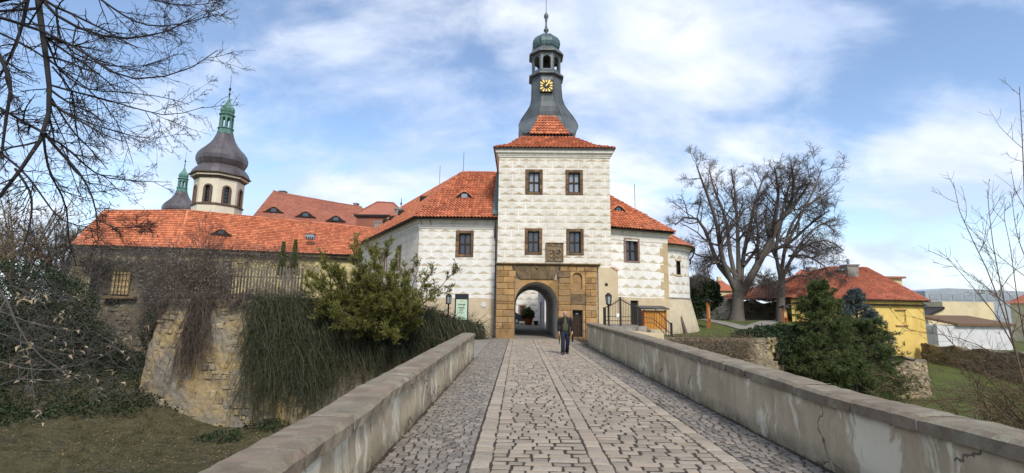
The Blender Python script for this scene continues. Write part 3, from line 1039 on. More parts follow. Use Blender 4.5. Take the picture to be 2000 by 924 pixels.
def tile_field(m, E0, E1, poly, tw=0.22, th=0.34, amp=0.035, step=0.05, ns=6, lift=0.02, seed=0, flat=False):
    """pantiles over a convex polygon in a roof plane whose eave runs E0 -> E1; stepped courses, rolled section"""
    E0, E1 = Vector(E0), Vector(E1)
    u = (E1 - E0).normalized()
    far = max((Vector(p) for p in poly), key=lambda p: ((p - E0) - u * (p - E0).dot(u)).length)
    w = (far - E0) - u * (far - E0).dot(u)
    w.normalize()
    nrm = u.cross(w)
    if nrm.z < 0:
        nrm = -nrm
    uv = [((Vector(p) - E0).dot(u), (Vector(p) - E0).dot(w)) for p in poly]
    vmax = max(p[1] for p in uv)
    g = random.Random(seed)

    def span(v):
        xs = []
        for i in range(len(uv)):
            (a, b), (c, d) = uv[i], uv[(i + 1) % len(uv)]
            if abs(d - b) < 1e-9:
                if abs(v - b) < 1e-6:
                    xs += [a, c]
            elif min(b, d) - 1e-7 <= v <= max(b, d) + 1e-7:
                xs.append(a + (c - a) * (v - b) / (d - b))
        return (min(xs), max(xs)) if xs else None
    nrow = max(1, int(round(vmax / th)))
    hh = vmax / nrow
    vmin = min(p[1] for p in uv)
    V, Fs, Rr = [], [], []
    vs0 = [vmin + (vmax - vmin) * k / nrow for k in range(nrow + 1)]
    for k in range(nrow):
        v0, v1 = vs0[k], vs0[k + 1]
        s0, s1 = span(v0 + 1e-5), span(v1 - 1e-5)
        if not s0 or not s1:
            continue
        lo, hi = min(s0[0], s1[0]), max(s0[1], s1[1])
        grid = [lo] + [q * tw / ns for q in range(int(lo * ns / tw) + (1 if lo > 0 else 0), int(hi * ns / tw) + 1) if lo + 0.01 < q * tw / ns < hi - 0.01] + [hi]
        base = len(V)
        jit = {}
        for x in grid:
            c = int(floor(x / tw))
            if c not in jit:
                jit[c] = (g.uniform(-.008, .008), g.random(), g.uniform(-.012, .012))
            if flat:
                h = 0.0
            else:
                ph = (x / tw) % 1.0
                h = amp * (0.5 - 0.5 * cos(2 * pi * ph)) ** 0.8
            dz, _, dv = jit[c]
            xa, xb = min(max(x, s0[0]), s0[1]), min(max(x, s1[0]), s1[1])
            V.append(E0 + u * xa + w * (v0 - 0.03 + dv) + nrm * (lift + h + step + dz))
            V.append(E0 + u * xb + w * v1 + nrm * (lift + h + dz * .5))
            V.append(E0 + u * xa + w * (v0 - 0.03 + dv) + nrm * (lift + h * 0.75 + step * 0.25))
        for i in range(len(grid) - 1):
            a = base + 3 * i
            r_ = jit[int(floor((grid[i] + grid[i + 1]) / 2 / tw))][1] if int(floor((grid[i] + grid[i + 1]) / 2 / tw)) in jit else 0.5
            Fs.append((a, a + 3, a + 4, a + 1))
            Rr.append(r_)
            Fs.append((a + 2, a + 5, a + 3, a))
            Rr.append(r_)
    b = len(m.v)
    m.v.extend([tuple(p) for p in V])
    for f, r_ in zip(Fs, Rr):
        m.f.append(tuple(i + b for i in f))
        m.r.append(r_)


def caps(m, a, b, rad=0.13, L=0.36, up=None):
    """rounded ridge tiles along a ridge or hip, each overlapping the next"""
    a, b = Vector(a), Vector(b)
    d = b - a
    n = max(2, int(d.length / L))
    t = d.normalized()
    s = t.cross(Vector((0, 0, 1))).normalized()
    q = s.cross(t)
    for k in range(n):
        p0, p1 = a + d * (k / n), a + d * ((k + 1.12) / n)
        r0, r1 = rad * 1.12, rad * 0.9
        vs = []
        for (p, r_) in ((p0, r0), (p1, r1)):
            for i in range(6):
                an = pi * i / 5
                vs.append(p + s * (cos(an) * r_) + q * (sin(an) * r_ * 0.85 - 0.02))
        fs = [(i, i + 1, 7 + i, 6 + i) for i in range(5)]
        m.add(vs, fs, rnd.random())


def eye_dormer(parent, c, udir, w, h, slope_n, mat_tile='tile', pane='glass'):
    """eyelid dormer: a low brow of tiles over a dark slot. c = middle of its sill on the roof plane"""
    c, u, nn = Vector(c), Vector(udir).normalized(), Vector(slope_n).normalized()
    if nn.z < 0:
        nn = -nn
    fwd = Vector((nn.x, nn.y, 0)).normalized()              # horizontal, away from the roof
    tn = sqrt(max(1e-6, 1 - nn.z ** 2)) / nn.z              # rise per run
    K = 22
    brow = MB()
    fr_, bk_, fr2 = [], [], []
    for i in range(K + 1):
        t = -1 + 2 * i / K
        hh = h * (0.5 + 0.5 * cos(pi * t)) + 0.005
        p = c + u * (t * w / 2)
        f = p + Vector((0, 0, hh)) + fwd * 0.16
        wig = 0.02 * (i % 2)
        fr_.append(f + Vector((0, 0, 0.07 + wig)))
        fr2.append(f + Vector((0, 0, -0.02)))
        bk_.append(p + Vector((0, 0, hh + 0.09 + wig)) - fwd * (hh / tn + 0.10))
    for i in range(K):
        brow.quad(fr_[i], fr_[i + 1], bk_[i + 1], bk_[i])
        brow.quad(fr2[i], fr2[i + 1], fr_[i + 1], fr_[i])
    d = brow.build('eyelid_dormer', M[mat_tile], parent)
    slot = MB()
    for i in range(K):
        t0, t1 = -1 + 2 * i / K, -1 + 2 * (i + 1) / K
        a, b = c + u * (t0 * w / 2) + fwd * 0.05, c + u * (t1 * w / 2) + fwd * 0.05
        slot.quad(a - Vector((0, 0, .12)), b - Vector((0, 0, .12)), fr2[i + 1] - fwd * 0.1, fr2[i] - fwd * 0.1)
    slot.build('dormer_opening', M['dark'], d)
    s = MB()
    a = c + fwd * 0.085
    s.add([a - u * w * .13 + Vector((0, 0, 0.03)), a + u * w * .13 + Vector((0, 0, 0.03)), a + u * w * .11 + Vector((0, 0, h * .72)), a - u * w * .11 + Vector((0, 0, h * .72))], [(0, 1, 2, 3)])
    s.build('dormer_pane', M[pane], d)
    return d


def downpipe(parent, pts, r=0.055, name='downpipe'):
    m = MB()
    m.tube(pts, r, 8)
    for p in pts[1:-1]:
        m.lathe((p[0], p[1]), [(r * 1.25, p[2] - .05), (r * 1.25, p[2] + .05)], 8)
    return m.build(name, M['gutter'], parent, True)


def gutter(parent, a, b, r=0.08):
    m = MB()
    a, b = Vector(a), Vector(b)
    t = (b - a).normalized()
    s = t.cross(Vector((0, 0, 1))).normalized()
    ring = lambda p: [p + s * (cos(pi + pi * i / 6) * r) + Vector((0, 0, sin(pi + pi * i / 6) * r)) for i in range(7)] + [p + s * (cos(2 * pi - pi * i / 6) * r * .8) + Vector((0, 0, sin(2 * pi - pi * i / 6) * r * .8)) for i in range(7)]
    m.loft([ring(a), ring(b)])
    return m.build('gutter', M['gutter'], parent, True)


def up(v, z):
    return Vector((v[0], v[1], z))

# ================================================================== GATE TOWER
FT = Frame(at(971.5, 560, T), at(1194, 560, T))
TL, TR = FT.hit(971.5, 500)[0], FT.hit(1193.5, 500)[0]
ZC0 = FT.hit(1081, 305)[1]                     # underside of the cornice
ZE = FT.hit(1081, 292)[1]                      # eave
TD = 7.6
gate = thing('gate_tower', FT.P((TL + TR) / 2, 0), 'tall square gate tower with scratched cream plaster, clock turret and sandstone arch', 'tower')
GX = lambda px, py: FT.hit(px, py)[0]
GZ = lambda px, py: FT.hit(px, py)[1]
wins = []
for (o, i) in (((1026, 331, 1060, 380), (1032.5, 336, 1054, 375)), ((1104.5, 332, 1138.5, 381), (1110.5, 337, 1132.5, 376)),
               ((1025, 446, 1059, 497.5), (1031, 451.5, 1053, 493)), ((1106, 447, 1140, 498.5), (1112, 452.5, 1134, 494))):
    wins.append((FT.rect(*o), FT.rect(*i)))
PORT = FT.rect(969, 519.5, 1166, 659)
ARC0, ARC1 = GX(1005, 600), GX(1088.5, 600)
ARCR = (ARC1 - ARC0) / 2
ARCC = (ARC0 + ARC1) / 2
ARCTOP = GZ(1046, 551)
ARCS = ARCTOP - ARCR
hole_gate = (ARC0 - 0.02, -0.2, ARC1 + 0.02, ARCTOP + 0.05)
door_h = (GX(1118, 630), 0.05, GX(1137.5, 630), GZ(1128, 606.5))
m = MB()
wall_sheet(m, FT, TL, TR, -0.3, ZC0 + 0.2, [w[1] for w in wins] + [hole_gate, door_h])
FTs_r = Frame(FT.P(TR, 0), FT.P(TR, 0, -TD))
FTs_l = Frame(FT.P(TL, 0, -TD), FT.P(TL, 0))
FTb = Frame(FT.P(TR, 0, -TD), FT.P(TL, 0, -TD))
wall_sheet(m, FTs_r, 0, TD, -0.3, ZC0 + 0.2)
wall_sheet(m, FTs_l, 0, TD, -0.3, ZC0 + 0.2)
wall_sheet(m, FTb, 0, TR - TL, -0.3, ZC0 + 0.2, [(TR - ARC1 - 0.02, -0.2, TR - ARC0 + 0.02, ARCTOP + 0.05)])
m.build('tower_wall', M['sg_tower'], gate)
for k, (o, i) in enumerate(wins):
    add_window(gate, FT, o, i, 'win_stone', 'glass_pale' if k < 2 else 'glass')
# cornice
m = MB()
loop = [FT.P(TL, 0), FT.P(TL, 0, -TD), FT.P(TR, 0, -TD), FT.P(TR, 0)]
loop = [FT.P(TL, 0), FT.P(TR, 0), FT.P(TR, 0, -TD), FT.P(TL, 0, -TD)]
cornice(m, loop, [(0.003, ZC0 - 0.10), (0.05, ZC0 - 0.10), (0.06, ZC0 - 0.02), (0.09, ZC0), (0.11, ZC0 + 0.07), (0.22, ZC0 + 0.17), (0.24, ZC0 + 0.32), (0.27, ZC0 + 0.34), (0.27, ZE - 0.02), (0.003, ZE - 0.02)], True)
m.build('cornice', M['cornice'], gate)
# little scratched triglyph marks below the cornice: shallow raised fillets
m = MB()
k = TL + 0.35
while k < TR - 0.3:
    for d in (-0.05, 0.05):
        m.obox(FT, k + d - .012, k + d + .012, ZC0 - 0.52, ZC0 - 0.18, -0.01, 0.008)
    k += 0.72
m.build('frieze_marks', M['sg_side_plain'] if 'sg_side_plain' in M else M['quoin'], gate, kind='stuff')

# lower tiled skirt roof (concave hip), two pitches
yc = -TD / 2
OV = 0.30
e = [FT.P(TL - OV, ZE, OV), FT.P(TR + OV, ZE, OV), FT.P(TR + OV, ZE, -TD - OV), FT.P(TL - OV, ZE, -TD - OV)]
YF = T + 2.1                                      # front foot of the turret base
FK = Frame(at(1000, 300, YF), at(1100, 300, YF))
kx0, kx1 = at(1022, 268, YF), at(1117, 268, YF)
ZK = (kx0.z + kx1.z) / 2
KD = 5.0                                          # depth of the turret base
mid = lambda a, b, t, s: up(Vector(a).lerp(Vector(b), t), a[2] + (b[2] - a[2]) * s)
kk = [Vector((kx0.x, YF, ZK)), Vector((kx1.x, YF, ZK)), Vector((kx1.x, YF + KD, ZK)), Vector((kx0.x, YF + KD, ZK))]
mm = [mid(e[i], kk[i], 0.42, 0.30) for i in range(4)]
roof = MB()
for i in range(4):
    j = (i + 1) % 4
    tile_field(roof, e[i], e[j], [e[i], e[j], mm[j], mm[i]], tw=0.235, th=0.32, seed=10 + i, amp=0.075, step=.075)
    tile_field(roof, mm[i], mm[j], [mm[i], mm[j], kk[j], kk[i]], tw=0.235, th=0.32, seed=20 + i, amp=0.075, step=.075)
    caps(roof, e[i], mm[i], 0.12)
    caps(roof, mm[i], kk[i], 0.12)
roof_o = roof.build('roof_tiles', M['tile'], gate, kind='stuff')
m = MB()
m.loft([[p - Vector((0, 0, 0.03)) for p in e], [p - Vector((0, 0, 0.06)) for p in mm], [p - Vector((0, 0, 0.06)) for p in kk]], True, True)
m.build('roof_boarding', M['gutter'], gate)
m = MB()
for i in range(4):
    j = (i + 1) % 4
    m.bar(e[i] - Vector((0, 0, .05)), e[j] - Vector((0, 0, .05)), 0.05, 0.09)
m.build('eave_board', M['gutter'], gate)

# turret base: dark step, tile apron in front, swelling copper helm with a square, chamfered plan
cxk, cyk = (kx0.x + kx1.x) / 2, YF + KD / 2
SP = at(1066.5, 110, cyk - 0.35)                  # spire axis
sx_, sy_ = SP.x, SP.y


def oct_ring(hx, hy, ch, z, cx=None, cy=None):
    cx = sx_ if cx is None else cx
    cy = sy_ if cy is None else cy
    return [Vector((cx + a, cy + b, z)) for a, b in ((-hx + ch, -hy), (hx - ch, -hy), (hx, -hy + ch), (hx, hy - ch), (hx - ch, hy), (-hx + ch, hy), (-hx, hy - ch), (-hx, -hy + ch))]


def zc(py):
    return at(1066, py, sy_).z


def wx(x0, x1, py):
    return (at(x1, py, sy_).x - at(x0, py, sy_).x) / 2


m = MB()
hw = (kx1.x - kx0.x) / 2
m.loft([oct_ring(hw * .96, KD / 2 * .97, 0.08, ZK - 0.15, cxk, cyk), oct_ring(hw * .94, KD / 2 * .95, 0.08, ZK + 0.28, cxk, cyk)])
m.build('turret_plinth', M['dark'], gate)
helm = MB()
rings = []
zb = ZK + 0.16
H_ = [(262, 1018, 1122, .02), (254, 1014, 1127, .04), (244, 1013, 1129.5, .08), (234, 1016, 1127, .15), (226, 1022, 1120, .22), (217, 1030, 1110, .30), (208, 1036, 1102, .36), (196, 1038, 1097, .42), (182, 1038.5, 1095.5, .46), (164, 1039, 1094.5, .48), (157, 1039, 1094.5, .48)]
a0, a1 = at(1034, 262.5, YF + 0.05), at(1113, 262.5, YF + 0.05)
b0, b1 = at(1052.5, 227, YF + 1.35), at(1085, 227, YF + 1.35)
zz0, zz1 = (a0.z + a1.z) / 2, (b0.z + b1.z) / 2
H_ = [(272, 1026, 1116, 0), (267, 1020, 1121, 0)] + H_
zl_ = at(1066, 182, sy_).z
for k, (py, a, b, ch) in enumerate(H_):
    hx = wx(a, b, py)
    cxx = at((a + b) / 2, py, sy_).x
    z_ = zc(py)
    t = (z_ - zz0) / (zz1 - zz0)
    t2 = min(1.0, max(0.0, (z_ - zz1) / (zl_ - zz1))) ** .7
    ta = min(1.0, max(0.0, t))
    yfr = (YF + 0.13 + 1.30 * min(t, 1.25)) * (1 - t2) + (sy_ - hx) * t2
    fwid = (hx * 0.70 * (1 - ta) + hx * 0.40 * ta) * (1 - t2) + hx * tan(pi / 8) * t2
    dep = hx - fwid
    k2 = 0.9 + 0.1 * t2
    yb = max(sy_ + hx * (1.12 - 0.12 * t2), yfr + dep * 2)
    rings.append([Vector((cxx + p, q, z_)) for p, q in ((-fwid, yfr), (fwid, yfr), (hx, yfr + dep * k2), (hx, yb - dep * .6), (hx - dep * .6, yb), (-hx + dep * .6, yb), (-hx, yb - dep * .6), (-hx, yfr + dep * k2))])
helm.loft(rings, True, False)
helm_o = helm.build('copper_helm', M['copper'], gate)
# standing seams on the helm corners
m = MB()
for i in range(8):
    m.tube([r_[i] for r_ in rings], 0.030, 4)
m.build('helm_seam', M['copper'], gate, kind='stuff')
# tile apron leaning on the front of the helm
a0, a1 = at(1034, 262.5, YF + 0.05), at(1113, 262.5, YF + 0.05)
b0, b1 = at(1052.5, 227, YF + 1.35), at(1085, 227, YF + 1.35)
zz0, zz1 = (a0.z + a1.z) / 2, (b0.z + b1.z) / 2
a0.z = a1.z = zz0
b0.z = b1.z = zz1
ap = MB()
tile_field(ap, a0, a1, [a0, a1, b1, b0], tw=0.235, th=0.32, seed=5, amp=0.075, step=.075)
ap.build('apron_tiles', M['tile'], gate, kind='stuff')
m = MB()
m.prism([b0 + Vector((-.1, 0, -.02)), b1 + Vector((.1, 0, -.02)), b1 + Vector((.06, .35, .25)), b0 + Vector((-.06, .35, .25))], Vector((0, .06, .02)))
m.prism([a0 + Vector((0, .03, -.01)), a1 + Vector((0, .03, -.01)), b1 + Vector((0, .03, -.01)), b0 + Vector((0, .03, -.01))], Vector((0, .45, -.1)))
m.build('copper_flashing', M['copper'], gate)

# clock stage, lantern, onion, finial
R8 = lambda x0, x1, py: wx(x0, x1, py)


def ring8(r, z, flat_front=True):
    # regular octagon with a flat side to the front, r = half width across flats
    ch = r * (1 - tan(pi / 8))
    return oct_ring(r, r, ch, z)


m = MB()
r1 = R8(1032, 1098, 157)
m.loft([ring8(R8(1039, 1095, 158), zc(159)), ring8(r1, zc(157.5)), ring8(r1, zc(154.5)), ring8(R8(1039.5, 1093, 150), zc(149))], True, True)
m.build('gallery_moulding', M['copper'], gate)
lan = MB()
rl = R8(1037.5, 1092, 130)
z0, z1 = zc(149), zc(119)
ring_b, ring_t = ring8(rl, z0), ring8(rl, z1)
ib, it = ring8(rl - 0.16, z0), ring8(rl - 0.16, z1)
for i in range(8):
    j = (i + 1) % 8
    A, B = ring_b[i], ring_b[j]
    d = (B - A)
    L = d.length
    u_ = d.normalized()
    nn = Vector((u_.y, -u_.x, 0))
    fw = Frame(A, B)
    # opening between two posts with an arched head
    pw = L * 0.17
    lan.obox(fw, 0, pw, z0, z1, -0.16, 0.0)
    lan.obox(fw, L - pw, L, z0, z1, -0.16, 0.0)
    lan.obox(fw, pw, L - pw, z0, z0 + 0.12, -0.14, -0.02)
    K = 8
    zs_ = z1 - 0.55 * (L - 2 * pw) - 0.06
    pts = [(pw + (L - 2 * pw) * (0.5 - 0.5 * cos(pi * k / K)), zs_ + (L - 2 * pw) * 0.5 * sin(pi * k / K)) for k in range(K + 1)]
    for k in range(K):
        (ua, za), (ub, zb_) = pts[k], pts[k + 1]
        lan.add([fw.P(ua, za, -.02), fw.P(ub, zb_, -.02), fw.P(ub, z1, -.02), fw.P(ua, z1, -.02), fw.P(ua, za, -.14), fw.P(ub, zb_, -.14), fw.P(ub, z1, -.14), fw.P(ua, z1, -.14)],
                [(0, 1, 2, 3), (7, 6, 5, 4), (4, 5, 1, 0)])
lan.build('lantern', M['copper'], gate)
m = MB()
m.loft([ring8(0.22, z0), ring8(0.2, z1)])
bx = m.build('lantern_core', M['dark'], gate)
m = MB()
bell = [(0.02, zc(128)), (0.12, zc(128.5)), (0.2, zc(132)), (0.27, zc(140)), (0.36, zc(143))]
m.lathe((sx_, sy_), bell[::-1], 12)
m.build('bell', M['dark'], gate, True)
m = MB()
m.loft([ring8(rl + .01, zc(120)), ring8(rl + .02, zc(116)), ring8(R8(1030, 1095.5, 114), zc(114.5)), ring8(R8(1030.5, 1095, 113), zc(112.5)), ring8(R8(1036, 1088, 104), zc(104)), ring8(R8(1038, 1086, 103), zc(102))])
m.build('lantern_cornice', M['copper'], gate)
on = MB()
prof = [(1041, 1084, 103), (1037.5, 1087, 98), (1036, 1088.5, 92), (1037.5, 1087, 85), (1042, 1083, 78), (1048, 1077, 73.5), (1053, 1072, 72)]
on.loft([ring8(R8(a, b, y), zc(y)) for a, b, y in prof])
onion = on.build('onion_cap', M['copper_top'], gate)
m = MB()
rr = [[p for p in ring8(R8(a, b, y) * 1.005, zc(y))] for a, b, y in prof]
for i in range(8):
    m.tube([q[i] for q in rr], 0.022, 4)
    m.tube([(q[i] + q[(i + 1) % 8]) / 2 for q in rr], 0.014, 4)
m.build('onion_seam', M['copper_top'], gate, kind='stuff')
m = MB()
P_ = [(0.15, 72.5), (0.13, 70), (0.10, 64), (0.20, 60.5), (0.21, 59), (0.13, 57), (0.075, 50), (0.065, 43), (0.11, 40.5), (0.08, 38.5), (0.16, 35), (0.185, 32), (0.16, 29), (0.07, 26.5), (0.03, 24)]
m.lathe((sx_, sy_), [(r_, zc(y)) for r_, y in P_], 12)
m.tube([(sx_, sy_, zc(25)), (sx_, sy_, zc(-14))], 0.022, 6)
m.build('finial', M['copper'], gate, True)

# clock on the front of the stage
zc0, zc1 = zc(180.5), zc(156.6)
yf = sy_ - wx(1039, 1094.5, 165) - 0.02
cu = at(1067, 168, yf).x
hwc = (at(1079.5, 168, yf).x - at(1054.5, 168, yf).x) / 2
zmid = at(1067, 168.5, yf).z
m = MB()
m.box((cu - hwc, yf - 0.10, zmid - hwc), (cu + hwc, yf + 0.25, zmid + hwc))
clock = m.build('clock_face', M['clock_black'], gate)
for k in range(12):
    an = k * pi / 6
    a_ = Vector((sin(an), 0, cos(an)))
    t_ = Vector((cos(an), 0, -sin(an)))
    c0 = Vector((cu, yf - 0.104, zmid))
    l = 1.0 / max(abs(a_.x), abs(a_.z)) if k % 3 else 1.0
    ro = hwc * min(1.18, 0.93 * l)
    ri = hwc * 0.56
    q = MB()
    q.prism([c0 + a_ * ri - t_ * hwc * .085, c0 + a_ * ri + t_ * hwc * .085, c0 + a_ * ro + t_ * hwc * .15, c0 + a_ * ro - t_ * hwc * .15], Vector((0, -0.02, 0)))
    q.build('hour_mark', M['gold'], clock)
for (an, l, w_) in ((radians(36), 0.52, 0.10), (radians(42), 0.86, 0.07)):
    a_ = Vector((sin(an), 0, cos(an)))
    t_ = Vector((cos(an), 0, -sin(an)))
    c0 = Vector((cu, yf - 0.13 - w_ * .2, zmid))
    q = MB()
    q.prism([c0 - a_ * .06 - t_ * hwc * w_, c0 - a_ * .06 + t_ * hwc * w_, c0 + a_ * hwc * l * .8 + t_ * hwc * w_ * .9, c0 + a_ * hwc * l, c0 + a_ * hwc * l * .8 - t_ * hwc * w_ * .9], Vector((0, -0.012, 0)))
    q.build('clock_hand', M['gold'], clock)

# ------------------------------------------------------------------ sandstone portal
g_ = random.Random(12)
PO = 0.24
zrows = [GZ(985, 505 + y / 5.777) for y in (78, 140, 212, 275, 343, 415, 485, 515, 578, 655, 725, 795, 868)]
zrows[-1] = -0.05
xz = lambda v: GX(955 + v / 5.777, 590)
uL, uA = xz(82), xz(288)
uB, uN0, uN1, uR = xz(780), xz(917), xz(1083), xz(1213)


def blk(u0, u1, z0, z1, out=PO, mat='sandstone', bev=0.03):
    q = MB()
    jj = g_.uniform(-.012, .02)
    q.obox(FT, u0 + .006, u1 - .006, z0 + .006, z1 - .006, -0.02, out + jj, bev)
    return q.build('stone_block', M[mat], gate)


for k in range(12):
    zt, zb_ = zrows[k], zrows[k + 1]
    if zt - zb_ < 0.08:
        continue
    sp_ = (0.36, 0.64)[k % 2] if k not in (6,) else None
    ur = uA if k > 2 else (xz(262) if k == 0 else xz(318) if k == 1 else xz(290))
    if sp_ and k != 11:
        us = uL + (uA - uL) * sp_
        blk(uL, us, zb_, zt)
        blk(us, ur if k != 1 else xz(300), zb_, zt)
    else:
        blk(uL, uA, zb_, zt)
    # right-hand piers on both sides of the niche
    if k >= 1:
        blk(uB if k > 2 else xz(790 if k == 2 else 775), uN0, zb_, zt, mat='sandstone' if k != 1 else 'sandstone_dark')
        if k % 2:
            blk(uN1, uR, zb_, zt)
        else:
            us = (uN1 + uR) / 2 + g_.uniform(-.05, .05)
            blk(uN1, us, zb_, zt)
            blk(us, uR, zb_, zt)
    else:
        for (a, b) in ((xz(800), xz(890)), (xz(890), xz(985)), (xz(985), xz(1075)), (xz(1075), uR)):
            blk(a, b, zb_, zt, mat='sandstone')
# flat arch of three large, dark voussoirs over the gate
zt, zb_ = zrows[0], GZ(1046, 545.5)
for (t0, t1, b0_, b1_) in ((262, 455, 345, 480), (455, 690, 480, 660), (690, 795, 660, 735)):
    q = MB()
    q.prism([FT.P(xz(t0) + .008, zt - .006, -0.02), FT.P(xz(t1) - .008, zt - .006, -0.02), FT.P(xz(b1_) - .008, zb_ + .006, -0.02), FT.P(xz(b0_) + .008, zb_ + .006, -0.02)][::-1], FT.n * (PO + 0.03))
    q.build('stone_block', M['sandstone_dark'], gate)
# plain slabs round the arch, set a little back
SO = PO - 0.07
zh = GZ(1046, 546)
uS0, uS1 = xz(290), xz(779)
K = 20
arc = [(ARCC - ARCR * cos(pi * k / K), ARCS + ARCR * sin(pi * k / K)) for k in range(K + 1)]
for (k0, k1) in ((0, 6), (6, 14), (14, 20)):
    q = MB()
    for k in range(k0, k1):
        (ua, za), (ub, zb2) = arc[k], arc[k + 1]
        oa = (uS0 if k < 5 else uS1 if k >= 15 else ua, za if (k < 5 or k >= 15) else zh)
        if k < 5:
            o0, o1 = (uS0, ARCS + (zh - ARCS) * k / 5), (uS0, ARCS + (zh - ARCS) * (k + 1) / 5)
        elif k >= 15:
            o0, o1 = (uS1, zh - (zh - ARCS) * (k - 15) / 5), (uS1, zh - (zh - ARCS) * (k - 14) / 5)
        else:
            o0, o1 = (uS0 + (uS1 - uS0) * (k - 5) / 10, zh), (uS0 + (uS1 - uS0) * (k - 4) / 10, zh)
        q.add([FT.P(*o0, SO), FT.P(ua, za, SO), FT.P(ub, zb2, SO), FT.P(*o1, SO), FT.P(ua, za, -.3), FT.P(ub, zb2, -.3), FT.P(*o0, -.02), FT.P(*o1, -.02)],
              [(0, 1, 2, 3), (1, 4, 5, 2), (3, 7, 6, 0)], 0.35)
    q.build('arch_stone', M['sandstone'], gate)
for (a, b) in ((uS1 - (xz(779) - ARC1), uS1),):
    zz = [-0.05, 0.55, 1.2, 1.75, ARCS]
    for z0, z1 in zip(zz[:-1], zz[1:]):
        q = MB()
        q.obox(FT, ARC1, uB - .004, z0 + .005, z1 - .004, -.3, SO, 0.015)
        q.build('stone_block', M['sandstone'], gate)
# niche panel between the right piers: arched recess, plain slabs, doorway
zn = [GZ(1128, 505 + y / 5.777) for y in (148, 350, 412, 520, 585)]
nu0, nu1 = xz(938), xz(1050)
nc, nr = (nu0 + nu1) / 2, (nu1 - nu0) / 2
ntop = GZ(1128, 505 + 160 / 5.777)
q = MB()
arcn = [(nc - nr * cos(pi * k / 12), ntop - nr + nr * sin(pi * k / 12)) for k in range(13)]
NO = PO - 0.04
zlow = zn[1]
for k in range(12):
    (ua, za), (ub, zb2) = arcn[k], arcn[k + 1]
    q.add([FT.P(ua, za, NO), FT.P(ub, zb2, NO), FT.P(ub, zn[0], NO), FT.P(ua, zn[0], NO), FT.P(ua, za, .04), FT.P(ub, zb2, .04)], [(0, 1, 2, 3), (4, 5, 1, 0)], 0.3)
for (a, b, inn) in ((uN0, nu0, nu0), (nu1, uN1, nu1)):
    q.add([FT.P(a, zlow, NO), FT.P(b, zlow, NO), FT.P(b, zn[0], NO), FT.P(a, zn[0], NO)], [(0, 1, 2, 3)], 0.3)
q.quad(FT.P(nu0, zlow, NO), FT.P(nu0, zlow, .04), FT.P(nu0, ntop - nr, .04), FT.P(nu0, ntop - nr, NO), r=.3)
q.quad(FT.P(nu1, zlow, .04), FT.P(nu1, zlow, NO), FT.P(nu1, ntop - nr, NO), FT.P(nu1, ntop - nr, .04), r=.3)
q.build('niche_surround', M['sandstone'], gate)
for (z0, z1) in ((zlow + 0.0, GZ(1128, 552)), (GZ(1128, 552), ntop + .02)):
    q = MB()
    q.obox(FT, nu0 - .01, nu1 + .01, z0, z1 - .004, -.02, .05, 0.01)
    q.build('stone_block', M['sandstone'], gate)
for k in (1, 2, 3):
    blk(uN0, uN1, zn[k + 1], zn[k], NO, 'sandstone_dark' if k == 2 else 'sandstone')
for (a, b) in ((uN0, door_h[0]), (door_h[2], uN1)):
    zz = [-0.05, 0.5, 1.05, zn[4]]
    for z0, z1 in zip(zz[:-1], zz[1:]):
        blk(a, b, z0, z1, NO)
q = MB()
dw = (door_h[2] - door_h[0]) / 4
for k in range(4):
    q.obox(FT, door_h[0] + dw * k + .004, door_h[0] + dw * (k + 1) - .004, 0.05, door_h[3], -0.22, -0.14, 0.008)
for z in (0.35, 0.8, 1.25):
    q.obox(FT, door_h[0] + .02, door_h[2] - .02, z, z + .07, -0.145, -0.125)
dr = q.build('side_door', M['frame'], gate)
q = MB()
q.obox(FT, door_h[0] + .22, door_h[0] + .38, door_h[3] - .24, door_h[3] - .16, -.139, -.132)
q.build('door_plate', M['paper'], dr)
q = MB()
q.obox(FT, door_h[0] - .05, door_h[2] + .05, -0.1, 0.14, -0.1, PO + .42, 0.03)
q.build('door_step', M['sandstone_dark'], gate)
# portal cornice
q = MB()
ca, cb_ = GX(968, 517), GX(1171, 519)
z0, z1 = zrows[0] + .005, GZ(1070, 515)
prof = [(0, z0), (PO + .05, z0), (PO + .10, z0 + .05), (PO + .16, z0 + .08), (PO + .16, z1 - .04), (PO + .12, z1), (0, z1 + .03)]
q.loft([[FT.P(u_, z, o) for o, z in prof] for u_ in (ca, ca + (cb_ - ca) * .33, ca + (cb_ - ca) * .66, cb_)])
q.build('portal_cornice', M['sandstone_dark'], gate)

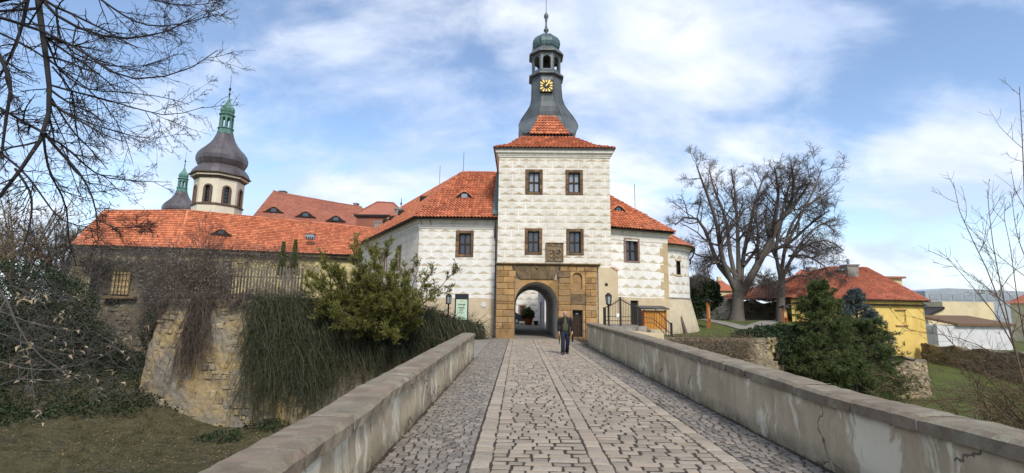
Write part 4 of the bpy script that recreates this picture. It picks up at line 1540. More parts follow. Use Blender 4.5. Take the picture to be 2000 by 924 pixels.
# heraldic relief panel
rp = FT.rect(1065.5, 474, 1100.5, 510.5)
q = MB()
q.obox(FT, rp[0], rp[2], rp[1], rp[3], -.02, .05)
b_ = 0.07
for (a, c, b, d) in ((rp[0], rp[1], rp[2], rp[1] + b_), (rp[0], rp[3] - b_, rp[2], rp[3]), (rp[0], rp[1] + b_, rp[0] + b_, rp[3] - b_), (rp[2] - b_, rp[1] + b_, rp[2], rp[3] - b_)):
    q.obox(FT, a, b, c, d, .04, .12, .02)
rel = q.build('relief_panel', M['relief'], gate)
for s_ in (0, 1):
    q = MB()
    cu_ = rp[0] + (rp[2] - rp[0]) * (0.29 + 0.42 * s_)
    hgt = rp[3] - rp[1]
    w_ = (rp[2] - rp[0]) * 0.17
    zc_ = rp[1] + hgt * 0.34
    # arch frame
    for k in range(10):
        a0_, a1_ = pi * k / 10, pi * (k + 1) / 10
        q.tube([FT.P(cu_ - w_ * 1.08 * cos(a0_), zc_ + .12 + w_ * 1.08 * sin(a0_), .07), FT.P(cu_ - w_ * 1.08 * cos(a1_), zc_ + .12 + w_ * 1.08 * sin(a1_), .07)], .025, 5)
    q.tube([FT.P(cu_ - w_ * 1.08, rp[1] + .1, .07), FT.P(cu_ - w_ * 1.08, zc_ + .12, .07)], .025, 5)
    q.tube([FT.P(cu_ + w_ * 1.08, rp[1] + .1, .07), FT.P(cu_ + w_ * 1.08, zc_ + .12, .07)], .025, 5)
    # shield, helm and mantling
    sh = [(-.6, .35), (.6, .35), (.6, -.1), (.3, -.5), (0, -.68), (-.3, -.5), (-.6, -.1)]
    q.prism([FT.P(cu_ + a * w_, zc_ - .05 + b * w_, .045) for a, b in sh], FT.n * .07)
    q.sphere(FT.P(cu_, zc_ + w_ * .62, .09), w_ * .27, 8, 5)
    gg = random.Random(40 + s_)
    for k in range(16):
        an = gg.uniform(0, 2 * pi)
        rr_ = w_ * gg.uniform(.62, .95)
        q.sphere(FT.P(cu_ + rr_ * cos(an), zc_ + .02 + rr_ * sin(an) * 1.1, .06), w_ * gg.uniform(.10, .2), 6, 4)
    q.build('coat_of_arms', M['relief'], rel)
q = MB()
gg = random.Random(4)
for k in range(7):
    q.sphere(FT.P(rp[0] + (rp[2] - rp[0]) * (.15 + .7 * k / 6), rp[3] - .2 + .04 * sin(k * 2), .06), .06, 6, 4)
q.build('relief_scroll', M['relief'], rel)
# small keystone boss
q = MB()
q.sphere(FT.P(xz(538), zt - .14, PO + .02), .10, 10, 6)
q.build('keystone_boss', M['sandstone_dark'], gate, True)

# passage: barrel vault through tower and rear building
PL = 12.5
q = MB()
segs = 14
prev = None
for y in np.linspace(-0.25, -PL, 8):
    ring = [FT.P(ARC0, -.1, y), FT.P(ARC0, ARCS, y)] + [FT.P(ARCC - ARCR * cos(pi * k / segs), ARCS + ARCR * sin(pi * k / segs), y) for k in range(1, segs)] + [FT.P(ARC1, ARCS, y), FT.P(ARC1, -.1, y)]
    if prev:
        for i in range(len(ring) - 1):
            q.quad(prev[i], prev[i + 1], ring[i + 1], ring[i])
    prev = ring
q.build('passage_vault', M['whitewash'], gate, True)
# rear block above and around the vault so that no light leaks in
q = MB()
for (u0, u1, z0, z1) in ((TL, ARC0 - .05, -.3, ARCTOP + .3), (ARC1 + .05, TR, -.3, ARCTOP + .3), (ARC0 - .05, ARC1 + .05, ARCTOP + .03, ARCTOP + .3)):
    q.obox(FT, u0, u1, z0, z1, -PL, -TD - .02)
q.build('rear_block', M['whitewash'], gate)
# downpipe on the left corner of the tower, tower-side fascia
downpipe(gate, [FT.P(TL - .12, GZ(968, 432), .10), FT.P(TL - .10, GZ(968, 470), .10), FT.P(TL - .10, 3.2, .10), FT.P(TL - .10, 0.25, .10), FT.P(TL - .10, 0.05, .30)])

# ================================================================== WINGS OF THE GATE HOUSE
# ---- wing with the outer corner, left of the tower; its flank runs back to the long range
YW = T + 0.7
C0 = at(816, 520, YW)                              # outer corner
C1 = at(972, 520, YW)
FW = Frame(C0, C1)
zE = zat(890, 427, YW - 0.35)                      # eave height
sdir = Vector((sin(radians(-31)), cos(radians(-31)), 0))
SL = 16.0
C2 = up(C0, 0) + sdir * SL
FS = Frame(C2, C0)                                 # flank wall, seen from outside left to right
lw = thing('gatehouse_wing', up((Vector(C0) + Vector(C1)) / 2, 0), 'white scratched-plaster wing with hipped tile roof behind the olive yew', 'building')
wo, wi = FW.rect(890, 450, 925, 502), FW.rect(896.5, 456, 919.5, 497)
m = MB()
wall_sheet(m, FW, 0, FW.len, -0.4, zE + .05, [wi])
m.build('front_wall', M['sg_left'], lw)
add_window(lw, FW, wo, wi)
m = MB()
so, si = FS.rect(783, 462, 794, 505), FS.rect(785, 464, 793, 503)
side_holes = [(SL - 4.6, zE - 3.0, SL - 3.8, zE - 1.4), (SL - 8.6, zE - 3.0, SL - 7.8, zE - 1.4)]
wall_sheet(m, FS, 0, SL, -0.4, zE + .05, side_holes)
m.build('flank_wall', M['sg_side'], lw)
for h in side_holes:
    add_window(lw, FS, (h[0] - .12, h[1] - .12, h[2] + .12, h[3] + .12), h, 'win_pink', nblk=4)
m = MB()
pw = [C2, C0, C1]
cornice(m, pw, [(0.003, zE - .62), (.04, zE - .62), (.05, zE - .5), (.09, zE - .48), (.10, zE - .32), (.16, zE - .26), (.20, zE - .12), (.28, zE - .06), (.30, zE + .04), (.003, zE + .04)])
m.build('cornice', M['cornice'], lw)
# roof
RX = at(905, 336.5, YW + 5.2)
zR = RX.z
OVR = 0.42
E_c = FW.P(0, zE + .05) + (FW.n + FS.n) / max(.3, (FW.n + FS.n).dot(FW.n)) * OVR
E_r = FW.P(FW.len - .02, zE + .05, OVR)
E_l = FS.P(0, zE + .05, OVR)
Rr_ = Vector((E_r.x, RX.y, zR))
Rl_ = up(RX, zR) + sdir * (SL - 1.0)
rf = MB()
tile_field(rf, E_c, E_r, [E_c, E_r, Rr_, RX], tw=0.225, th=0.29, seed=31, amp=.075, step=.075)
tile_field(rf, E_l, E_c, [E_l, E_c, RX, Rl_], tw=0.225, th=0.29, seed=32, amp=.075, step=.075)
caps(rf, E_c, RX, .13)
caps(rf, RX, Rr_, .13)
caps(rf, RX, Rl_, .13)
rf.build('roof_tiles', M['tile'], lw, kind='stuff')
m = MB()
dn = Vector((0, 0, -.08))
m.poly([E_c + dn, E_r + dn, Rr_ + dn, RX + dn])
m.poly([E_l + dn, E_c + dn, RX + dn, Rl_ + dn])
bk = Vector((0, 7, 0))
m.poly([RX + dn, Rr_ + dn, up(Rr_ + bk, zE), up(RX + bk, zE)])
m.poly([RX + dn, Rl_ + dn, up(Rl_ + Vector((6, 4, 0)), zE), up(RX + Vector((6, 4, 0)), zE)])
m.build('roof_boarding', M['gutter'], lw)
n_fr = (E_r - E_c).cross(RX - E_c)
n_sd = (E_c - E_l).cross(Rl_ - E_l)


def on_plane(px, py, p0, nn):
    d = ray(px, py)
    return EYE + d * ((p0 - EYE).dot(nn) / d.dot(nn))


c_ = on_plane(907, 389, E_c, n_fr)
eye_dormer(lw, c_, FW.u, 1.75, .50, n_fr, pane='glass_pale')
for (px, py) in ((827, 394), (784, 421), (766, 431), (754, 437)):
    c_ = on_plane(px, py, E_c, n_sd)
    m = MB()
    a_ = -Vector((FS.n.x, FS.n.y, 0))
    q0 = c_ + Vector((0, 0, .05))
    w_ = .2
    m.loft([[q0 + FS.u * -w_ + FS.n * .25, q0 + FS.u * w_ + FS.n * .25, q0 + FS.u * w_ * .8 + FS.n * .25 + Vector((0, 0, .35)), q0 + FS.u * -w_ * .8 + FS.n * .25 + Vector((0, 0, .35))],
            [q0 + FS.u * -w_ - FS.n * .5, q0 + FS.u * w_ - FS.n * .5, q0 + FS.u * w_ * .8 - FS.n * .5 + Vector((0, 0, .45)), q0 + FS.u * -w_ * .8 - FS.n * .5 + Vector((0, 0, .45))]])
    m.build('roof_vent', M['dark'], lw)
gutter(lw, E_c + Vector((0, -.05, -.06)), E_r + Vector((-.1, -.05, -.06)))
gutter(lw, E_l + FS.n * .05 + Vector((0, 0, -.06)), E_c + FS.n * .05 + Vector((0, 0, -.06)))
downpipe(lw, [E_r + Vector((-.12, -.05, -.12)), FW.P(FW.len - .2, zE - .65, .12), FW.P(FW.len - .2, zE - 1.2, .10)])
m = MB()
m.add([E_r + Vector((-.38, -.05, .24)), E_r + Vector((.10, -.05, .24)), Rr_ + Vector((.10, 0, .28)), Rr_ + Vector((-.38, 0, .28))], [(0, 1, 2, 3)])
m.add([E_r + Vector((-.02, -.05, .10)), E_r + Vector((.12, -.05, .10)), Rr_ + Vector((.12, 0, .75)), Rr_ + Vector((-.02, 0, .75))], [(0, 1, 2, 3)])
m.build('valley_flashing', M['lead'], lw)
# two short spouts and three lightning rods
m = MB()
for px in (822, 840):
    p = at(px, 430, YW - .3)
    m = MB()
    m.tube([p, p + Vector((.1, -.05, -.32))], .025, 5)
    m.build('drain_spout', M['gutter'], lw)
m = MB()
m.tube([RX, RX + Vector((0, 0, 1.6))], .018, 5)
m.build('lightning_rod', M['iron'], lw)
m = MB()
m.tube([RX + sdir * 5, RX + sdir * 5 + Vector((0, 0, 1.8))], .018, 5)
m.build('lightning_rod', M['iron'], lw)
for (px0, px1, py0, py1, yy) in ((731, 743.5, 433, 458, 46.0), (771, 784, 407, 432, 43.0)):
    a, b = at(px0, py0, yy), at(px1, py1, yy)
    m = MB()
    m.box((a.x, yy, b.z - 1), (b.x, yy + .6, a.z))
    m.box((a.x - .06, yy - .06, a.z - .1), (b.x + .06, yy + .66, a.z + .08))
    m.build('chimney', M['chimney'], lw)
# round white plaque on the plinth
m = MB()
cu_, cz_ = FW.hit(945, 595)
ring = [FW.P(cu_ + .17 * cos(2 * pi * k / 20), cz_ + .17 * sin(2 * pi * k / 20), .012) for k in range(20)]
m.prism(ring, FW.n * .03)
m.build('round_plaque', M['whitewash'], lw)

# ---- wing right of the tower
YR0, YR1 = T + 0.55, T + 2.2
D0, D1 = at(1190, 560, YR0), at(1306, 560, YR1)
FR = Frame(D0, D1)
zER = at(1250, 451, (YR0 + YR1) / 2).z
rw = thing('gatehouse_wing', up((Vector(D0) + Vector(D1)) / 2, 0), 'white scratched-plaster wing with tan corner stones right of the arch', 'building')
wo, wi = FR.rect(1218, 465, 1249, 513), FR.rect(1222.5, 468.5, 1245.5, 510)
dh = FR.rect(1232, 587, 1247.5, 637)
m = MB()
u1 = FR.len
wall_sheet(m, FR, -.6, u1, -1.2, zER - .3, [wi, dh])
FR2 = Frame(FR.P(u1, 0), FR.P(u1, 0, -8))
wall_sheet(m, FR2, 0, 8, -1.2, zER - .3)
m.build('front_wall', M['sg_right'], rw)
add_window(rw, FR, wo, wi, 'win_pink', 'glass')
m = MB()
m.obox(FR, dh[0], dh[2], dh[1], dh[3], -.24, -.18)
for k in range(3):
    m.obox(FR, dh[0] + .05 + k * .16, dh[0] + .17 + k * .16, dh[1] + .08, dh[3] - .08, -.18, -.165)
m.build('side_door', M['dark'], rw)
# thickened plaster buttress beside the portal, with its tiled edge and a small vent
b0, b1 = FT.hit(1168, 560)[0], FT.hit(1206, 560)[0]
zb0, zb1 = FT.hit(1168, 523)[1], FT.hit(1206, 531)[1]
m = MB()
m.prism([FT.P(b0, -.4, .02), FT.P(b1, -.4, .02), FT.P(b1, zb1, .02), FT.P(b0 + (b1 - b0) * .65, zb0, .02), FT.P(b0, zb0, .02)], FT.n * .16)
bt = m.build('plaster_buttress', M['plaster'], rw)
m = MB()
m.obox(FT, *[FT.hit(1180.5, 556)[0], FT.hit(1186, 556)[0], FT.hit(1183, 559)[1], FT.hit(1183, 553.5)[1]], .175, .19)
m.build('vent', M['dark'], bt)
m = MB()
for k in range(4):
    t = .66 + .09 * k
    u_ = b0 + (b1 - b0) * t
    z_ = zb0 + (zb1 - zb0) * (t - .65) / .35
    m.obox(FT, u_, u_ + .13, z_ + .005, z_ + .05, .0, .24)
m.build('edge_tile', M['tile'], bt, kind='stuff')
# quoins
hq = .56
k = 0
z = 2.65
while z < zER - .75:
    q = MB()
    w_ = .62 if k % 2 else .36
    q.obox(FR, u1 - w_, u1 + .012, z + .01, z + hq - .01, -.02, .015)
    q.build('corner_stone', M['quoin'], rw)
    z += hq
    k += 1
m = MB()
cornice(m, [FR.P(-.1, 0), FR.P(u1, 0), FR.P(u1, 0, -8)], [(0.003, zER - .72), (.03, zER - .72), (.04, zER - .38), (.10, zER - .34), (.13, zER - .2), (.24, zER - .08), (.27, zER), (.003, zER)])
m.build('cornice', M['cornice'], rw)
OVQ = .38
Er0 = FR.P(-.3, zER + .02, OVQ)
Er1 = FR.P(u1 + OVQ, zER + .02, OVQ)
Er2 = FR.P(u1 + OVQ, zER + .02, -8)
ridge0 = Vector((FT.P(TR, 0).x - .1, YR0 + 4.6, at(1192, 377, YR0 + 4.6).z))
# hip line runs from the corner up to a ridge that dies into the tower flank
rz = ridge0.z + .9
rp_ = FR.P(.55, rz, -4.3)
rf = MB()
nrm_r = (Er1 - Er0).cross(Vector((ridge0.x, ridge0.y, rz)) - Er0)
top0 = on_plane(1192, 377, Er0, (Er1 - Er0).cross(FR.P(0, rz, -4.4) - Er0))
T0_ = FR.P(-.3, rz, -4.4)
T1_ = FR.P(.35, rz, -4.4)
tile_field(rf, Er0, Er1, [Er0, Er1, T1_, T0_], tw=.225, th=.245, seed=41, amp=.075, step=.075)
tile_field(rf, Er1, Er2, [Er1, Er2, FR.P(.35, rz, -8), T1_], tw=.225, th=.245, seed=42, amp=.075, step=.075)
caps(rf, Er1, T1_, .13)
rf.build('roof_tiles', M['tile'], rw, kind='stuff')
m = MB()
m.poly([Er0 + dn, Er1 + dn, T1_ + dn, T0_ + dn])
m.poly([Er1 + dn, Er2 + dn, FR.P(.35, rz, -8) + dn, T1_ + dn])
m.build('roof_boarding', M['gutter'], rw)
nr_ = (Er1 - Er0).cross(T0_ - Er0)
eye_dormer(rw, on_plane(1207, 414, Er0, nr_), FR.u, 1.5, .40, nr_)
gutter(rw, Er0 + Vector((0, 0, -.07)), Er1 + Vector((0, 0, -.07)), .06)
m = MB()
p = on_plane(1251, 420, Er0, nr_) + Vector((0, 1.5, 0))
m.tube([p, p + Vector((0, 0, 2.6))], .02, 5)
m.build('lightning_rod', M['iron'], rw)
a, b = at(1252, 418, 37), at(1265, 432, 37)
m = MB()
m.box((a.x, 37, b.z - 1), (b.x, 37.6, a.z))
m.build('chimney', M['chimney'], rw)

# ---- round tower with the battered foot
YC = 37.2
xr = at(1341, 540, YC).x
RR = 3.5
cx0 = xr - RR
rt = thing('round_tower', (cx0, YC, 0), 'round bastion with scratched white plaster and battered base beside the lime trees', 'tower')
zt0 = at(1325, 484, YC - RR * .6).z
zbt = at(1325, 583, YC - RR * .6).z
m = MB()
n = 48
for i in range(n):
    a0_, a1_ = 2 * pi * i / n, 2 * pi * (i + 1) / n
    P = lambda an, r_, z: Vector((cx0 + r_ * cos(an), YC + r_ * sin(an), z))
    am = (a0_ + a1_) / 2
    win = (i == 40)
    zw0, zw1 = at(1314, 535, YC - RR).z, at(1314, 508, YC - RR).z
    cuts = [zbt, zt0] if not win else [zbt, zw0, zw1, zt0]
    for k, (z0, z1) in enumerate(zip(cuts[:-1], cuts[1:])):
        if win and k == 1:
            continue
        m.quad(P(a0_, RR, z0), P(a1_, RR, z0), P(a1_, RR, z1), P(a0_, RR, z1), uv=[(a0_ * RR, z0), (a1_ * RR, z0), (a1_ * RR, z1), (a0_ * RR, z1)])
    if win:
        aw = (a0_, a1_, zw0, zw1)
    rb = RR + .95
    m.quad(P(a0_, rb, -1.2), P(a1_, rb, -1.2), P(a1_, RR + .03, zbt - .02), P(a0_, RR + .03, zbt - .02), uv=[(a0_ * RR, -1.2), (a1_ * RR, -1.2), (a1_ * RR, 2.0), (a0_ * RR, 2.0)])
m.build('round_wall', M['sg_round'], rt)
a0_, a1_, zw0, zw1 = aw
m = MB()
m.loft([[P(a0_, RR - .22, zw0), P(a1_, RR - .22, zw0), P(a1_, RR - .22, zw1), P(a0_, RR - .22, zw1)], [P(a0_, RR - .20, zw0), P(a1_, RR - .20, zw0), P(a1_, RR - .20, zw1), P(a0_, RR - .20, zw1)]])
w_ = m.build('window', M['dark'], rt)
for (za, zb2) in ((zw0 - .12, zw0), (zw1, zw1 + .12)):
    m = MB()
    m.loft([[P(a0_ - .03, RR - .15, za), P(a1_ + .03, RR - .15, za), P(a1_ + .03, RR - .15, zb2), P(a0_ - .03, RR - .15, zb2)], [P(a0_ - .03, RR + .05, za), P(a1_ + .03, RR + .05, za), P(a1_ + .03, RR + .05, zb2), P(a0_ - .03, RR + .05, zb2)]])
    m.build('stone_block', M['quoin'], w_)
m = MB()
m.lathe((cx0, YC), [(RR, zt0 - .35), (RR + .1, zt0 - .3), (RR + .14, zt0 - .12), (RR + .25, zt0), (RR + .25, zt0 + .05), (RR - .1, zt0 + .05)], 48, cap=False)
m.build('cornice', M['cornice'], rt)
m = MB()
m.lathe((cx0, YC), [(RR + .02, zbt - .10), (RR + .07, zbt - .06), (RR + .07, zbt + .02), (RR + .01, zbt + .05)], 48, cap=False)
m.build('string_course', M['chimney'], rt)
rf = MB()
zap = zt0 + 2.5
seg = 28
for i in range(seg):
    a0_, a1_ = 2 * pi * i / seg, 2 * pi * (i + 1) / seg
    e0, e1 = P(a0_, RR + .42, zt0 + .05), P(a1_, RR + .42, zt0 + .05)
    t0_, t1_ = P(a0_, .25, zap), P(a1_, .25, zap)
    tile_field(rf, e0, e1, [e0, e1, t1_, t0_], tw=.21, th=.26, seed=60 + i, amp=.045, ns=4)
rf.build('roof_tiles', M['tile'], rt, kind='stuff')
m = MB()
m.lathe((cx0, YC), [(RR + .40, zt0 + .0), (RR + .49, zt0 - .04), (RR + .52, zt0 + .05), (RR + .44, zt0 + .06)], 48, cap=False)
m.build('gutter', M['gutter'], rt)
pa = radians(-15)
downpipe(rt, [P(pa, RR + .48, zt0 - .05), P(pa, RR + .3, zt0 - .5), P(pa, RR + .12, zt0 - .75), P(pa, RR + .12, zt0 - 1.1)])
# buttress strip and ledge at the foot
m = MB()
u_a = FR.hit(1312, 600)
pb = at(1318, 590, YC - RR + .6)
m.prism([pb, pb + Vector((.14, .02, 0)), pb + Vector((.52, -1.0, -2.2)), pb + Vector((.36, -1.02, -2.2))], Vector((0, .35, 0)))
m.build('wooden_prop', M['wood_grey'], rt)

# ---- courtyard seen through the arch
ct = thing('courtyard_range', (0, 62, 0.4), 'white scratched-plaster courtyard building seen through the gate arch', 'building')
FC = Frame((-8, 62), (10, 62))
wh = (FC.hit(1016, 606)[0], FC.hit(1020, 615)[1], FC.hit(1024, 606)[0], FC.hit(1020, 598)[1])
m = MB()
wall_sheet(m, FC, 0, 18, -.3, 9, [wh])
m.build('wall', M['sg_court'], ct)
add_window(ct, FC, (wh[0] - .22, wh[1] - .2, wh[2] + .22, wh[3] + .2), wh, 'win_pink', nblk=4)
pr = thing('passage_wall', (FT.P(ARC1, 0).x, 50, 0), 'pale lavender-white wall with pointed doorway beyond the gate passage', 'wall')
xw = FT.P(ARC1, 0).x - .12
FP = Frame((xw, T + 27.5), (xw, T + PL + .02))
m = MB()
dh2 = (FP.len * .42, .1, FP.len * .60, 2.6)
wall_sheet(m, FP, 0, FP.len, -.3, 7, [dh2])
m.quad((xw, T + 27.5, -.3), (xw + 3, T + 27.5, -.3), (xw + 3, T + 27.5, 7), (xw, T + 27.5, 7))
m.build('wall', M['whitewash'], pr)
m = MB()
m.obox(FP, dh2[0], dh2[2], dh2[1], dh2[3], -.2, -.15)
m.build('pointed_door', M['sign_black'], pr)

# ================================================================== BUILDINGS FARTHER BACK
# ---- long range with the bright tile roof
lr = thing('long_range', (-25, 47, 1.9), 'long low range with bright orange tile roof and stained yellow wall', 'building')
zEL = 7.3
A0 = hitz(140, 478.5, zEL)
A1 = hitz(348, 484.5, zEL)
A2 = hitz(735, 500, zEL)
zRL = 11.6
B0 = hitz(205, 412.5, zRL)
B1 = hitz(367, 412, zRL)
B2 = hitz(736, 447.5, zRL)


def tile_ruled(m, E0, E1, R0, R1, tw=.25, th=.36, amp=.08, step=.08, ns=3, seed=0):
    E0, E1, R0, R1 = map(Vector, (E0, E1, R0, R1))
    nrm = (E1 - E0).cross(R0 - E0).normalized()
    if nrm.z < 0:
        nrm = -nrm
    nu = int((E1 - E0).length / tw)
    nv = int(((R0 - E0).length + (R1 - E1).length) / 2 / th)
    g = np.random.default_rng(seed)
    tr = g.random((nv, nu))
    dz = g.uniform(-.01, .01, (nv, nu))
    us = np.arange(nu * ns + 1) / (nu * ns)
    ph = np.arange(nu * ns + 1) / ns
    h = amp * (0.5 - 0.5 * np.cos(2 * pi * ph)) ** 0.8
    col = np.minimum(ph.astype(int), nu - 1)
    e0, e1, r0, r1, n_ = [np.array(x) for x in (E0, E1, R0, R1, nrm)]
    Es = e0 + (e1 - e0) * us[:, None]
    Rs = r0 + (r1 - r0) * us[:, None]
    V, Fs, Rr = [], [], []
    K = len(us)
    for k in range(nv):
        d = dz[k, col]
        lo = Es + (Rs - Es) * ((k - .08) / nv)
        hi = Es + (Rs - Es) * ((k + 1) / nv)
        b = 3 * K * k
        V += [lo + n_ * (h + step + d)[:, None], hi + n_ * (h + d * .5)[:, None], lo + n_ * (h * .7)[:, None]]
        i = np.arange(K - 1)
        Fs += [np.stack([b + i, b + i + 1, b + K + i + 1, b + K + i], 1), np.stack([b + 2 * K + i, b + 2 * K + i + 1, b + i + 1, b + i], 1)]
        rr = tr[k, col[:-1]]
        Rr += [rr, rr]
    V, Fs, Rr = np.concatenate(V), np.concatenate(Fs), np.concatenate(Rr)
    b = len(m.v)
    m.v.extend(map(tuple, V))
    m.f.extend([tuple(q) for q in (Fs + b)])
    m.r.extend(Rr.tolist())


rf = MB()
tile_ruled(rf, A1, A2, B1, B2, seed=3)
rf.build('roof_tiles', M['tile_far'], lr, kind='stuff')
rf = MB()
A00 = A0 + (A1 - A0) * .02
tile_ruled(rf, A0, A1, B0, B1, seed=6)
Ah = A0 + Vector((-1.0, 9.5, 0))
tile_ruled(rf, Ah, A0, B0 + Vector((-.02, .02, 0)), B0, seed=7)
rf.build('roof_tiles', M['tile_far'], lr, kind='stuff')
rc = MB()
for (a, b) in ((A0, B0), (B0, B1), (A1, B1), (B1, B2)):
    caps(rc, a + Vector((0, 0, .05)), b + Vector((0, 0, .05)), .14, .42)
rc.build('ridge_tiles', M['tile_far'], lr, kind='stuff')
m = MB()
dn2 = Vector((0, 0, -.55))
for (p, q, r_) in ((A0, A1, B1), (A0, B1, B0)):
    m.poly([p + dn2, q + dn2, r_ + dn2])
m.poly([A1 + dn2, A2 + dn2, B2 + dn2, B1 + dn2])
m.poly([Ah + dn2, A0 + dn2, B0 + dn2])
m.poly([B0 + dn2, B1 + dn2, B1 + Vector((0, 7, -5)), B0 + Vector((0, 7, -5))])
m.poly([B1 + dn2, B2 + dn2, B2 + Vector((0, 7, -5)), B1 + Vector((0, 7, -5))])
m.build('roof_boarding', M['gutter'], lr)
m = MB()
for (a, b) in ((Ah, A0), (A0, A1), (A1, A2)):
    f = Frame(a, b)
    wall_sheet(m, f, 0, f.len, 1.0, zEL - .02, out=-.35)
m.build('wall', M['stained'], lr)
m = MB()
cornice(m, [up(Ah, 0), up(A0, 0), up(A1, 0), up(A2, 0)], [(-.34, zEL - .35), (-.25, zEL - .33), (-.2, zEL - .15), (-.1, zEL - .1), (-.1, zEL - .01), (-.34, zEL - .01)])
m.build('cornice', M['stained'], lr)
gutter(lr, A0 + Vector((0, -.08, -.05)), A1 + Vector((0, -.08, -.05)), .07)
gutter(lr, A1 + Vector((0, -.08, -.05)), A2 + Vector((0, -.08, -.05)), .07)
n_l = (A2 - A1).cross(B1 - A1)
eye_dormer(lr, on_plane(432, 457, A1, n_l), (A2 - A1), 2.0, .5, n_l, 'tile_far')
eye_dormer(lr, on_plane(226, 455, A0, (A1 - A0).cross(B0 - A0)), (A1 - A0), 2.0, .5, (A1 - A0).cross(B0 - A0), 'tile_far')
sk = on_plane(607.5, 468, A1, n_l) + Vector((0, -.35, .25))
m = MB()
m.box((sk.x - .42, sk.y - .05, sk.z - .25), (sk.x + .42, sk.y + .5, sk.z + .28))
m.build('skylight', M['glass_pale'], lr)
m = MB()
for k in range(4):
    m.box((sk.x - .42 + k * .22, sk.y - .07, sk.z - .25), (sk.x - .28 + k * .22, sk.y - .055, sk.z - .02))
m.box((sk.x - .48, sk.y - .1, sk.z + .28), (sk.x + .48, sk.y + .55, sk.z + .35))
m.build('skylight_frame', M['sign_black'], lr)

# ---- church tower with brown onion dome; a twin stands behind it
YT = 62.0


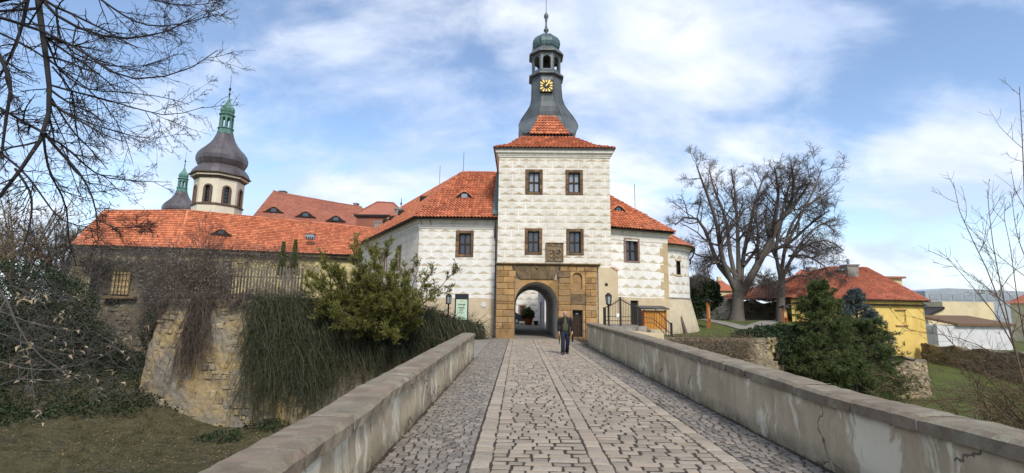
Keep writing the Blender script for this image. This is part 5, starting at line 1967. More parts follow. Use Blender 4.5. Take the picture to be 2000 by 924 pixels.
def church_tower(label):
    cy = YT + 3.6
    cx = at(425, 400, cy).x
    kx = cy / YT
    root = thing('church_tower', (cx, cy, 1.5), label, 'tower', 'twin church towers')
    zf = lambda py: at(424, py, cy).z
    sc = cy / F_PX * 0.81
    Rd = 54.5 * sc * 1.0
    n8 = 8
    ph = radians(22.5 + 6)
    oc_ = lambda r, z: [Vector((cx + r * cos(ph + 2 * pi * i / 8), cy + r * sin(ph + 2 * pi * i / 8), z)) for i in range(8)]
    z0, z1 = 2.0, zf(351)
    zs = zf(404)
    # drum faces with arched windows
    m = MB()
    base = oc_(Rd, 0)
    faces = [(base[i], base[(i + 1) % 8]) for i in range(8)]
    wn = []
    for (a, b) in faces:
        f = Frame(b, a) if Frame(a, b).n.dot((a + b) / 2 - Vector((cx, cy, 0))) < 0 else Frame(a, b)
        L = f.len
        hw_, zb_, zt_ = L * .17, zf(403), zf(376)
        wall_sheet(m, f, 0, L, z0, zb_)
        wall_sheet(m, f, 0, L / 2 - hw_, zb_, zt_ + hw_)
        wall_sheet(m, f, L / 2 + hw_, L, zb_, zt_ + hw_)
        wall_sheet(m, f, 0, L, zt_ + hw_, z1)
        K = 10
        pts = [(L / 2 - hw_ * cos(pi * k / K), zt_ + hw_ * sin(pi * k / K)) for k in range(K + 1)]
        for k in range(K):
            (ua, za), (ub, zb2) = pts[k], pts[k + 1]
            m.quad(f.P(ua, za), f.P(ub, zb2), f.P(ub, zt_ + hw_), f.P(ua, zt_ + hw_))
        wn.append((f, L, hw_, zb_, zt_, pts))
    m.build('drum', M['church'], root)
    for (f, L, hw_, zb_, zt_, pts) in wn:
        full = [(L / 2 + hw_, zb_), (L / 2 - hw_, zb_)] + pts
        w = MB()
        # stone surround as a raised band
        path = [(L / 2 - hw_ * 1.1, zb_)] + [(L / 2 + (u_ - L / 2) * 1.1, zt_ + (z_ - zt_) * 1.1) for u_, z_ in pts] + [(L / 2 + hw_ * 1.1, zb_)]
        w.tube([f.P(u_, z_, .02) for u_, z_ in path], .17, 5)
        w.obox(f, L / 2 - hw_ * 1.25, L / 2 + hw_ * 1.25, zb_ - .15, zb_ + .03, -.1, .16)
        wo_ = w.build('window', M['church_stone'], root)
        gl = MB()
        gl.poly([f.P(u_, z_, -.25) for u_, z_ in full][::-1])
        gl.build('pane', M['glass'], wo_)
        gb = MB()
        for k in range(3):
            u_ = L / 2 - hw_ + 2 * hw_ * (k + .5) / 3
            gb.obox(f, u_ - .03, u_ + .03, zb_, zt_ + hw_ * .8, -.24, -.2)
        for k in range(4):
            z_ = zb_ + (zt_ - zb_) * (k + .6) / 4
            gb.obox(f, L / 2 - hw_, L / 2 + hw_, z_ - .03, z_ + .03, -.235, -.19)
        gb.build('glazing_bar', M['iron'], wo_)
    m = MB()
    m.loft([oc_(Rd + .02, zs - .25), oc_(Rd + .12, zs - .22), oc_(Rd + .14, zs), oc_(Rd + .02, zs + .06)], False, False)
    m.build('string_course', M['church_stone'], root)
    m = MB()
    for (rr, ya) in ((0, 0),):
        m.loft([oc_(Rd + .02, zf(357)), oc_(Rd + .15, zf(356)), oc_(Rd + .18, zf(352)), oc_(Rd + .45, zf(350)), oc_(Rd + .75, zf(348)), oc_(Rd + .78, zf(346.5))], False, True)
    m.build('cornice', M['church_stone'], root)
    m = MB()
    rb = oc_(Rd + .50, 0)
    for i in range(8):
        a, b = rb[i], rb[(i + 1) % 8]
        for k in range(9):
            p = a.lerp(b, (k + .5) / 9)
            q = (p - Vector((cx, cy, 0))).normalized() * .55
            s_ = (b - a).normalized() * .13
            m.prism([up(p - s_ - q, zf(352.5)), up(p + s_ - q, zf(352.5)), up(p + s_, zf(352.5)), up(p - s_, zf(352.5))], Vector((0, 0, .28)))
    m.build('dentil', M['church'], root, kind='stuff')
    prof = [(64.5, 346.5), (60, 338), (54, 332), (49.5, 328.5), (52, 325), (56, 318), (56.5, 311), (53, 303), (46, 296), (38, 290), (30, 283), (23.5, 275), (19.5, 267), (17.5, 262)]
    m = MB()
    # eight gores, each slightly bulged so the dome reads as ribbed
    rings = []
    for (r_, y) in prof:
        ring = []
        for i in range(8):
            for k in range(3):
                an = ph + 2 * pi * (i + k / 3) / 8
                q = cos(pi / 8) / cos(((k / 3) - .5) * pi / 4) if k else 1.0
                q = 1 - (1 - q) * .55 if k else 1.0
                ring.append(Vector((cx + r_ * sc * q * cos(an), cy + r_ * sc * q * sin(an), zf(y))))
        rings.append(ring)
    m.loft(rings, False, True)
    m.build('onion_dome', M['dome'], root)
    m = MB()
    for i in range(8):
        m.tube([r_[i * 3] for r_ in rings], .07, 4)
    m.build('dome_seam', M['dome'], root, kind='stuff')
    # lantern
    zl0, zl1 = zf(262), zf(236)
    m = MB()
    m.loft([oc_(18.5 * sc, zf(263)), oc_(18.5 * sc, zf(259)), oc_(17 * sc, zf(258.5)), oc_(17 * sc, zf(254)), oc_(19 * sc, zf(253)), oc_(19 * sc, zf(251.5))])
    m.build('lantern_base', M['copper_green'], root)
    ln = MB()
    rb, r2 = oc_(15.5 * sc, 0), 15.5 * sc
    za, zb2 = zf(251.5), zf(231)
    for i in range(8):
        a, b = rb[i], rb[(i + 1) % 8]
        f = Frame(b, a) if Frame(a, b).n.dot((a + b) / 2 - Vector((cx, cy, 0))) < 0 else Frame(a, b)
        L = f.len
        pw = L * .2
        ln.obox(f, -.02, pw, za, zb2, -.22, .03)
        ln.obox(f, L - pw, L + .02, za, zb2, -.22, .03)
        K = 6
        hw_ = L / 2 - pw
        pts = [(L / 2 - hw_ * cos(pi * k / K), zb2 - hw_ * 1.3 + hw_ * sin(pi * k / K)) for k in range(K + 1)]
        for k in range(K):
            (ua, z_a), (ub, z_b) = pts[k], pts[k + 1]
            ln.add([f.P(ua, z_a, .02), f.P(ub, z_b, .02), f.P(ub, zb2, .02), f.P(ua, zb2, .02), f.P(ua, z_a, -.15), f.P(ub, z_b, -.15), f.P(ub, zb2, -.15), f.P(ua, zb2, -.15)], [(0, 1, 2, 3), (7, 6, 5, 4), (4, 5, 1, 0)])
    ln.build('lantern', M['copper_green'], root)
    m = MB()
    m.loft([oc_(15.5 * sc, zf(231.5)), oc_(15.8 * sc, zf(228)), oc_(18.5 * sc, zf(226)), oc_(18.8 * sc, zf(224.5)), oc_(14.5 * sc, zf(222))])
    m.build('lantern_cornice', M['copper_green'], root)
    m = MB()
    pr2 = [(14, 222.5), (16.2, 219), (16.5, 214.5), (14.5, 210.5), (10, 206.5), (6.5, 202.5), (4.2, 198), (2.6, 194), (1.8, 191)]
    m.loft([oc_(a * sc, zf(y)) for a, y in pr2])
    m.build('onion_cap', M['copper_green'], root)
    m = MB()
    m.lathe((cx, cy), [(1.6 * sc, zf(193)), (1.2 * sc, zf(186)), (2.4 * sc, zf(184)), (1.0 * sc, zf(182)), (.9 * sc, zf(178)), (2.6 * sc, zf(175.5)), (3.0 * sc, zf(174)), (2.4 * sc, zf(172.5)), (.6 * sc, zf(171)), (.45 * sc, zf(160)), (1.0 * sc, zf(159)), (.4 * sc, zf(157)), (.35 * sc, zf(146))], 10)
    m.tube([(cx - 2 * sc, cy, zf(152)), (cx + 2 * sc, cy, zf(152))], .4 * sc, 5)
    m.build('finial', M['iron'], root, True)
    return root


t1 = church_tower('octagonal cream church tower with brown onion dome, the nearer twin')
t2 = copy_tree(t1)
t2['label'] = 'farther church tower mostly hidden behind the nearer one'
p2 = at(368, 312, 101)
t2.location = (at(352, 400, 101).x, 101, 1.5)

# ---- big brown-roofed range behind
br = thing('castle_range', (-18, 76, 3), 'large castle range with dull brown tile roof and three eyelid dormers', 'building')
YB = 70
R0 = at(534, 372.5, 78)
R0b = at(560, 381, 78)
zRB = R0.z
R1 = at(706, 404, 84)
El = at(470, 470, 68)
zEB = El.z
rf = MB()
e0, e1 = up(at(440, 460, 68), zEB), up(at(800, 470, 74), zEB)
zr = R0.z
R1z = up(hitz(706, 404.5, R0.z - .0), R0.z)
tile_ruled(rf, e0 + Vector((1.2, 0, 0)), e1, R0, at(706, 404, 80), tw=.5, th=.4, amp=.012, step=.03, ns=2, seed=9)
rf.build('roof_tiles', M['tile_brown'], br, kind='stuff')
rf = MB()
hb = R0 + Vector((-9, 12, -11))
rf.poly([e0 + Vector((1.2, 0, 0)), R0, hb])
rf.poly([R0 + Vector((0, 0, -.02)), at(706, 404, 80) + Vector((0, 0, -.02)), at(706, 404, 80) + Vector((0, 9, -8)), R0 + Vector((0, 9, -8))])
rf.build('roof_hip', M['tile_brown'], br)
m = MB()
fe = Frame(e0 + Vector((1.2, 0, 0)), e1)
wall_sheet(m, fe, 0, fe.len, 0, zEB, out=-.3)
m.build('wall', M['cream'], br)
nb = (e1 - e0).cross(R0 - e0)
ctr = [(534.5, 416), (597, 425), (656, 433)]
R1r = at(706, 404, 80)
for (px, py) in ctr:
    c_ = on_plane(px, py, e0, nb)
    eye_dormer(br, c_ + nb.normalized() * (.18 if nb.z > 0 else -.18), (e1 - e0), 3.1, .80, nb, 'tile_brown')
m = MB()
m.tube([R0, R0 + (R0b - R0)], .12, 6)
m.tube([R0b, R1r], .12, 6)
m.build('ridge_tiles', M['tile_brown'], br, kind='stuff')
for (px, py, yy, w_) in ((550, 378, 79, .5), (694, 402, 80, .35)):
    p = at(px, py, yy)
    m = MB()
    m.box((p.x - w_, yy, p.z - 1), (p.x + w_, yy + .8, p.z + .35))
    m.box((p.x - w_ * 1.2, yy - .1, p.z + .35), (p.x + w_ * 1.2, yy + .9, p.z + .5))
    m.build('chimney', M['chimney'], br)
# hipped pavilion roof at its right end
pv = thing('roof_pavilion', up(at(735, 420, 66), 5), 'square pavilion with hipped brown roof above the orange tile range', 'building')
yp = 64
ap_ = at(737, 394.5, yp + 4)
ap2 = at(768, 401, yp + 4.5)
ap2.z = ap_.z
el_, er_ = at(692, 418.5, yp), at(792, 417, yp)
ez = el_.z
er_.z = ez
q0, q1 = el_, er_
q2, q3 = er_ + Vector((1, 8, 0)), el_ + Vector((0, 8, 0))
m = MB()
m.add([q0, q1, q2, q3, ap_, ap2], [(0, 1, 5, 4), (1, 2, 5), (2, 3, 4, 5), (3, 0, 4)])
m.build('roof', M['tile_brown'], pv)
m = MB()
caps(m, q0, ap_, .16, .6)
caps(m, ap_, ap2, .16, .6)
caps(m, q1, ap2, .16, .6)
m.build('ridge_tiles', M['tile_brown'], pv, kind='stuff')
m = MB()
m.add([up(p + (p - (q0 + q2) / 2) * -.06, z) for z in (3, ez - .25) for p in (q0, q1, q2, q3)], [(0, 1, 5, 4), (1, 2, 6, 5), (2, 3, 7, 6), (3, 0, 4, 7)])
m.build('wall', M['tile_brown'], pv)
m = MB()
cornice(m, [q0, q1, q2, q3], [(-.3, ez - .35), (.02, ez - .3), (.06, ez - .02), (-.3, ez - .02)], True)
m.build('eave_board', M['gutter'], pv)
m = MB()
m.lathe((at(783.5, 400, 60).x, 60), [(.05, at(783, 425, 60).z), (.05, at(783, 400, 60).z), (.16, at(783, 398, 60).z), (.05, at(783, 396, 60).z), (.03, at(783, 387, 60).z)], 8)
m.build('roof_finial', M['iron'], pv)

# ================================================================== SITE: WALLS, FENCES, SIGNS, STREET FURNITURE
def rubble_wall(name, label, path, zb, zt, batter=0.12, mat='rubble_mortar', stones=220, smin=.16, smax=.42, thick=.5, seed=0, stone_mat='rubble', cat='wall', cap=None, fill=.6):
    """masonry wall along a plan path: uneven core plus separate proud stones (nearest/largest as parts)"""
    g = random.Random(seed)
    P = [Vector((p[0], p[1], 0)) for p in path]
    root = thing(name, (P[len(P) // 2].x, P[len(P) // 2].y, -1), label, cat)
    cum = [0]
    for a, b in zip(P[:-1], P[1:]):
        cum.append(cum[-1] + (b - a).length)
    L = cum[-1]

    def pt(s, t, out=0.0):
        s = min(max(s, 0), L - 1e-6)
        k = max(i for i in range(len(cum) - 1) if cum[i] <= s)
        f = (s - cum[k]) / (cum[k + 1] - cum[k])
        d = (P[k + 1] - P[k]).normalized()
        n_ = Vector((-d.y, d.x, 0)) * -1.0
        lo = zb(s / L) if callable(zb) else zb
        hi = zt(s / L) if callable(zt) else zt
        z = lo + (hi - lo) * t
        return P[k] + d * (s - cum[k]) + n_ * (out + batter * (1 - t) * (hi - lo)) + Vector((0, 0, z)), n_, d
    ns, nt_ = max(8, int(L / .16)), 30
    m = MB()
    grid = []
    for i in range(ns + 1):
        row = []
        for j in range(nt_ + 1):
            p, n_, d = pt(L * i / ns, j / nt_)
            row.append(p + n_ * (g.uniform(-.035, .035) + .05 * sin(i * .31 + j * .43) + .04 * sin(i * .83 - j * .61) * sin(j * .37 + i * .11)))
        b, n_, d = pt(L * i / ns, 1.0)
        row.append(b - n_ * thick)
        b, n_, d = pt(L * i / ns, 0.0)
        row.append(b - n_ * thick)
        grid.append(row)
    m.loft([r_[::-1] for r_ in grid], True, True, closed=True)
    m.build('masonry_core', M[mat], root, False)
    protos = []
    for k in range(6):
        q = MB()
        gg = random.Random(seed * 10 + k)
        vs = [(x * (1 + gg.uniform(-.25, .1)), y, z * (1 + gg.uniform(-.25, .1))) for x, y, z in ((-.5, .3, -.5), (.5, .3, -.5), (.5, .3, .5), (-.5, .3, .5))]
        v2 = [(x * .72 + gg.uniform(-.06, .06), -.35 + gg.uniform(-.2, .15), z * .70 + gg.uniform(-.06, .06)) for x, y, z in vs]
        q.add(vs + v2, [(4, 5, 6, 7), (0, 1, 5, 4), (1, 2, 6, 5), (2, 3, 7, 6), (3, 0, 4, 7)], 0)
        me = q.mesh('stone', False)
        me.materials.append(M[stone_mat])
        protos.append(me)
    # courses
    placed = 0
    hi0 = (zt(.5) if callable(zt) else zt) - (zb(.5) if callable(zb) else zb)
    t = 0.02
    spots = []
    while t < .97:
        hgt = g.uniform(smin * .55, smax * .6)
        s = g.uniform(0, .2)
        while s < L:
            w = g.uniform(smin, smax)
            spots.append((s + w / 2, t + hgt / 2 / hi0, w * .96, hgt * .95))
            s += w
        t += hgt / hi0
    g.shuffle(spots)
    rest = spots[stones:]
    for (s, tt, w, hgt) in spots[:stones]:
        p, n_, d = pt(s, min(tt, .985))
        o = bpy.data.objects.new('stone', protos[g.randrange(6)])
        COL.objects.link(o)
        o.parent = root
        o.location = p - root.location + n_ * g.uniform(-.02, .035)
        o.rotation_euler = (0, g.uniform(-.1, .1), math.atan2(d.y, d.x) + g.uniform(-.06, .06))
        o.scale = (w, g.uniform(.05, .11), hgt)
    q = MB()
    pv = [[v.co.copy() for v in me.vertices] for me in protos]
    pf = [tuple(p.vertices) for p in protos[0].polygons]
    for (s, tt, w, hgt) in rest:
        if g.random() > fill:
            continue
        p, n_, d = pt(s, min(tt, .985))
        k = g.randrange(6)
        mt = Matrix.Translation(p + n_ * g.uniform(-.03, .02)) @ Matrix.Rotation(math.atan2(d.y, d.x) + g.uniform(-.06, .06), 4, 'Z') @ Matrix.Rotation(g.uniform(-.1, .1), 4, 'Y') @ Matrix.Diagonal((w, g.uniform(.06, .12), hgt, 1))
        q.add([mt @ v for v in pv[k]], pf, g.random())
    if q.v:
        q.build('stone', M[stone_mat], root, kind='stuff')
    return root


TWALL = [(-20.4, 31.0), (-19.0, 30.2), (-17.9, 24.2), (-17.0, 24.0), (-12.5, 24.9), (-8.0, 26.9), (-3.0, 29.5), (-2.1, 29.9)]
TWALL = TWALL
rubble_wall('terrace_wall', 'tall battered rubble retaining wall with ochre stone under the picket fence', TWALL[2:],
            lambda f: -4.3, lambda f: 2.05 - 1.6 * max(0, (f - .62) / .38), batter=.16, stones=240, seed=3, smin=.16, smax=.6, fill=.35)
rubble_wall('return_wall', 'shadowed rubble wall with barred window beside the dark ivy', [(-27.5, 30.6), (-18.6, 30.4)], -3.4, lambda f: 4.6, batter=.02, stones=200, seed=4, smin=.25, smax=.5, mat='rubble_grey', stone_mat='rubble_g')

# ---- barred window set in the return wall
YB_ = 30.25
FB = Frame((-27.5, YB_), (-18.6, YB_))
bw = FB.rect(216, 531, 251, 575)
wn = thing('barred_window', FB.P(bw[0], bw[1]), 'small pale boarded window behind an iron grille in the ivy wall', 'window')
m = MB()
for k in range(4):
    a = bw[0] + (bw[2] - bw[0]) * k / 4
    m.obox(FB, a + .006, a + (bw[2] - bw[0]) / 4 - .006, bw[1], bw[3], -.1, .02 + .006 * (k % 2), .008)
m.build('board', M['board_pale'], wn)
for k in range(5):
    u_ = bw[0] + (bw[2] - bw[0]) * (k + .5) / 5
    q = MB()
    q.tube([FB.P(u_, bw[1] - .05, .10), FB.P(u_, bw[3] + .05, .10)], .018, 5)
    q.build('grille_bar', M['iron'], wn)
for k in range(4):
    z_ = bw[1] + (bw[3] - bw[1]) * (k + .5) / 4
    q = MB()
    q.tube([FB.P(bw[0] - .06, z_, .12), FB.P(bw[2] + .06, z_, .12)], .018, 5)
    q.build('grille_bar', M['iron'], wn)
q = MB()
q.obox(FB, bw[0] - .35, bw[2] + .6, bw[1] - .28, bw[1] - .1, -.1, .2, .02)
q.build('window_ledge', M['sandstone_dark'], wn)

# ---- picket fence on the terrace
pf0, pf1 = at(330, 560, 26.2), at(592, 556, 27.9)
fp = thing('picket_fence', up((pf0 + pf1) / 2, 1.9), 'weathered grey wooden picket fence overgrown with dry climber', 'fence')
FF = Frame(pf0, pf1)
n = int(FF.len / .165)
g = random.Random(9)
for k in range(n):
    u_ = FF.len * k / n
    px_ = 330 + (592 - 330) * k / n
    zt_ = FF.hit(px_, 524 - 3 * k / n)[1] + g.uniform(-.10, .08)
    zb_ = 1.9 - .4 * ss(.8, 1.0, k / n)
    q = MB()
    w_ = g.uniform(.085, .115)
    tilt = g.uniform(-.03, .03)
    q.prism([FF.P(u_, zb_, .0), FF.P(u_ + w_, zb_, .0), FF.P(u_ + w_ + tilt, zt_ - .04, .0), FF.P(u_ + w_ / 2 + tilt, zt_, .0), FF.P(u_ + tilt, zt_ - .04, .0)], FF.n * .024)
    q.build('picket', M['wood_grey'], fp)
for z_ in (2.35, 3.35):
    q = MB()
    q.obox(FF, 0, FF.len, z_, z_ + .08, -.05, -.003)
    q.build('rail', M['wood_grey'], fp)

# ---- lanterns on posts


def lamp_post(px, ytop, ybot, Y, label, base_z):
    c = at(px, ybot, Y)
    zt_ = zat(px, ytop, Y)
    h = zt_ - base_z
    s = 1.0
    root = thing('lamp_post', (c.x, Y, base_z), label, 'lamp', 'lantern lamps flanking the gate')
    m = MB()
    m.lathe((c.x, Y), [(.11, base_z), (.11, base_z + .05), (.075, base_z + .08), (.075, base_z + .35), (.05, base_z + .38), (.045, zt_ - .66), (.075, zt_ - .64), (.09, zt_ - .60)], 12)
    m.build('post', M['gutter'], root, True)
    z0, z1 = zt_ - .60, zt_ - .16
    m = MB()
    for k in range(6):
        a0_, a1_ = pi / 3 * k, pi / 3 * (k + 1)
        for an in (a0_,):
            m.tube([(c.x + .125 * cos(an), Y + .125 * sin(an), z0), (c.x + .165 * cos(an), Y + .165 * sin(an), z1)], .016, 4)
    m.lathe((c.x, Y), [(.14, z0 - .02), (.145, z0 + .02)], 6)
    m.lathe((c.x, Y), [(.185, z1 - .015), (.19, z1 + .02), (.13, z1 + .08), (.10, z1 + .10), (.10, z1 + .13), (.03, z1 + .16)], 6)
    m.build('lantern_frame', M['gutter'], root)
    m = MB()
    m.lathe((c.x, Y), [(.112, z0 + .02), (.148, z1 - .02)], 6)
    m.build('lantern_glass', M['lampglass'], root)
    return root


lamp_post(874.5, 573, 640, 28.2, 'lantern on a dark post beside the black sign pillar and yew', .15)
lamp_post(1189.5, 572, 642, 25.6, 'lantern on a dark post behind the long parapet, by the iron gate', 0.55)

# ---- information pillar
YS = 29.0
FSg = Frame(at(888, 600, YS), at(914.5, 600, YS))
sg = thing('sign_pillar', FSg.P(FSg.len / 2, .2), 'black information pillar with mint green poster left of the arch', 'sign')
zt_, zb_ = FSg.hit(901, 574)[1], .2
m = MB()
m.obox(FSg, 0, FSg.len, zb_, zt_, -.14, 0, .01)
m.build('pillar', M['sign_black'], sg)
pr_ = FSg.rect(890.5, 585, 912.3, 624.5)
m = MB()
m.obox(FSg, pr_[0], pr_[2], pr_[1], pr_[3], .001, .008)
po = m.build('poster', M['sign_mint'], sg)
W_, H2 = pr_[2] - pr_[0], pr_[3] - pr_[1]


uc = (pr_[0] + pr_[2]) / 2
gq = random.Random(77)


def print_line(z, half, h, seed, name='printed_line'):
    """a line of print too small to read in the photograph: uneven little strokes"""
    q = MB()
    g = random.Random(seed)
    u_ = uc - half
    while u_ < uc + half:
        w = g.uniform(.25, .8) * h
        hh = h * g.uniform(.6, 1.0)
        q.obox(FSg, u_, min(u_ + w, uc + half), z - hh / 2, z + hh / 2, .008, .0105)
        u_ += w + h * g.uniform(.12, .35)
    q.build(name, M['print'], po, kind='stuff')


for k, (f, half, h) in enumerate(((.235, .22, .050), (.275, .24, .050), (.415, .20, .105), (.50, .10, .032), (.55, .17, .036), (.60, .09, .032), (.655, .19, .036), (.70, .12, .030), (.85, .12, .030))):
    print_line(pr_[3] - H2 * f, half * W_ / .72, h, 300 + k)
m = MB()
for k in range(5):
    a = uc + (-.10 + .05 * k)
    m.obox(FSg, a, a + .035, pr_[3] - H2 * .11, pr_[3] - H2 * (.055 if k % 2 else .075), .008, .011)
m.build('crest_mark', M['print_gold'], po)
m = MB()
m.obox(FSg, uc - .11, uc - .05, pr_[3] - H2 * .80, pr_[3] - H2 * .765, .008, .011)
m.build('emblem', M['print'], po)
m = MB()
for k in range(4):
    m.obox(FSg, uc - .13 + .085 * k, uc - .08 + .085 * k, pr_[1] + H2 * .055, pr_[1] + H2 * .095, .008, .011)
m.build('partner_mark', M['print'], po, kind='stuff')

# ---- iron gate, railing and steps beyond the long parapet
YG = 26.9
FG = Frame(at(1179, 620, YG), at(1251.5, 620, YG))
gz = lambda px, py: FG.hit(px, py)[1]
zg0 = gz(1215, 633.5)
ig = thing('iron_gate', FG.P(FG.len / 2, zg0), 'black wrought-iron double gate with swept top and spear finials', 'gate')
for (a, b) in ((1178.5, 1183.5), (1247, 1252.5)):
    q = MB()
    q.obox(FG, FG.hit(a, 620)[0], FG.hit(b, 620)[0], zg0 - .15, gz(1181, 600), -.08, .08, .01)
    q.build('gate_post', M['iron'], ig)
uL_, uR_ = FG.hit(1183.5, 620)[0], FG.hit(1247, 620)[0]
uM_ = FG.hit(1212, 620)[0]


def top(u_):
    t = (u_ - uL_) / (uM_ - uL_) if u_ < uM_ else (uR_ - u_) / (uR_ - uM_)
    t = max(0, min(1, t))
    return gz(1190, 599.5) + (gz(1212, 584) - gz(1190, 599.5)) * (t ** 1.5)


q = MB()
q.obox(FG, uM_ - .045, uM_ + .045, zg0 - .1, gz(1212, 580), -.04, .04)
q.build('meeting_stile', M['iron'], ig)
q = MB()
q.tube([FG.P(u_, top(u_)) for u_ in np.linspace(uL_, uM_ - .05, 10)], .028, 6)
q.build('top_rail', M['iron'], ig, True)
q = MB()
q.tube([FG.P(u_, top(u_)) for u_ in np.linspace(uM_ + .05, uR_, 10)], .028, 6)
q.build('top_rail', M['iron'], ig, True)
for py in (618.5, 626.5):
    q = MB()
    q.obox(FG, uL_, uR_, gz(1212, py) - .015, gz(1212, py) + .015, -.02, .02)
    q.build('cross_rail', M['iron'], ig)
nb_ = 20
for k in range(1, nb_):
    u_ = uL_ + (uR_ - uL_) * k / nb_
    if abs(u_ - uM_) < .05:
        continue
    q = MB()
    q.tube([FG.P(u_, zg0 - .05), FG.P(u_, top(u_) + .10), FG.P(u_, top(u_) + .2)], [.012, .012, .002], 5)
    q.build('gate_bar', M['iron'], ig)
q = MB()
pa_ = FG.rect(1204, 612, 1209, 619)
q.obox(FG, *[pa_[0], pa_[2], pa_[1], pa_[3]], .03, .04)
nt_ = q.build('paper_notice', M['paper'], ig)
# railing: level piece then down the steps
hr = thing('stair_railing', FG.P(FG.len, zg0), 'black iron handrail running down the garden steps', 'railing')
p_a, p_b, p_c = at(1252, 602, YG), at(1278, 602.5, YG), at(1311, 634, YG - .6)
l_a, l_b, l_c = at(1252, 630, YG), at(1277, 631, YG), at(1311, 664, YG - .6)
m1, m2_, m3 = at(1252, 619, YG), at(1275, 622, YG), at(1311, 652, YG - .6)
for (a, b, c, r_) in ((p_a, p_b, p_c, .028), (l_a, l_b, l_c, .02), (m1, m2_, m3, .02)):
    q = MB()
    q.tube([a, b, c], r_, 6)
    q.build('hand_rail', M['iron'], hr)
for k in range(1, 12):
    t = k / 12
    seg_ = (lambda A, B, C, t: A.lerp(B, t / .4) if t < .4 else B.lerp(C, (t - .4) / .6))
    q = MB()
    q.tube([seg_(l_a, l_b, l_c, t), seg_(p_a, p_b, p_c, t)], .011, 5)
    q.build('baluster', M['iron'], hr)
q = MB()
pe = at(1311, 634, YG - .6)
q.box((pe.x - .05, pe.y - .05, at(1311, 668, YG - .6).z), (pe.x + .05, pe.y + .05, pe.z + .1))
q.build('newel_post', M['iron'], hr)
# landing wall and steps
ld = thing('garden_steps', (7.2, 27.2, -1), 'grey stone landing and steps below the iron handrail', 'steps')
q = MB()
za = zg0 - .08
x0_, x1_ = at(1176, 640, YG).x, at(1262, 640, YG).x
q.box((x0_, YG - .25, -3.4), (x1_, YG + 4.0, za))
q.build('landing', M['chimney'], ld)
x2_ = at(1311, 640, YG).x
ns_ = 7
for k in range(ns_):
    xa = x1_ + (x2_ - x1_) * k / ns_
    xb = x1_ + (x2_ - x1_) * (k + 1) / ns_
    q = MB()
    q.box((xa + .002, YG - .9, -3.4), (xb + .03, YG + 1.2, za - .17 * (k + 1)))
    q.build('step', M['cornice_grey'], ld)
q = MB()
q.prism([Vector((x0_ + .9, YG - 1.6, -3.4)), Vector((x1_ + .4, YG - 1.2, -3.4)), Vector((x1_ + .6, YG - 1.2, za - .35)), Vector((x0_ + .9, YG - 1.6, za - .2))], Vector((0, 1.3, 0)))
q.build('plaster_block', M['plaster'], ld)

# ---- wooden shelter box against the wall
YX = 28.4
bx_ = [at(1259, 640, YX), at(1300, 640, YX)]
bxo = thing('wooden_shed', ((bx_[0].x + bx_[1].x) / 2, YX, .2), 'small orange wooden bin shed with grey lid by the handrail', 'shed')
zb_, zt_ = at(1280, 643, YX).z, at(1280, 604.5, YX).z
FX = Frame(bx_[0], bx_[1])
n = 7
for k in range(n):
    q = MB()
    q.obox(FX, FX.len * k / n + .005, FX.len * (k + 1) / n - .005, zb_, zt_ - .1, -.05, .0 + .006 * (k % 2), .006)
    q.build('board', M['wood_light'], bxo)
for u_ in (-.05, FX.len - .02):
    q = MB()
    q.obox(FX, u_, u_ + .09, zb_ - .2, zt_ - .02, -.06, .04)
    q.build('corner_post', M['wood_orange'], bxo)
q = MB()
q.obox(FX, 0, FX.len, zb_, zt_ - .05, -1.1, -.055)
q.build('body', M['wood_orange'], bxo)
q = MB()
q.prism([FX.P(-.2, zt_, .22), FX.P(FX.len + .2, zt_, .22), FX.P(FX.len + .2, zt_ + .18, -1.2), FX.P(-.2, zt_ + .18, -1.2)], Vector((0, 0, .05)))
q.build('lid', M['sign_black'], bxo)

# ---- garden boards on posts


def info_stand(px, ytop, ybot, Y, rot, label):
    c = at(px, ybot, Y)
    zb = float(terrain(c.x, Y))
    zt = zat(px, ytop, Y)
    h = zt - zb
    root = thing('notice_stand', (c.x, Y, zb), label, 'notice board', 'orange notice stands in the castle garden')
    u = Vector((cos(rot), sin(rot), 0))
    fr = Frame(Vector((c.x, Y, 0)) - u * .55, Vector((c.x, Y, 0)) + u * .55)
    for a in (0, 1.0):
        q = MB()
        q.obox(fr, a, a + .12, zb - .15, zt - .15, -.06, .06, .01)
        q.build('post', M['wood_orange'], root)
    q = MB()
    q.obox(fr, .12, 1.0, zb + h * .34, zt - h * .18, -.03, .03)
    pn = q.build('panel', M['board_pale'], root)
    q = MB()
    q.obox(fr, .1, 1.02, zb + h * .26, zb + h * .33, -.05, .05)
    q.build('rail', M['wood_orange'], root)
    q = MB()
    q.prism([fr.P(-.15, zt - .16, .32), fr.P(1.27, zt - .16, .32), fr.P(1.27, zt, 0), fr.P(-.15, zt, 0)], Vector((0, 0, .05)))
    q.prism([fr.P(1.27, zt - .16, -.32), fr.P(-.15, zt - .16, -.32), fr.P(-.15, zt, 0), fr.P(1.27, zt, 0)], Vector((0, 0, .05)))
    q.build('roof', M['gutter'], root)
    return root


info_stand(1385, 586, 634, 37.0, radians(62), 'orange wooden notice stand with grey roof, nearer the round tower')
info_stand(1534, 598, 630, 41.0, radians(48), 'orange wooden notice stand under the slimmer lime tree')

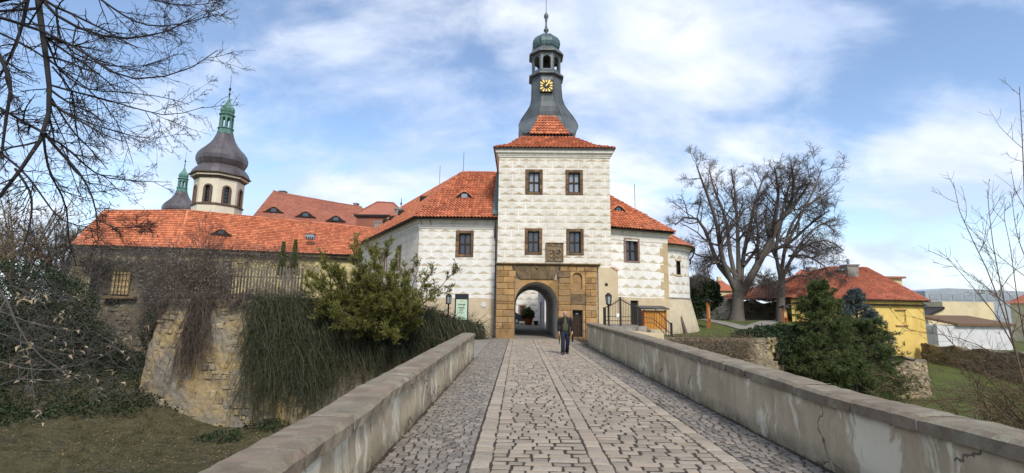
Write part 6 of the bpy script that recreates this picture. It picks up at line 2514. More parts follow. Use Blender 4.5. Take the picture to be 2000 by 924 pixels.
# ---- garden wall behind the lime trees, and its garden retaining walls
rubble_wall('garden_wall', 'tall grey weathered garden wall behind the lime trees', [(14.5, 49.5), (19.2, 50.5), (29.5, 51.5)], .0, lambda f: 3.7 - 1.1 * f + .12 * sin(f * 40), batter=.0, stones=60, seed=8, smin=.25, smax=.5, mat='grey_wall', stone_mat='rubble_g', fill=.1)
rubble_wall('garden_retaining_wall', 'low stone retaining wall with dry shrubs on top beside the steps', [(7.2, 26.0), (12.6, 26.2), (13.6, 26.9)], -3.3, .42, batter=.04, stones=150, seed=9, smin=.18, smax=.45, mat='rubble_light', stone_mat='rubble')
rubble_wall('ivy_retaining_wall', 'retaining wall under dark ivy left of the big conifer', [(13.6, 26.9), (18.2, 32.0), (24.0, 37.8)], -3.3, .40, batter=.04, stones=80, seed=10, smin=.18, smax=.45)
arcp = [(BAST[0] + (BAST[2] + .25) * cos(a), BAST[1] + (BAST[2] + .25) * sin(a)) for a in np.linspace(radians(195), radians(385), 16)]
rubble_wall('round_planter_wall', 'low curved dry-stone wall at the foot of the big conifer', arcp, -3.3, lambda f: -1.0 + .06 * sin(f * 30), batter=.04, stones=240, seed=12, smin=.16, smax=.42, mat='rubble_light', stone_mat='rubble_l', thick=.45)

# ---- path across the upper garden
m = MB()
pth = [at(1372, 622, 44), at(1400, 627, 41), at(1438, 632, 38), at(1462, 637, 36)]
pth2 = [at(1462, 637, 36), at(1478, 632, 38), at(1500, 627, 41), at(1530, 622, 45)]
for pl in (pth, pth2):
    for a, b in zip(pl[:-1], pl[1:]):
        d = (b - a).normalized()
        s_ = Vector((-d.y, d.x, 0)) * .7
        va = [Vector((p.x, p.y, float(terrain(p.x, p.y)) + .06)) for p in (a - s_, b - s_, b + s_, a + s_)]
        m.poly(va)
m.build('garden_path', M['court'], kind='structure', label='pale gravel path forking across the upper garden lawn', cat='path')

# ---- yellow house
yh = thing('yellow_house', (34, 52, -2.2), 'yellow plastered house with red tile roof beyond the conifers', 'house')
YH = 46.0
e_r = at(1816, 588, YH)
zEH = e_r.z
e_l = up(hitz(1545, 582, zEH), zEH)
FH = Frame(up(e_l, 0), up(e_r, 0))
wl_, wr_ = 0.3, FH.len - .35
wn_ = FH.rect(1757, 606, 1777, 635)
m = MB()
wall_sheet(m, FH, wl_, wr_, -3.0, zEH - .02, [wn_], out=-.35)
FH2 = Frame(FH.P(wr_, 0, -.35), FH.P(wr_, 0, -11))
wall_sheet(m, FH2, 0, FH2.len, -3.0, zEH - .02)
m.build('wall', M['yellow'], yh)
m = MB()
m.obox(FH, wn_[0], wn_[2], wn_[1], wn_[3], -.50, -.43)
w_ = m.build('blind_window', M['yellow'], yh)
m = MB()
m.obox(FH, wn_[0] - .12, wn_[2] + .12, wn_[1] - .12, wn_[1], -.36, -.24)
m.obox(FH, wn_[0] - .1, wn_[2] + .1, wn_[3], wn_[3] + .08, -.36, -.26)
m.build('window_ledge', M['sandstone'], w_)
zrH = at(1700, 523, YH + 5.5).z
ra = up(at(1620, 523, YH + 5.5), zrH)
rb_ = up(at(1692, 523, YH + 5.5), zrH)
el4 = [FH.P(0, zEH), FH.P(FH.len, zEH), FH.P(FH.len, zEH, -11.4), FH.P(0, zEH, -11.4)]
rf = MB()
tile_ruled(rf, el4[0], el4[1], ra, rb_, tw=.26, th=.36, seed=71)
tile_ruled(rf, el4[1], el4[2], rb_, rb_ + Vector((.02, .02, 0)), tw=.26, th=.36, seed=72)
tile_ruled(rf, el4[3], el4[0], ra + Vector((-.02, .02, 0)), ra, tw=.26, th=.36, seed=73)
caps(rf, el4[1], rb_, .14, .42)
caps(rf, el4[0], ra, .14, .42)
caps(rf, ra, rb_, .14, .42)
rf.build('roof_tiles', M['tile_house'], yh, kind='stuff')
m = MB()
m.poly([p + Vector((0, .1, -.5)) for p in (el4[0], el4[1], rb_, ra)])
m.poly([p + Vector((0, 0, -.08)) for p in (el4[1], el4[2], rb_)])
m.poly([p + Vector((0, 0, -.08)) for p in (el4[3], el4[0], ra)])
m.build('roof_boarding', M['gutter'], yh)
m = MB()
cp_ = at(1668, 545, YH + 3.0)
w_, zt_ = .5, at(1668, 519, YH + 3).z
m.box((cp_.x - .55, YH + 3, cp_.z - 1.4), (cp_.x + .55, YH + 4.0, zt_))
ch = m.build('chimney', M['chimney'], yh)
m = MB()
m.box((cp_.x - .65, YH + 2.9, zt_), (cp_.x + .65, YH + 4.1, zt_ + .14))
m.build('chimney_cap', M['chimney'], ch)
m = MB()
m.lathe((cp_.x - .1, YH + 3.5), [(.13, zt_ + .1), (.13, zt_ + .75)], 10)
m.build('flue_pipe', M['steel'], ch)
m = MB()
nH = (el4[1] - el4[0]).cross(rb_ - el4[1])
sp = on_plane(1640, 529, el4[0], nH) + nH.normalized() * .1
m.box((sp.x - .4, sp.y - .3, sp.z - .05), (sp.x + .4, sp.y + .2, sp.z + .12))
m.build('skylight', M['steel'], yh)
gutter(yh, el4[0] + Vector((0, -.06, -.05)), el4[1] + Vector((0, -.06, -.05)), .07)
m = MB()
for (px_, py0, py1) in ((1801, 589, 622),):
    p0_, p1_ = at(px_, py0, YH + .25), at(px_ + 3, py1, YH + .25)
    m.tube([p0_, p1_], .03, 5)
    m.tube([p1_ + Vector((-.35, 0, -.02)), p1_ + Vector((.1, 0, 0))], .025, 5)
    m.tube([p0_.lerp(p1_, .5) + Vector((-.35, 0, 0)), p0_.lerp(p1_, .5) + Vector((.05, 0, 0))], .025, 5)
m.build('cable_bracket', M['gutter'], yh)
# second, lower house with a parapet roof behind it
hb_ = thing('rear_house', (32, 60, -2), 'low cream house part showing above the yellow house roof', 'house')
a, b = at(1690, 543, 58), at(1763, 560, 58)
m = MB()
m.box((a.x, 58, -2.5), (b.x, 66, at(1760, 544, 58).z))
m.build('wall', M['cream'], hb_)
m = MB()
zt_ = at(1760, 544, 58).z
m.box((a.x - .3, 57.7, zt_), (b.x + .3, 66.3, zt_ + .22))
m.build('roof_slab', M['tile_house'], hb_)
# left annex of the yellow house (its roof shows between the lime trunks)
ax = thing('cottage', (27, 56, -1), 'low cottage with red hipped roof behind the slimmer lime trunk', 'house')
ya_ = 54.0
a, b = at(1505, 583, ya_), at(1640, 583, ya_)
c_, d_ = at(1565, 528, ya_ + 5), at(1618, 528, ya_ + 5)
ez_ = (a.z + b.z) / 2
a.z = b.z = ez_
c_.z = d_.z = (c_.z + d_.z) / 2
rf = MB()
tile_field(rf, a, b, [a, b, d_, c_], tw=.26, th=.36, amp=.05, ns=3, seed=81)
tile_ruled(rf, a + Vector((2.8, 5, 0)), a, c_ + Vector((-.02, .02, 0)), c_, tw=.26, th=.36, seed=82)
rf.build('roof_tiles', M['tile_house'], ax, kind='stuff')
m = MB()
m.poly([p + Vector((0, 0, -.08)) for p in (a, b, d_, c_)])
m.poly([p + Vector((0, 0, -.08)) for p in (a + Vector((2.8, 5, 0)), a, c_)])
m.build('roof_boarding', M['gutter'], ax)
m = MB()
m.box((a.x + 1.6, ya_ + .4, -2), (b.x - .4, ya_ + 3, ez_ - .05))
m.build('wall', M['cream'], ax)
m = MB()
p = at(1590, 535, ya_ + 4)
m.box((p.x - .5, ya_ + 4, p.z - 1), (p.x + .5, ya_ + 4.8, p.z + .8))
m.build('chimney', M['chimney'], ax)
# peep of another red roof above the garden wall
gb = thing('garden_pavilion', (22, 60, 0), 'little red pointed roof peeping over the garden wall', 'building')
p = at(1405, 556, 62)
m = MB()
m.box((p.x - 1.6, 60.5, 0), (p.x + 1.6, 63.5, p.z - .8))
m.build('wall', M['cream'], gb)
m = MB()
m.lathe((p.x, 62), [(2.5, p.z - .85), (.9, p.z + .1), (.08, p.z + .75)], 4, pi / 4)
m.build('roof', M['tile'], gb)
m = MB()
m.box((p.x - .25, 61.7, p.z), (p.x + .2, 62.2, p.z + 1.0))
m.build('chimney', M['cream'], gb)

# ---- town edge on the far right
ind = thing('industrial_hall', (110, 135, -4), 'pale grey-blue industrial hall on the far right skyline', 'building')
a, b = at(1806, 566, 130), at(1960, 596, 130)
m = MB()
m.prism([Vector((a.x, 130, -6)), Vector((b.x + 20, 130, -6)), Vector((b.x + 20, 130, a.z - .5)), Vector((a.x + 6, 130, a.z + .5)), Vector((a.x, 130, a.z - .3))], Vector((0, 25, 0)))
m.build('hall_wall', M['steel'], ind)
for k in range(8):
    m = MB()
    x_ = a.x + 1.0 + k * 3.0
    m.box((x_, 129.9, a.z - 2.6), (x_ + 2.5, 129.98, a.z - 1.1))
    m.build('window_band', M['glass_pale'], ind)
ch_ = thing('cream_house', (66, 78, -4), 'cream gabled house behind the bare bush on the right', 'house')
a, b, c = at(1818, 612, 74), at(1835, 589, 74), at(1940, 591, 74)
zb_ = -4
m = MB()
m.prism([Vector((at(1812, 640, 74).x, 74, zb_)), Vector((c.x, 74, zb_)), Vector((c.x, 74, b.z)), Vector((b.x + .4, 74, b.z)), Vector((b.x + .4, 74, b.z - 1.2)), Vector((at(1812, 612, 74).x, 74, a.z - .4))], Vector((0, 10, 0)))
m.build('wall', M['cream'], ch_)
m = MB()
m.prism([Vector((at(1812, 612, 74).x - .4, 73.7, a.z - .55)), Vector((b.x + .4, 73.7, b.z - 1.15)), Vector((b.x + .4, 73.7, b.z - .75)), Vector((at(1812, 612, 74).x - .4, 73.7, a.z - .25))], Vector((0, 10.6, 0)))
m.build('roof', M['gutter'], ch_)
wh_ = thing('low_outbuilding', (58, 64, -4), 'low whitewashed outbuilding with brown roof edge behind the garden wall', 'building')
a, b = at(1868, 640, 62), at(1945, 668, 62)
zt_ = at(1900, 637, 62).z
m = MB()
m.box((at(1830, 640, 62).x, 62, -4), (b.x + 2, 68, zt_))
m.build('wall', M['whitewash'], wh_)
m = MB()
m.prism([Vector((at(1866, 640, 62).x, 61.6, zt_)), Vector((b.x + 2.4, 61.6, zt_)), Vector((b.x + 2.4, 68, zt_ + 1.0)), Vector((at(1866, 640, 62).x, 68, zt_ + 1.0))], Vector((0, 0, .3)))
m.build('roof', M['win_stone'], wh_)
rh = thing('red_roof_house', (90, 92, -4), 'far house with red roof at the right edge of the picture', 'house')
a, b = at(1972, 592, 92), at(2060, 560, 88)
m = MB()
m.box((a.x, 88, -5), (a.x + 16, 92, at(1990, 592, 88).z))
m.build('wall', M['cream'], rh)
z_ = at(1990, 592, 88).z
m = MB()
m.add([(a.x - .4, 87.5, z_), (a.x + 16.4, 87.5, z_), (a.x + 16.4, 92.5, z_), (a.x - .4, 92.5, z_), (a.x + 2.4, 90, z_ + 2.4), (a.x + 13.5, 90, z_ + 2.4)], [(0, 1, 5, 4), (1, 2, 5), (2, 3, 4, 5), (3, 0, 4)])
m.build('roof', M['tile_house'], rh)
a, b = at(1805, 690, 45.5), at(1990, 716, 36)
rubble_wall('boundary_wall', 'weathered brown boundary wall running from the yellow house to the right', [(a.x - .2, 45.6), (at(1880, 690, 41).x, 41.0), (at(2040, 700, 34).x, 34.0)], -3.2, lambda f: -.85 + .1 * sin(f * 25), batter=0, stones=60, seed=14, smin=.3, smax=.6, mat='brown_wall', stone_mat='rubble_g', fill=.3)

# ---- things in the courtyard
car = thing('parked_car', at(1000, 624, 52), 'dark car parked in the courtyard, half hidden by the arch', 'car')
cz = .012 * 21
yc_ = 52.0
xr_ = at(1024.5, 620, yc_).x
prof = [(-4.2, .30), (-4.25, .62), (-4.1, .85), (-3.3, .95), (-2.6, 1.38), (-1.3, 1.42), (-.55, 1.02), (-.1, .92), (0, .62), (-.02, .30)]
m = MB()
ring = lambda y, s_: [Vector((xr_ + x * s_ + (1 - s_) * -2.1, yc_ + y, cz + .3 + (z - .3) * (.97 if s_ < 1 else 1))) for x, z in prof]
m.loft([ring(0, .96), ring(.12, 1), ring(1.55, 1), ring(1.67, .96)][::1])
cb = m.build('body', M['car_paint'], car, False)
m = MB()
m.loft([[Vector((xr_ + x, yc_ + y, cz + z)) for x, z in ((-3.1, .98), (-2.55, 1.33), (-1.35, 1.36), (-.75, 1.02))] for y in (-.004, .02)])
m.build('side_window', M['glass'], car)
for x in (-3.4, -.85):
    m = MB()
    m.loft([[Vector((xr_ + x + .31 * cos(t), yc_ + y, cz + .31 + .31 * sin(t))) for t in np.linspace(0, 2 * pi, 17)[:-1]] for y in (-.02, .2)])
    w_ = m.build('wheel', M['clock_black'], car)
    m = MB()
    m.loft([[Vector((xr_ + x + .19 * cos(t), yc_ + y, cz + .31 + .19 * sin(t))) for t in np.linspace(0, 2 * pi, 13)[:-1]] for y in (-.035, .0)])
    m.build('rim', M['steel'], w_)
m = MB()
m.box((xr_ - .10, yc_ + .1, cz + .68), (xr_ + .005, yc_ + .45, cz + .85))
m.build('tail_light', M['tile'], car)
pot = at(1032, 625, 50.5)
pz = .012 * 20 - .02
pt_ = thing('potted_plant', (pot.x, 50.5, pz), 'leafy oleander in a terracotta tub inside the courtyard', 'plant')
m = MB()
m.lathe((pot.x, 50.5), [(.30, pz), (.40, pz + .25), (.42, pz + .52), (.46, pz + .54), (.46, pz + .64), (.40, pz + .64), (.38, pz + .58)], 20)
m.build('tub', M['wood_orange'], pt_, True)
POT = (pot.x - .15, 50.5, pz + .62)
p2_ = at(1047, 624, 50.5)
sp_ = thing('small_pot', (p2_.x, 50.5, pz), 'small dark terracotta pot beside the tub', 'pot')
m = MB()
m.lathe((p2_.x, 50.5), [(.16, pz), (.24, pz + .35), (.27, pz + .36), (.27, pz + .42), (.2, pz + .42)], 14)
m.build('pot', M['win_stone'], sp_, True)

# ================================================================== PLANTS
def bark(name, c1, c2, **k):
    return mk(name, c1, c2, 6.0, bump=0.6, bscale=30, rough=0.9, **k)


def leafmat(name, c1, c2, rand=0.35, tint=None, trans=0.15):
    n = NT(name)
    rv = n.rand()
    col = n.mix(rv, c1, c2)
    if tint:
        col = n.mix(n.math('GREATER_THAN', n.math('FRACT', n.math('MULTIPLY', rv, 13.7)), 0.82), col, tint)
    oc = n.coord('Object')
    col = n.mix(n.math('MULTIPLY', n.ramp(n.noise(oc, 0.9, 4.0), 0.4, 0.65), 0.35), col, c2)
    n.done(col, 0.6, spec=0.25)
    tr = n.N.new('ShaderNodeBsdfTranslucent')
    n.L.new(col, tr.inputs['Color'])
    mx = n.N.new('ShaderNodeMixShader')
    mx.inputs[0].default_value = trans
    n.L.new(n.b.outputs[0], mx.inputs[1])
    n.L.new(tr.outputs[0], mx.inputs[2])
    n.L.new(mx.outputs[0], n.out.inputs['Surface'])
    return n.m


M['bark_lime'] = bark('lime_bark', (0.14, 0.118, 0.098), (0.095, 0.08, 0.067))
M['twig_lime'] = bark('lime_twigs', (0.125, 0.10, 0.085), (0.085, 0.067, 0.058))
M['bark_dark'] = bark('dark_wet_bark', (0.030, 0.026, 0.024), (0.018, 0.016, 0.015))
M['twig_dark'] = bark('dark_twigs', (0.034, 0.027, 0.023), (0.022, 0.018, 0.016))
M['twig_tan'] = bark('tan_twigs', (0.17, 0.115, 0.065), (0.10, 0.068, 0.042), rand=.35)
M['twig_brown'] = bark('brown_twigs', (0.115, 0.085, 0.065), (0.070, 0.052, 0.042), rand=.35)
M['twig_grey'] = bark('grey_twigs', (0.13, 0.115, 0.10), (0.08, 0.07, 0.062), rand=.3)
M['jasmine'] = bark('green_stems', (0.060, 0.068, 0.030), (0.034, 0.042, 0.018), rand=.45, tint=(0.12, 0.105, 0.075))
M['leaf_jasmine'] = leafmat('jasmine_leaf', (0.032, 0.045, 0.015), (0.070, 0.078, 0.028))
M['leaf_yew'] = leafmat('yew_needles', (0.078, 0.094, 0.022), (0.185, 0.175, 0.042), tint=(0.25, 0.215, 0.05))
M['leaf_ivy'] = leafmat('ivy_leaf', (0.011, 0.026, 0.010), (0.026, 0.046, 0.015), tint=(0.055, 0.065, 0.022))
M['leaf_conifer'] = leafmat('conifer_needles', (0.042, 0.066, 0.022), (0.105, 0.132, 0.040), tint=(0.14, 0.16, 0.05))
M['leaf_blue'] = leafmat('blue_spruce_needles', (0.070, 0.090, 0.086), (0.15, 0.175, 0.168))
M['leaf_tan'] = leafmat('dry_leaf', (0.36, 0.25, 0.14), (0.52, 0.42, 0.27), trans=.3)
M['leaf_brown'] = leafmat('brown_leaf', (0.16, 0.105, 0.06), (0.25, 0.19, 0.12))
M['fluff'] = leafmat('seed_fluff', (0.28, 0.24, 0.20), (0.42, 0.38, 0.33))
M['leaf_willow'] = leafmat('budding_willow', (0.19, 0.16, 0.06), (0.28, 0.23, 0.09))
M['blade'] = leafmat('grass_blade', (0.065, 0.105, 0.020), (0.13, 0.155, 0.036), tint=(0.22, 0.20, 0.09))
M['blade_dry'] = leafmat('dry_grass_blade', (0.075, 0.072, 0.028), (0.15, 0.12, 0.06), tint=(0.05, 0.065, 0.02))


def unit(a):
    return a / np.maximum(1e-9, np.linalg.norm(a, axis=-1, keepdims=True))


def resample(pts, n):
    pts = np.array(pts, float)
    # smooth with Catmull-Rom, then even spacing
    q = np.vstack([2 * pts[0] - pts[1], pts, 2 * pts[-1] - pts[-2]])
    out = []
    for i in range(1, len(q) - 2):
        for t in np.linspace(0, 1, 9)[:-1]:
            a, b, c, d = q[i - 1], q[i], q[i + 1], q[i + 2]
            out.append(.5 * ((2 * b) + (c - a) * t + (2 * a - 5 * b + 4 * c - d) * t * t + (3 * b - a - 3 * c + d) * t ** 3))
    out.append(pts[-1])
    out = np.array(out)
    s = np.concatenate([[0], np.cumsum(np.linalg.norm(np.diff(out, axis=0), axis=1))])
    w = np.linspace(0, s[-1], n)
    return np.stack([np.interp(w, s, out[:, k]) for k in range(3)], 1)


def tube_arrays(P, Rd, sides):
    B, n, _ = P.shape
    T_ = np.empty_like(P)
    T_[:, 1:-1] = P[:, 2:] - P[:, :-2]
    T_[:, 0] = P[:, 1] - P[:, 0]
    T_[:, -1] = P[:, -1] - P[:, -2]
    T_ = unit(T_)
    ref = np.where(np.abs(T_[:, :1, 2:3]) > .9, np.array([1.0, 0, 0]), np.array([0, 0, 1.0]))
    A = unit(np.cross(T_, np.broadcast_to(ref, T_.shape)))
    Bv = np.cross(T_, A)
    an = np.arange(sides) * 2 * pi / sides
    V = P[:, :, None, :] + (A[:, :, None, :] * np.cos(an)[None, None, :, None] + Bv[:, :, None, :] * np.sin(an)[None, None, :, None]) * Rd[:, :, None, None]
    base = (np.arange(B) * n * sides)[:, None, None]
    i = np.arange(n - 1)[None, :, None] * sides
    s = np.arange(sides)[None, None, :]
    s2 = (s + 1) % sides
    q = np.stack([base + i + s, base + i + s2, base + i + sides + s2, base + i + sides + s], -1)
    return V.reshape(-1, 3), q.reshape(-1, 4)


def tube_mesh(name, groups, smooth=True):
    """groups: [(P, R, sides)]"""
    Vs, Fs, Rs = [], [], []
    b = 0
    g = np.random.default_rng(5)
    for P, Rd, sides in groups:
        if len(P) == 0:
            continue
        V, Fq = tube_arrays(P, Rd, sides)
        Vs.append(V)
        Fs.append(Fq + b)
        Rs.append(np.repeat(g.random(len(P)), len(Fq) // len(P)))
        b += len(V)
    return np_mesh(name, np.concatenate(Vs), np.concatenate(Fs), np.concatenate(Rs), smooth)


def spawn(P, Rd, k, tmin, ang, lenr, n, wob, trop, g, rr=.6, tip=.35, lmin=.05, tpow=1.0, lvar=(.55, 1.25), rmin=.003):
    """k children per parent branch"""
    B, m, _ = P.shape
    idx = np.repeat(np.arange(B), k)
    t = tmin + (1 - tmin) * g.random(len(idx)) ** tpow
    f = t * (m - 1)
    i0 = np.minimum(f.astype(int), m - 2)
    fr = (f - i0)[:, None]
    p = P[idx, i0] * (1 - fr) + P[idx, i0 + 1] * fr
    r0 = Rd[idx, i0] * (1 - fr[:, 0]) + Rd[idx, i0 + 1] * fr[:, 0]
    tan_ = unit(P[idx, i0 + 1] - P[idx, i0])
    pl = np.linalg.norm(np.diff(P, axis=1), axis=2).sum(1)[idx]
    perp = unit(np.cross(tan_, g.normal(size=tan_.shape)))
    a = np.radians(g.uniform(ang[0], ang[1], len(idx)))[:, None]
    d = unit(tan_ * np.cos(a) + perp * np.sin(a))
    L = np.maximum(lmin, pl * lenr * (1.1 - .6 * t) * g.uniform(lvar[0], lvar[1], len(idx)))
    out = np.empty((len(idx), n, 3))
    out[:, 0] = p
    st = (L / (n - 1))[:, None]
    tr = np.array(trop)
    for j in range(1, n):
        d = unit(d + g.normal(size=d.shape) * wob + tr)
        p = p + d * st
        out[:, j] = p
    ro = np.maximum(rmin, r0 * rr)[:, None] * np.linspace(1, tip, n)[None, :]
    return out, ro


def leaf_mesh(name, C, D, L, W, g, fold=.25, N=None):
    """diamond leaves at C pointing along D, lengths L, widths W; two triangles folded along the midrib"""
    n = len(C)
    D = unit(D)
    s = unit(np.cross(D, unit(g.normal(size=(n, 3))))) if N is None else unit(np.cross(D, N))
    nn = np.cross(s, D)
    L = np.broadcast_to(np.asarray(L, float), (n,))[:, None]
    W = np.broadcast_to(np.asarray(W, float), (n,))[:, None]
    a = C
    b = C + D * L * .45 + s * W * .5 + nn * W * fold
    c = C + D * L
    d = C + D * L * .45 - s * W * .5 + nn * W * fold
    V = np.stack([a, b, c, d], 1).reshape(-1, 3)
    i = np.arange(n)[:, None] * 4
    F1 = np.concatenate([i + np.array([0, 1, 2]), i + np.array([0, 2, 3])], 1).reshape(-1, 3)
    return np_mesh(name, V, F1, np.repeat(g.random(n), 2), False)


def px_line(pts, Y):
    """photo polyline at a distance (Y may be a list)"""
    return [tuple(at(p[0], p[1], Y[i] if isinstance(Y, (list, tuple)) else Y)) for i, p in enumerate(pts)]


# ------------------------------------------------------------------ two bare lime trees in the garden
def lime(label, limbs, g, trunk, lens=(.46, .42, .46), ks=(9, 7, 5), gname='bare lime trees'):
    n = 9
    P = np.stack([resample(l, n) for l, r in limbs])
    Rd = np.stack([r[0] * .48 * (1 - np.linspace(0, 1, n)) ** .8 + r[1] * .9 for l, r in limbs])
    base = trunk[0][0]
    root = thing('lime_tree', base, label, 'tree', gname)
    tp = np.stack([resample(trunk[0], 9)])
    tr = np.array([trunk[1]])
    link('trunk', tube_mesh('trunk', [(tp, tr, 14), (P, Rd, 8)]), M['bark_lime'], root)
    l1 = spawn(P, Rd, 10, .22, (28, 68), .38, 8, .16, (0, 0, .03), g, .5, .3)
    l2 = spawn(*l1, 7, .15, (25, 68), .46, 6, .19, (0, 0, .03), g, .55, .35, .5, rmin=.016)
    l3 = spawn(*l2, 5, .15, (25, 65), .48, 4, .18, (0, 0, .03), g, .6, .45, .45, rmin=.012)
    l4 = spawn(*l3, 3, .2, (25, 60), .7, 3, .18, (0, 0, .05), g, .7, .7, .35, rmin=.009)
    link('crown', tube_mesh('crown', [(l1[0], l1[1], 5), (l2[0], l2[1], 4), (l3[0], l3[1], 3), (l4[0], l4[1], 3)]), M['twig_lime'], root)
    return root


g = np.random.default_rng(21)
YL = 43.0
limbsA = [
    ([(1440, 560), (1405, 520), (1385, 470), (1365, 430), (1335, 425), (1318, 440)], 0, (.42, .06)),
    ([(1438, 570), (1412, 510), (1400, 440), (1385, 390), (1368, 345), (1360, 322)], -1.5, (.45, .05)),
    ([(1440, 560), (1425, 490), (1418, 430), (1395, 370), (1385, 330)], 1.5, (.38, .05)),
    ([(1443, 560), (1442, 500), (1440, 440), (1436, 380), (1428, 330)], .5, (.40, .05)),
    ([(1446, 560), (1452, 500), (1465, 440), (1475, 395), (1490, 350), (1500, 335)], 1.5, (.38, .05)),
    ([(1448, 575), (1470, 535), (1500, 480), (1525, 430), (1560, 390), (1585, 350)], -1, (.62, .07)),
    ([(1500, 480), (1515, 420), (1520, 370), (1512, 325)], -1.5, (.36, .05)),
    ([(1520, 440), (1545, 395), (1550, 350), (1545, 322)], -2, (.30, .05)),
    ([(1490, 495), (1540, 475), (1580, 440), (1620, 410)], -2.5, (.28, .05)),
    ([(1440, 540), (1400, 505), (1365, 500), (1340, 480)], 2.0, (.26, .04)),
    ([(1410, 510), (1380, 520), (1355, 545)], -2, (.2, .03)),
    ([(1470, 530), (1490, 545), (1510, 560), (1512, 575)], -1, (.16, .03)),
    ([(1452, 520), (1480, 480), (1478, 440), (1462, 400)], 2.5, (.26, .04)),
]
lime('massive multi-stemmed bare lime tree near the round tower',
     [(px_line(p, [YL + dy * i / (len(p) - 1) * 1.6 for i in range(len(p))]), r) for p, dy, r in limbsA], g,
     (px_line([(1438.5, 640), (1440, 605), (1441, 580), (1442, 555)], YL), [.95, .74, .62, .56, .52, .50, .46, .40, .30]), ks=(9, 7, 5))
limbsB = [
    ([(1526, 560), (1530, 500), (1560, 430), (1590, 370), (1605, 330)], 1, (.28, .05)),
    ([(1526, 550), (1515, 490), (1525, 440), (1535, 380), (1560, 330)], -1, (.26, .05)),
    ([(1528, 545), (1550, 500), (1585, 475), (1620, 470), (1648, 490)], -1.5, (.24, .04)),
    ([(1528, 540), (1560, 480), (1600, 440), (1635, 430)], 1.5, (.24, .04)),
    ([(1527, 560), (1500, 548), (1478, 560), (1465, 575)], -1, (.18, .03)),
    ([(1528, 555), (1555, 540), (1580, 540), (1600, 560)], -1, (.17, .03)),
    ([(1540, 500), (1575, 500), (1610, 520), (1630, 545)], -2, (.18, .03)),
    ([(1530, 500), (1545, 440), (1580, 400), (1615, 380)], 2, (.22, .04)),
    ([(1527, 530), (1505, 480), (1495, 430), (1500, 390)], 2, (.2, .04)),
]
lime('slimmer bare lime tree beside the orange notice stand',
     [(px_line(p, [YL + dy * i / (len(p) - 1) * 1.6 for i in range(len(p))]), r) for p, dy, r in limbsB], g,
     (px_line([(1523.5, 640), (1525, 590), (1526, 560), (1527, 530)], YL), [.42, .38, .36, .35, .34, .33, .31, .29, .26]), ks=(9, 7, 5))

# ------------------------------------------------------------------ overhanging tree, its trunk out of frame on the left
g = np.random.default_rng(33)
ov = thing('overhanging_tree', (-10.9, 6.6, -1.4), 'dark bare branches overhanging the upper left corner', 'tree')
OV_L = [
    ([(66, -70), (80, 40), (90, 110), (97, 180), (92, 245), (78, 275), (45, 325), (-10, 395)], 7.2, (.050, .020)),
    ([(-20, 28), (80, 60), (160, 100), (235, 150), (310, 150), (360, 140), (425, 98)], 6.6, (.026, .005)),
    ([(50, -40), (110, 30), (170, 60), (240, 75), (330, 60), (395, 20)], 6.8, (.030, .005)),
    ([(95, 165), (140, 178), (190, 190), (260, 210), (330, 225), (398, 209)], 7.4, (.018, .004)),
    ([(88, 262), (120, 300), (160, 345), (185, 400), (192, 470)], 7.2, (.024, .006)),
    ([(85, 265), (125, 285), (190, 340), (250, 352), (335, 356)], 7.0, (.018, .004)),
    ([(-20, 200), (50, 240), (90, 262)], 7.3, (.022, .02)),
    ([(-10, 90), (20, 160), (12, 230), (2, 310)], 6.4, (.03, .014)),
    ([(102, 130), (140, 180), (147, 240), (160, 300), (175, 360)], 7.6, (.016, .005)),
    ([(170, -20), (260, 40), (330, 50), (415, 30)], 6.6, (.018, .004)),
    ([(180, -30), (260, -10), (350, 10), (425, 5)], 6.2, (.014, .004)),
    ([(85, 265), (95, 330), (128, 400), (135, 470), (150, 520)], 7.5, (.02, .006)),
    ([(30, 330), (60, 380), (58, 440), (38, 505)], 7.4, (.02, .008)),
    ([(-10, 60), (60, 95), (140, 150), (200, 200), (240, 260), (260, 320)], 7.8, (.02, .004)),
    ([(95, 200), (150, 230), (220, 255), (290, 270), (350, 262)], 7.9, (.016, .003)),
    ([(-10, 290), (50, 340), (110, 420), (150, 440), (215, 452)], 7.0, (.018, .004)),
    ([(60, -30), (40, 60), (10, 130), (-20, 180)], 7.0, (.03, .012)),
    ([(110, 10), (120, 80), (180, 120), (270, 130), (350, 105)], 7.4, (.018, .004)),
    ([(90, 110), (160, 170), (240, 180), (320, 190), (370, 205)], 8.2, (.016, .004)),
    ([(192, 430), (230, 445), (285, 440), (330, 425)], 7.1, (.010, .003)),
]
P = np.stack([resample(px_line(p, [Y + .9 * i / (len(p) - 1) * ((k % 3) - 1) for i in range(len(p))]), 10) for k, (p, Y, r) in enumerate(OV_L)])
Rd = np.stack([np.linspace(r[0], r[1], 10) for p, Y, r in OV_L])
# trunk outside the frame, joined to the boughs
trk = resample([(-10.9, 6.6, -2.4), (-10.8, 6.6, 1.0), (-10.7, 6.7, 4.5), (-10.5, 6.8, 8.5)], 10)
cn = []
for k in (0, 1, 2, 6, 7, 9, 10, 13, 15, 16):
    e_ = P[k, 0]
    cn.append(resample([(-10.7, 6.65, max(1.0, e_[2] - 1.5)), tuple((np.array([-10.7, 6.65, e_[2] - .6]) * .45 + e_ * .55)), tuple(e_)], 10))
cn = np.stack(cn)
link('bough', tube_mesh('bough', [(trk[None], np.linspace(.24, .12, 10)[None], 12), (cn, np.tile(np.linspace(.075, .03, 10), (len(cn), 1)), 7), (P, Rd, 7)]), M['bark_dark'], ov)
l1 = spawn(P, Rd, 13, .10, (20, 65), .34, 7, .11, (.035, 0, -.03), g, .55, .35, rmin=.0050)
l2 = spawn(*l1, 8, .12, (22, 65), .44, 5, .15, (.03, 0, -.02), g, .65, .5, .10, rmin=.0036)
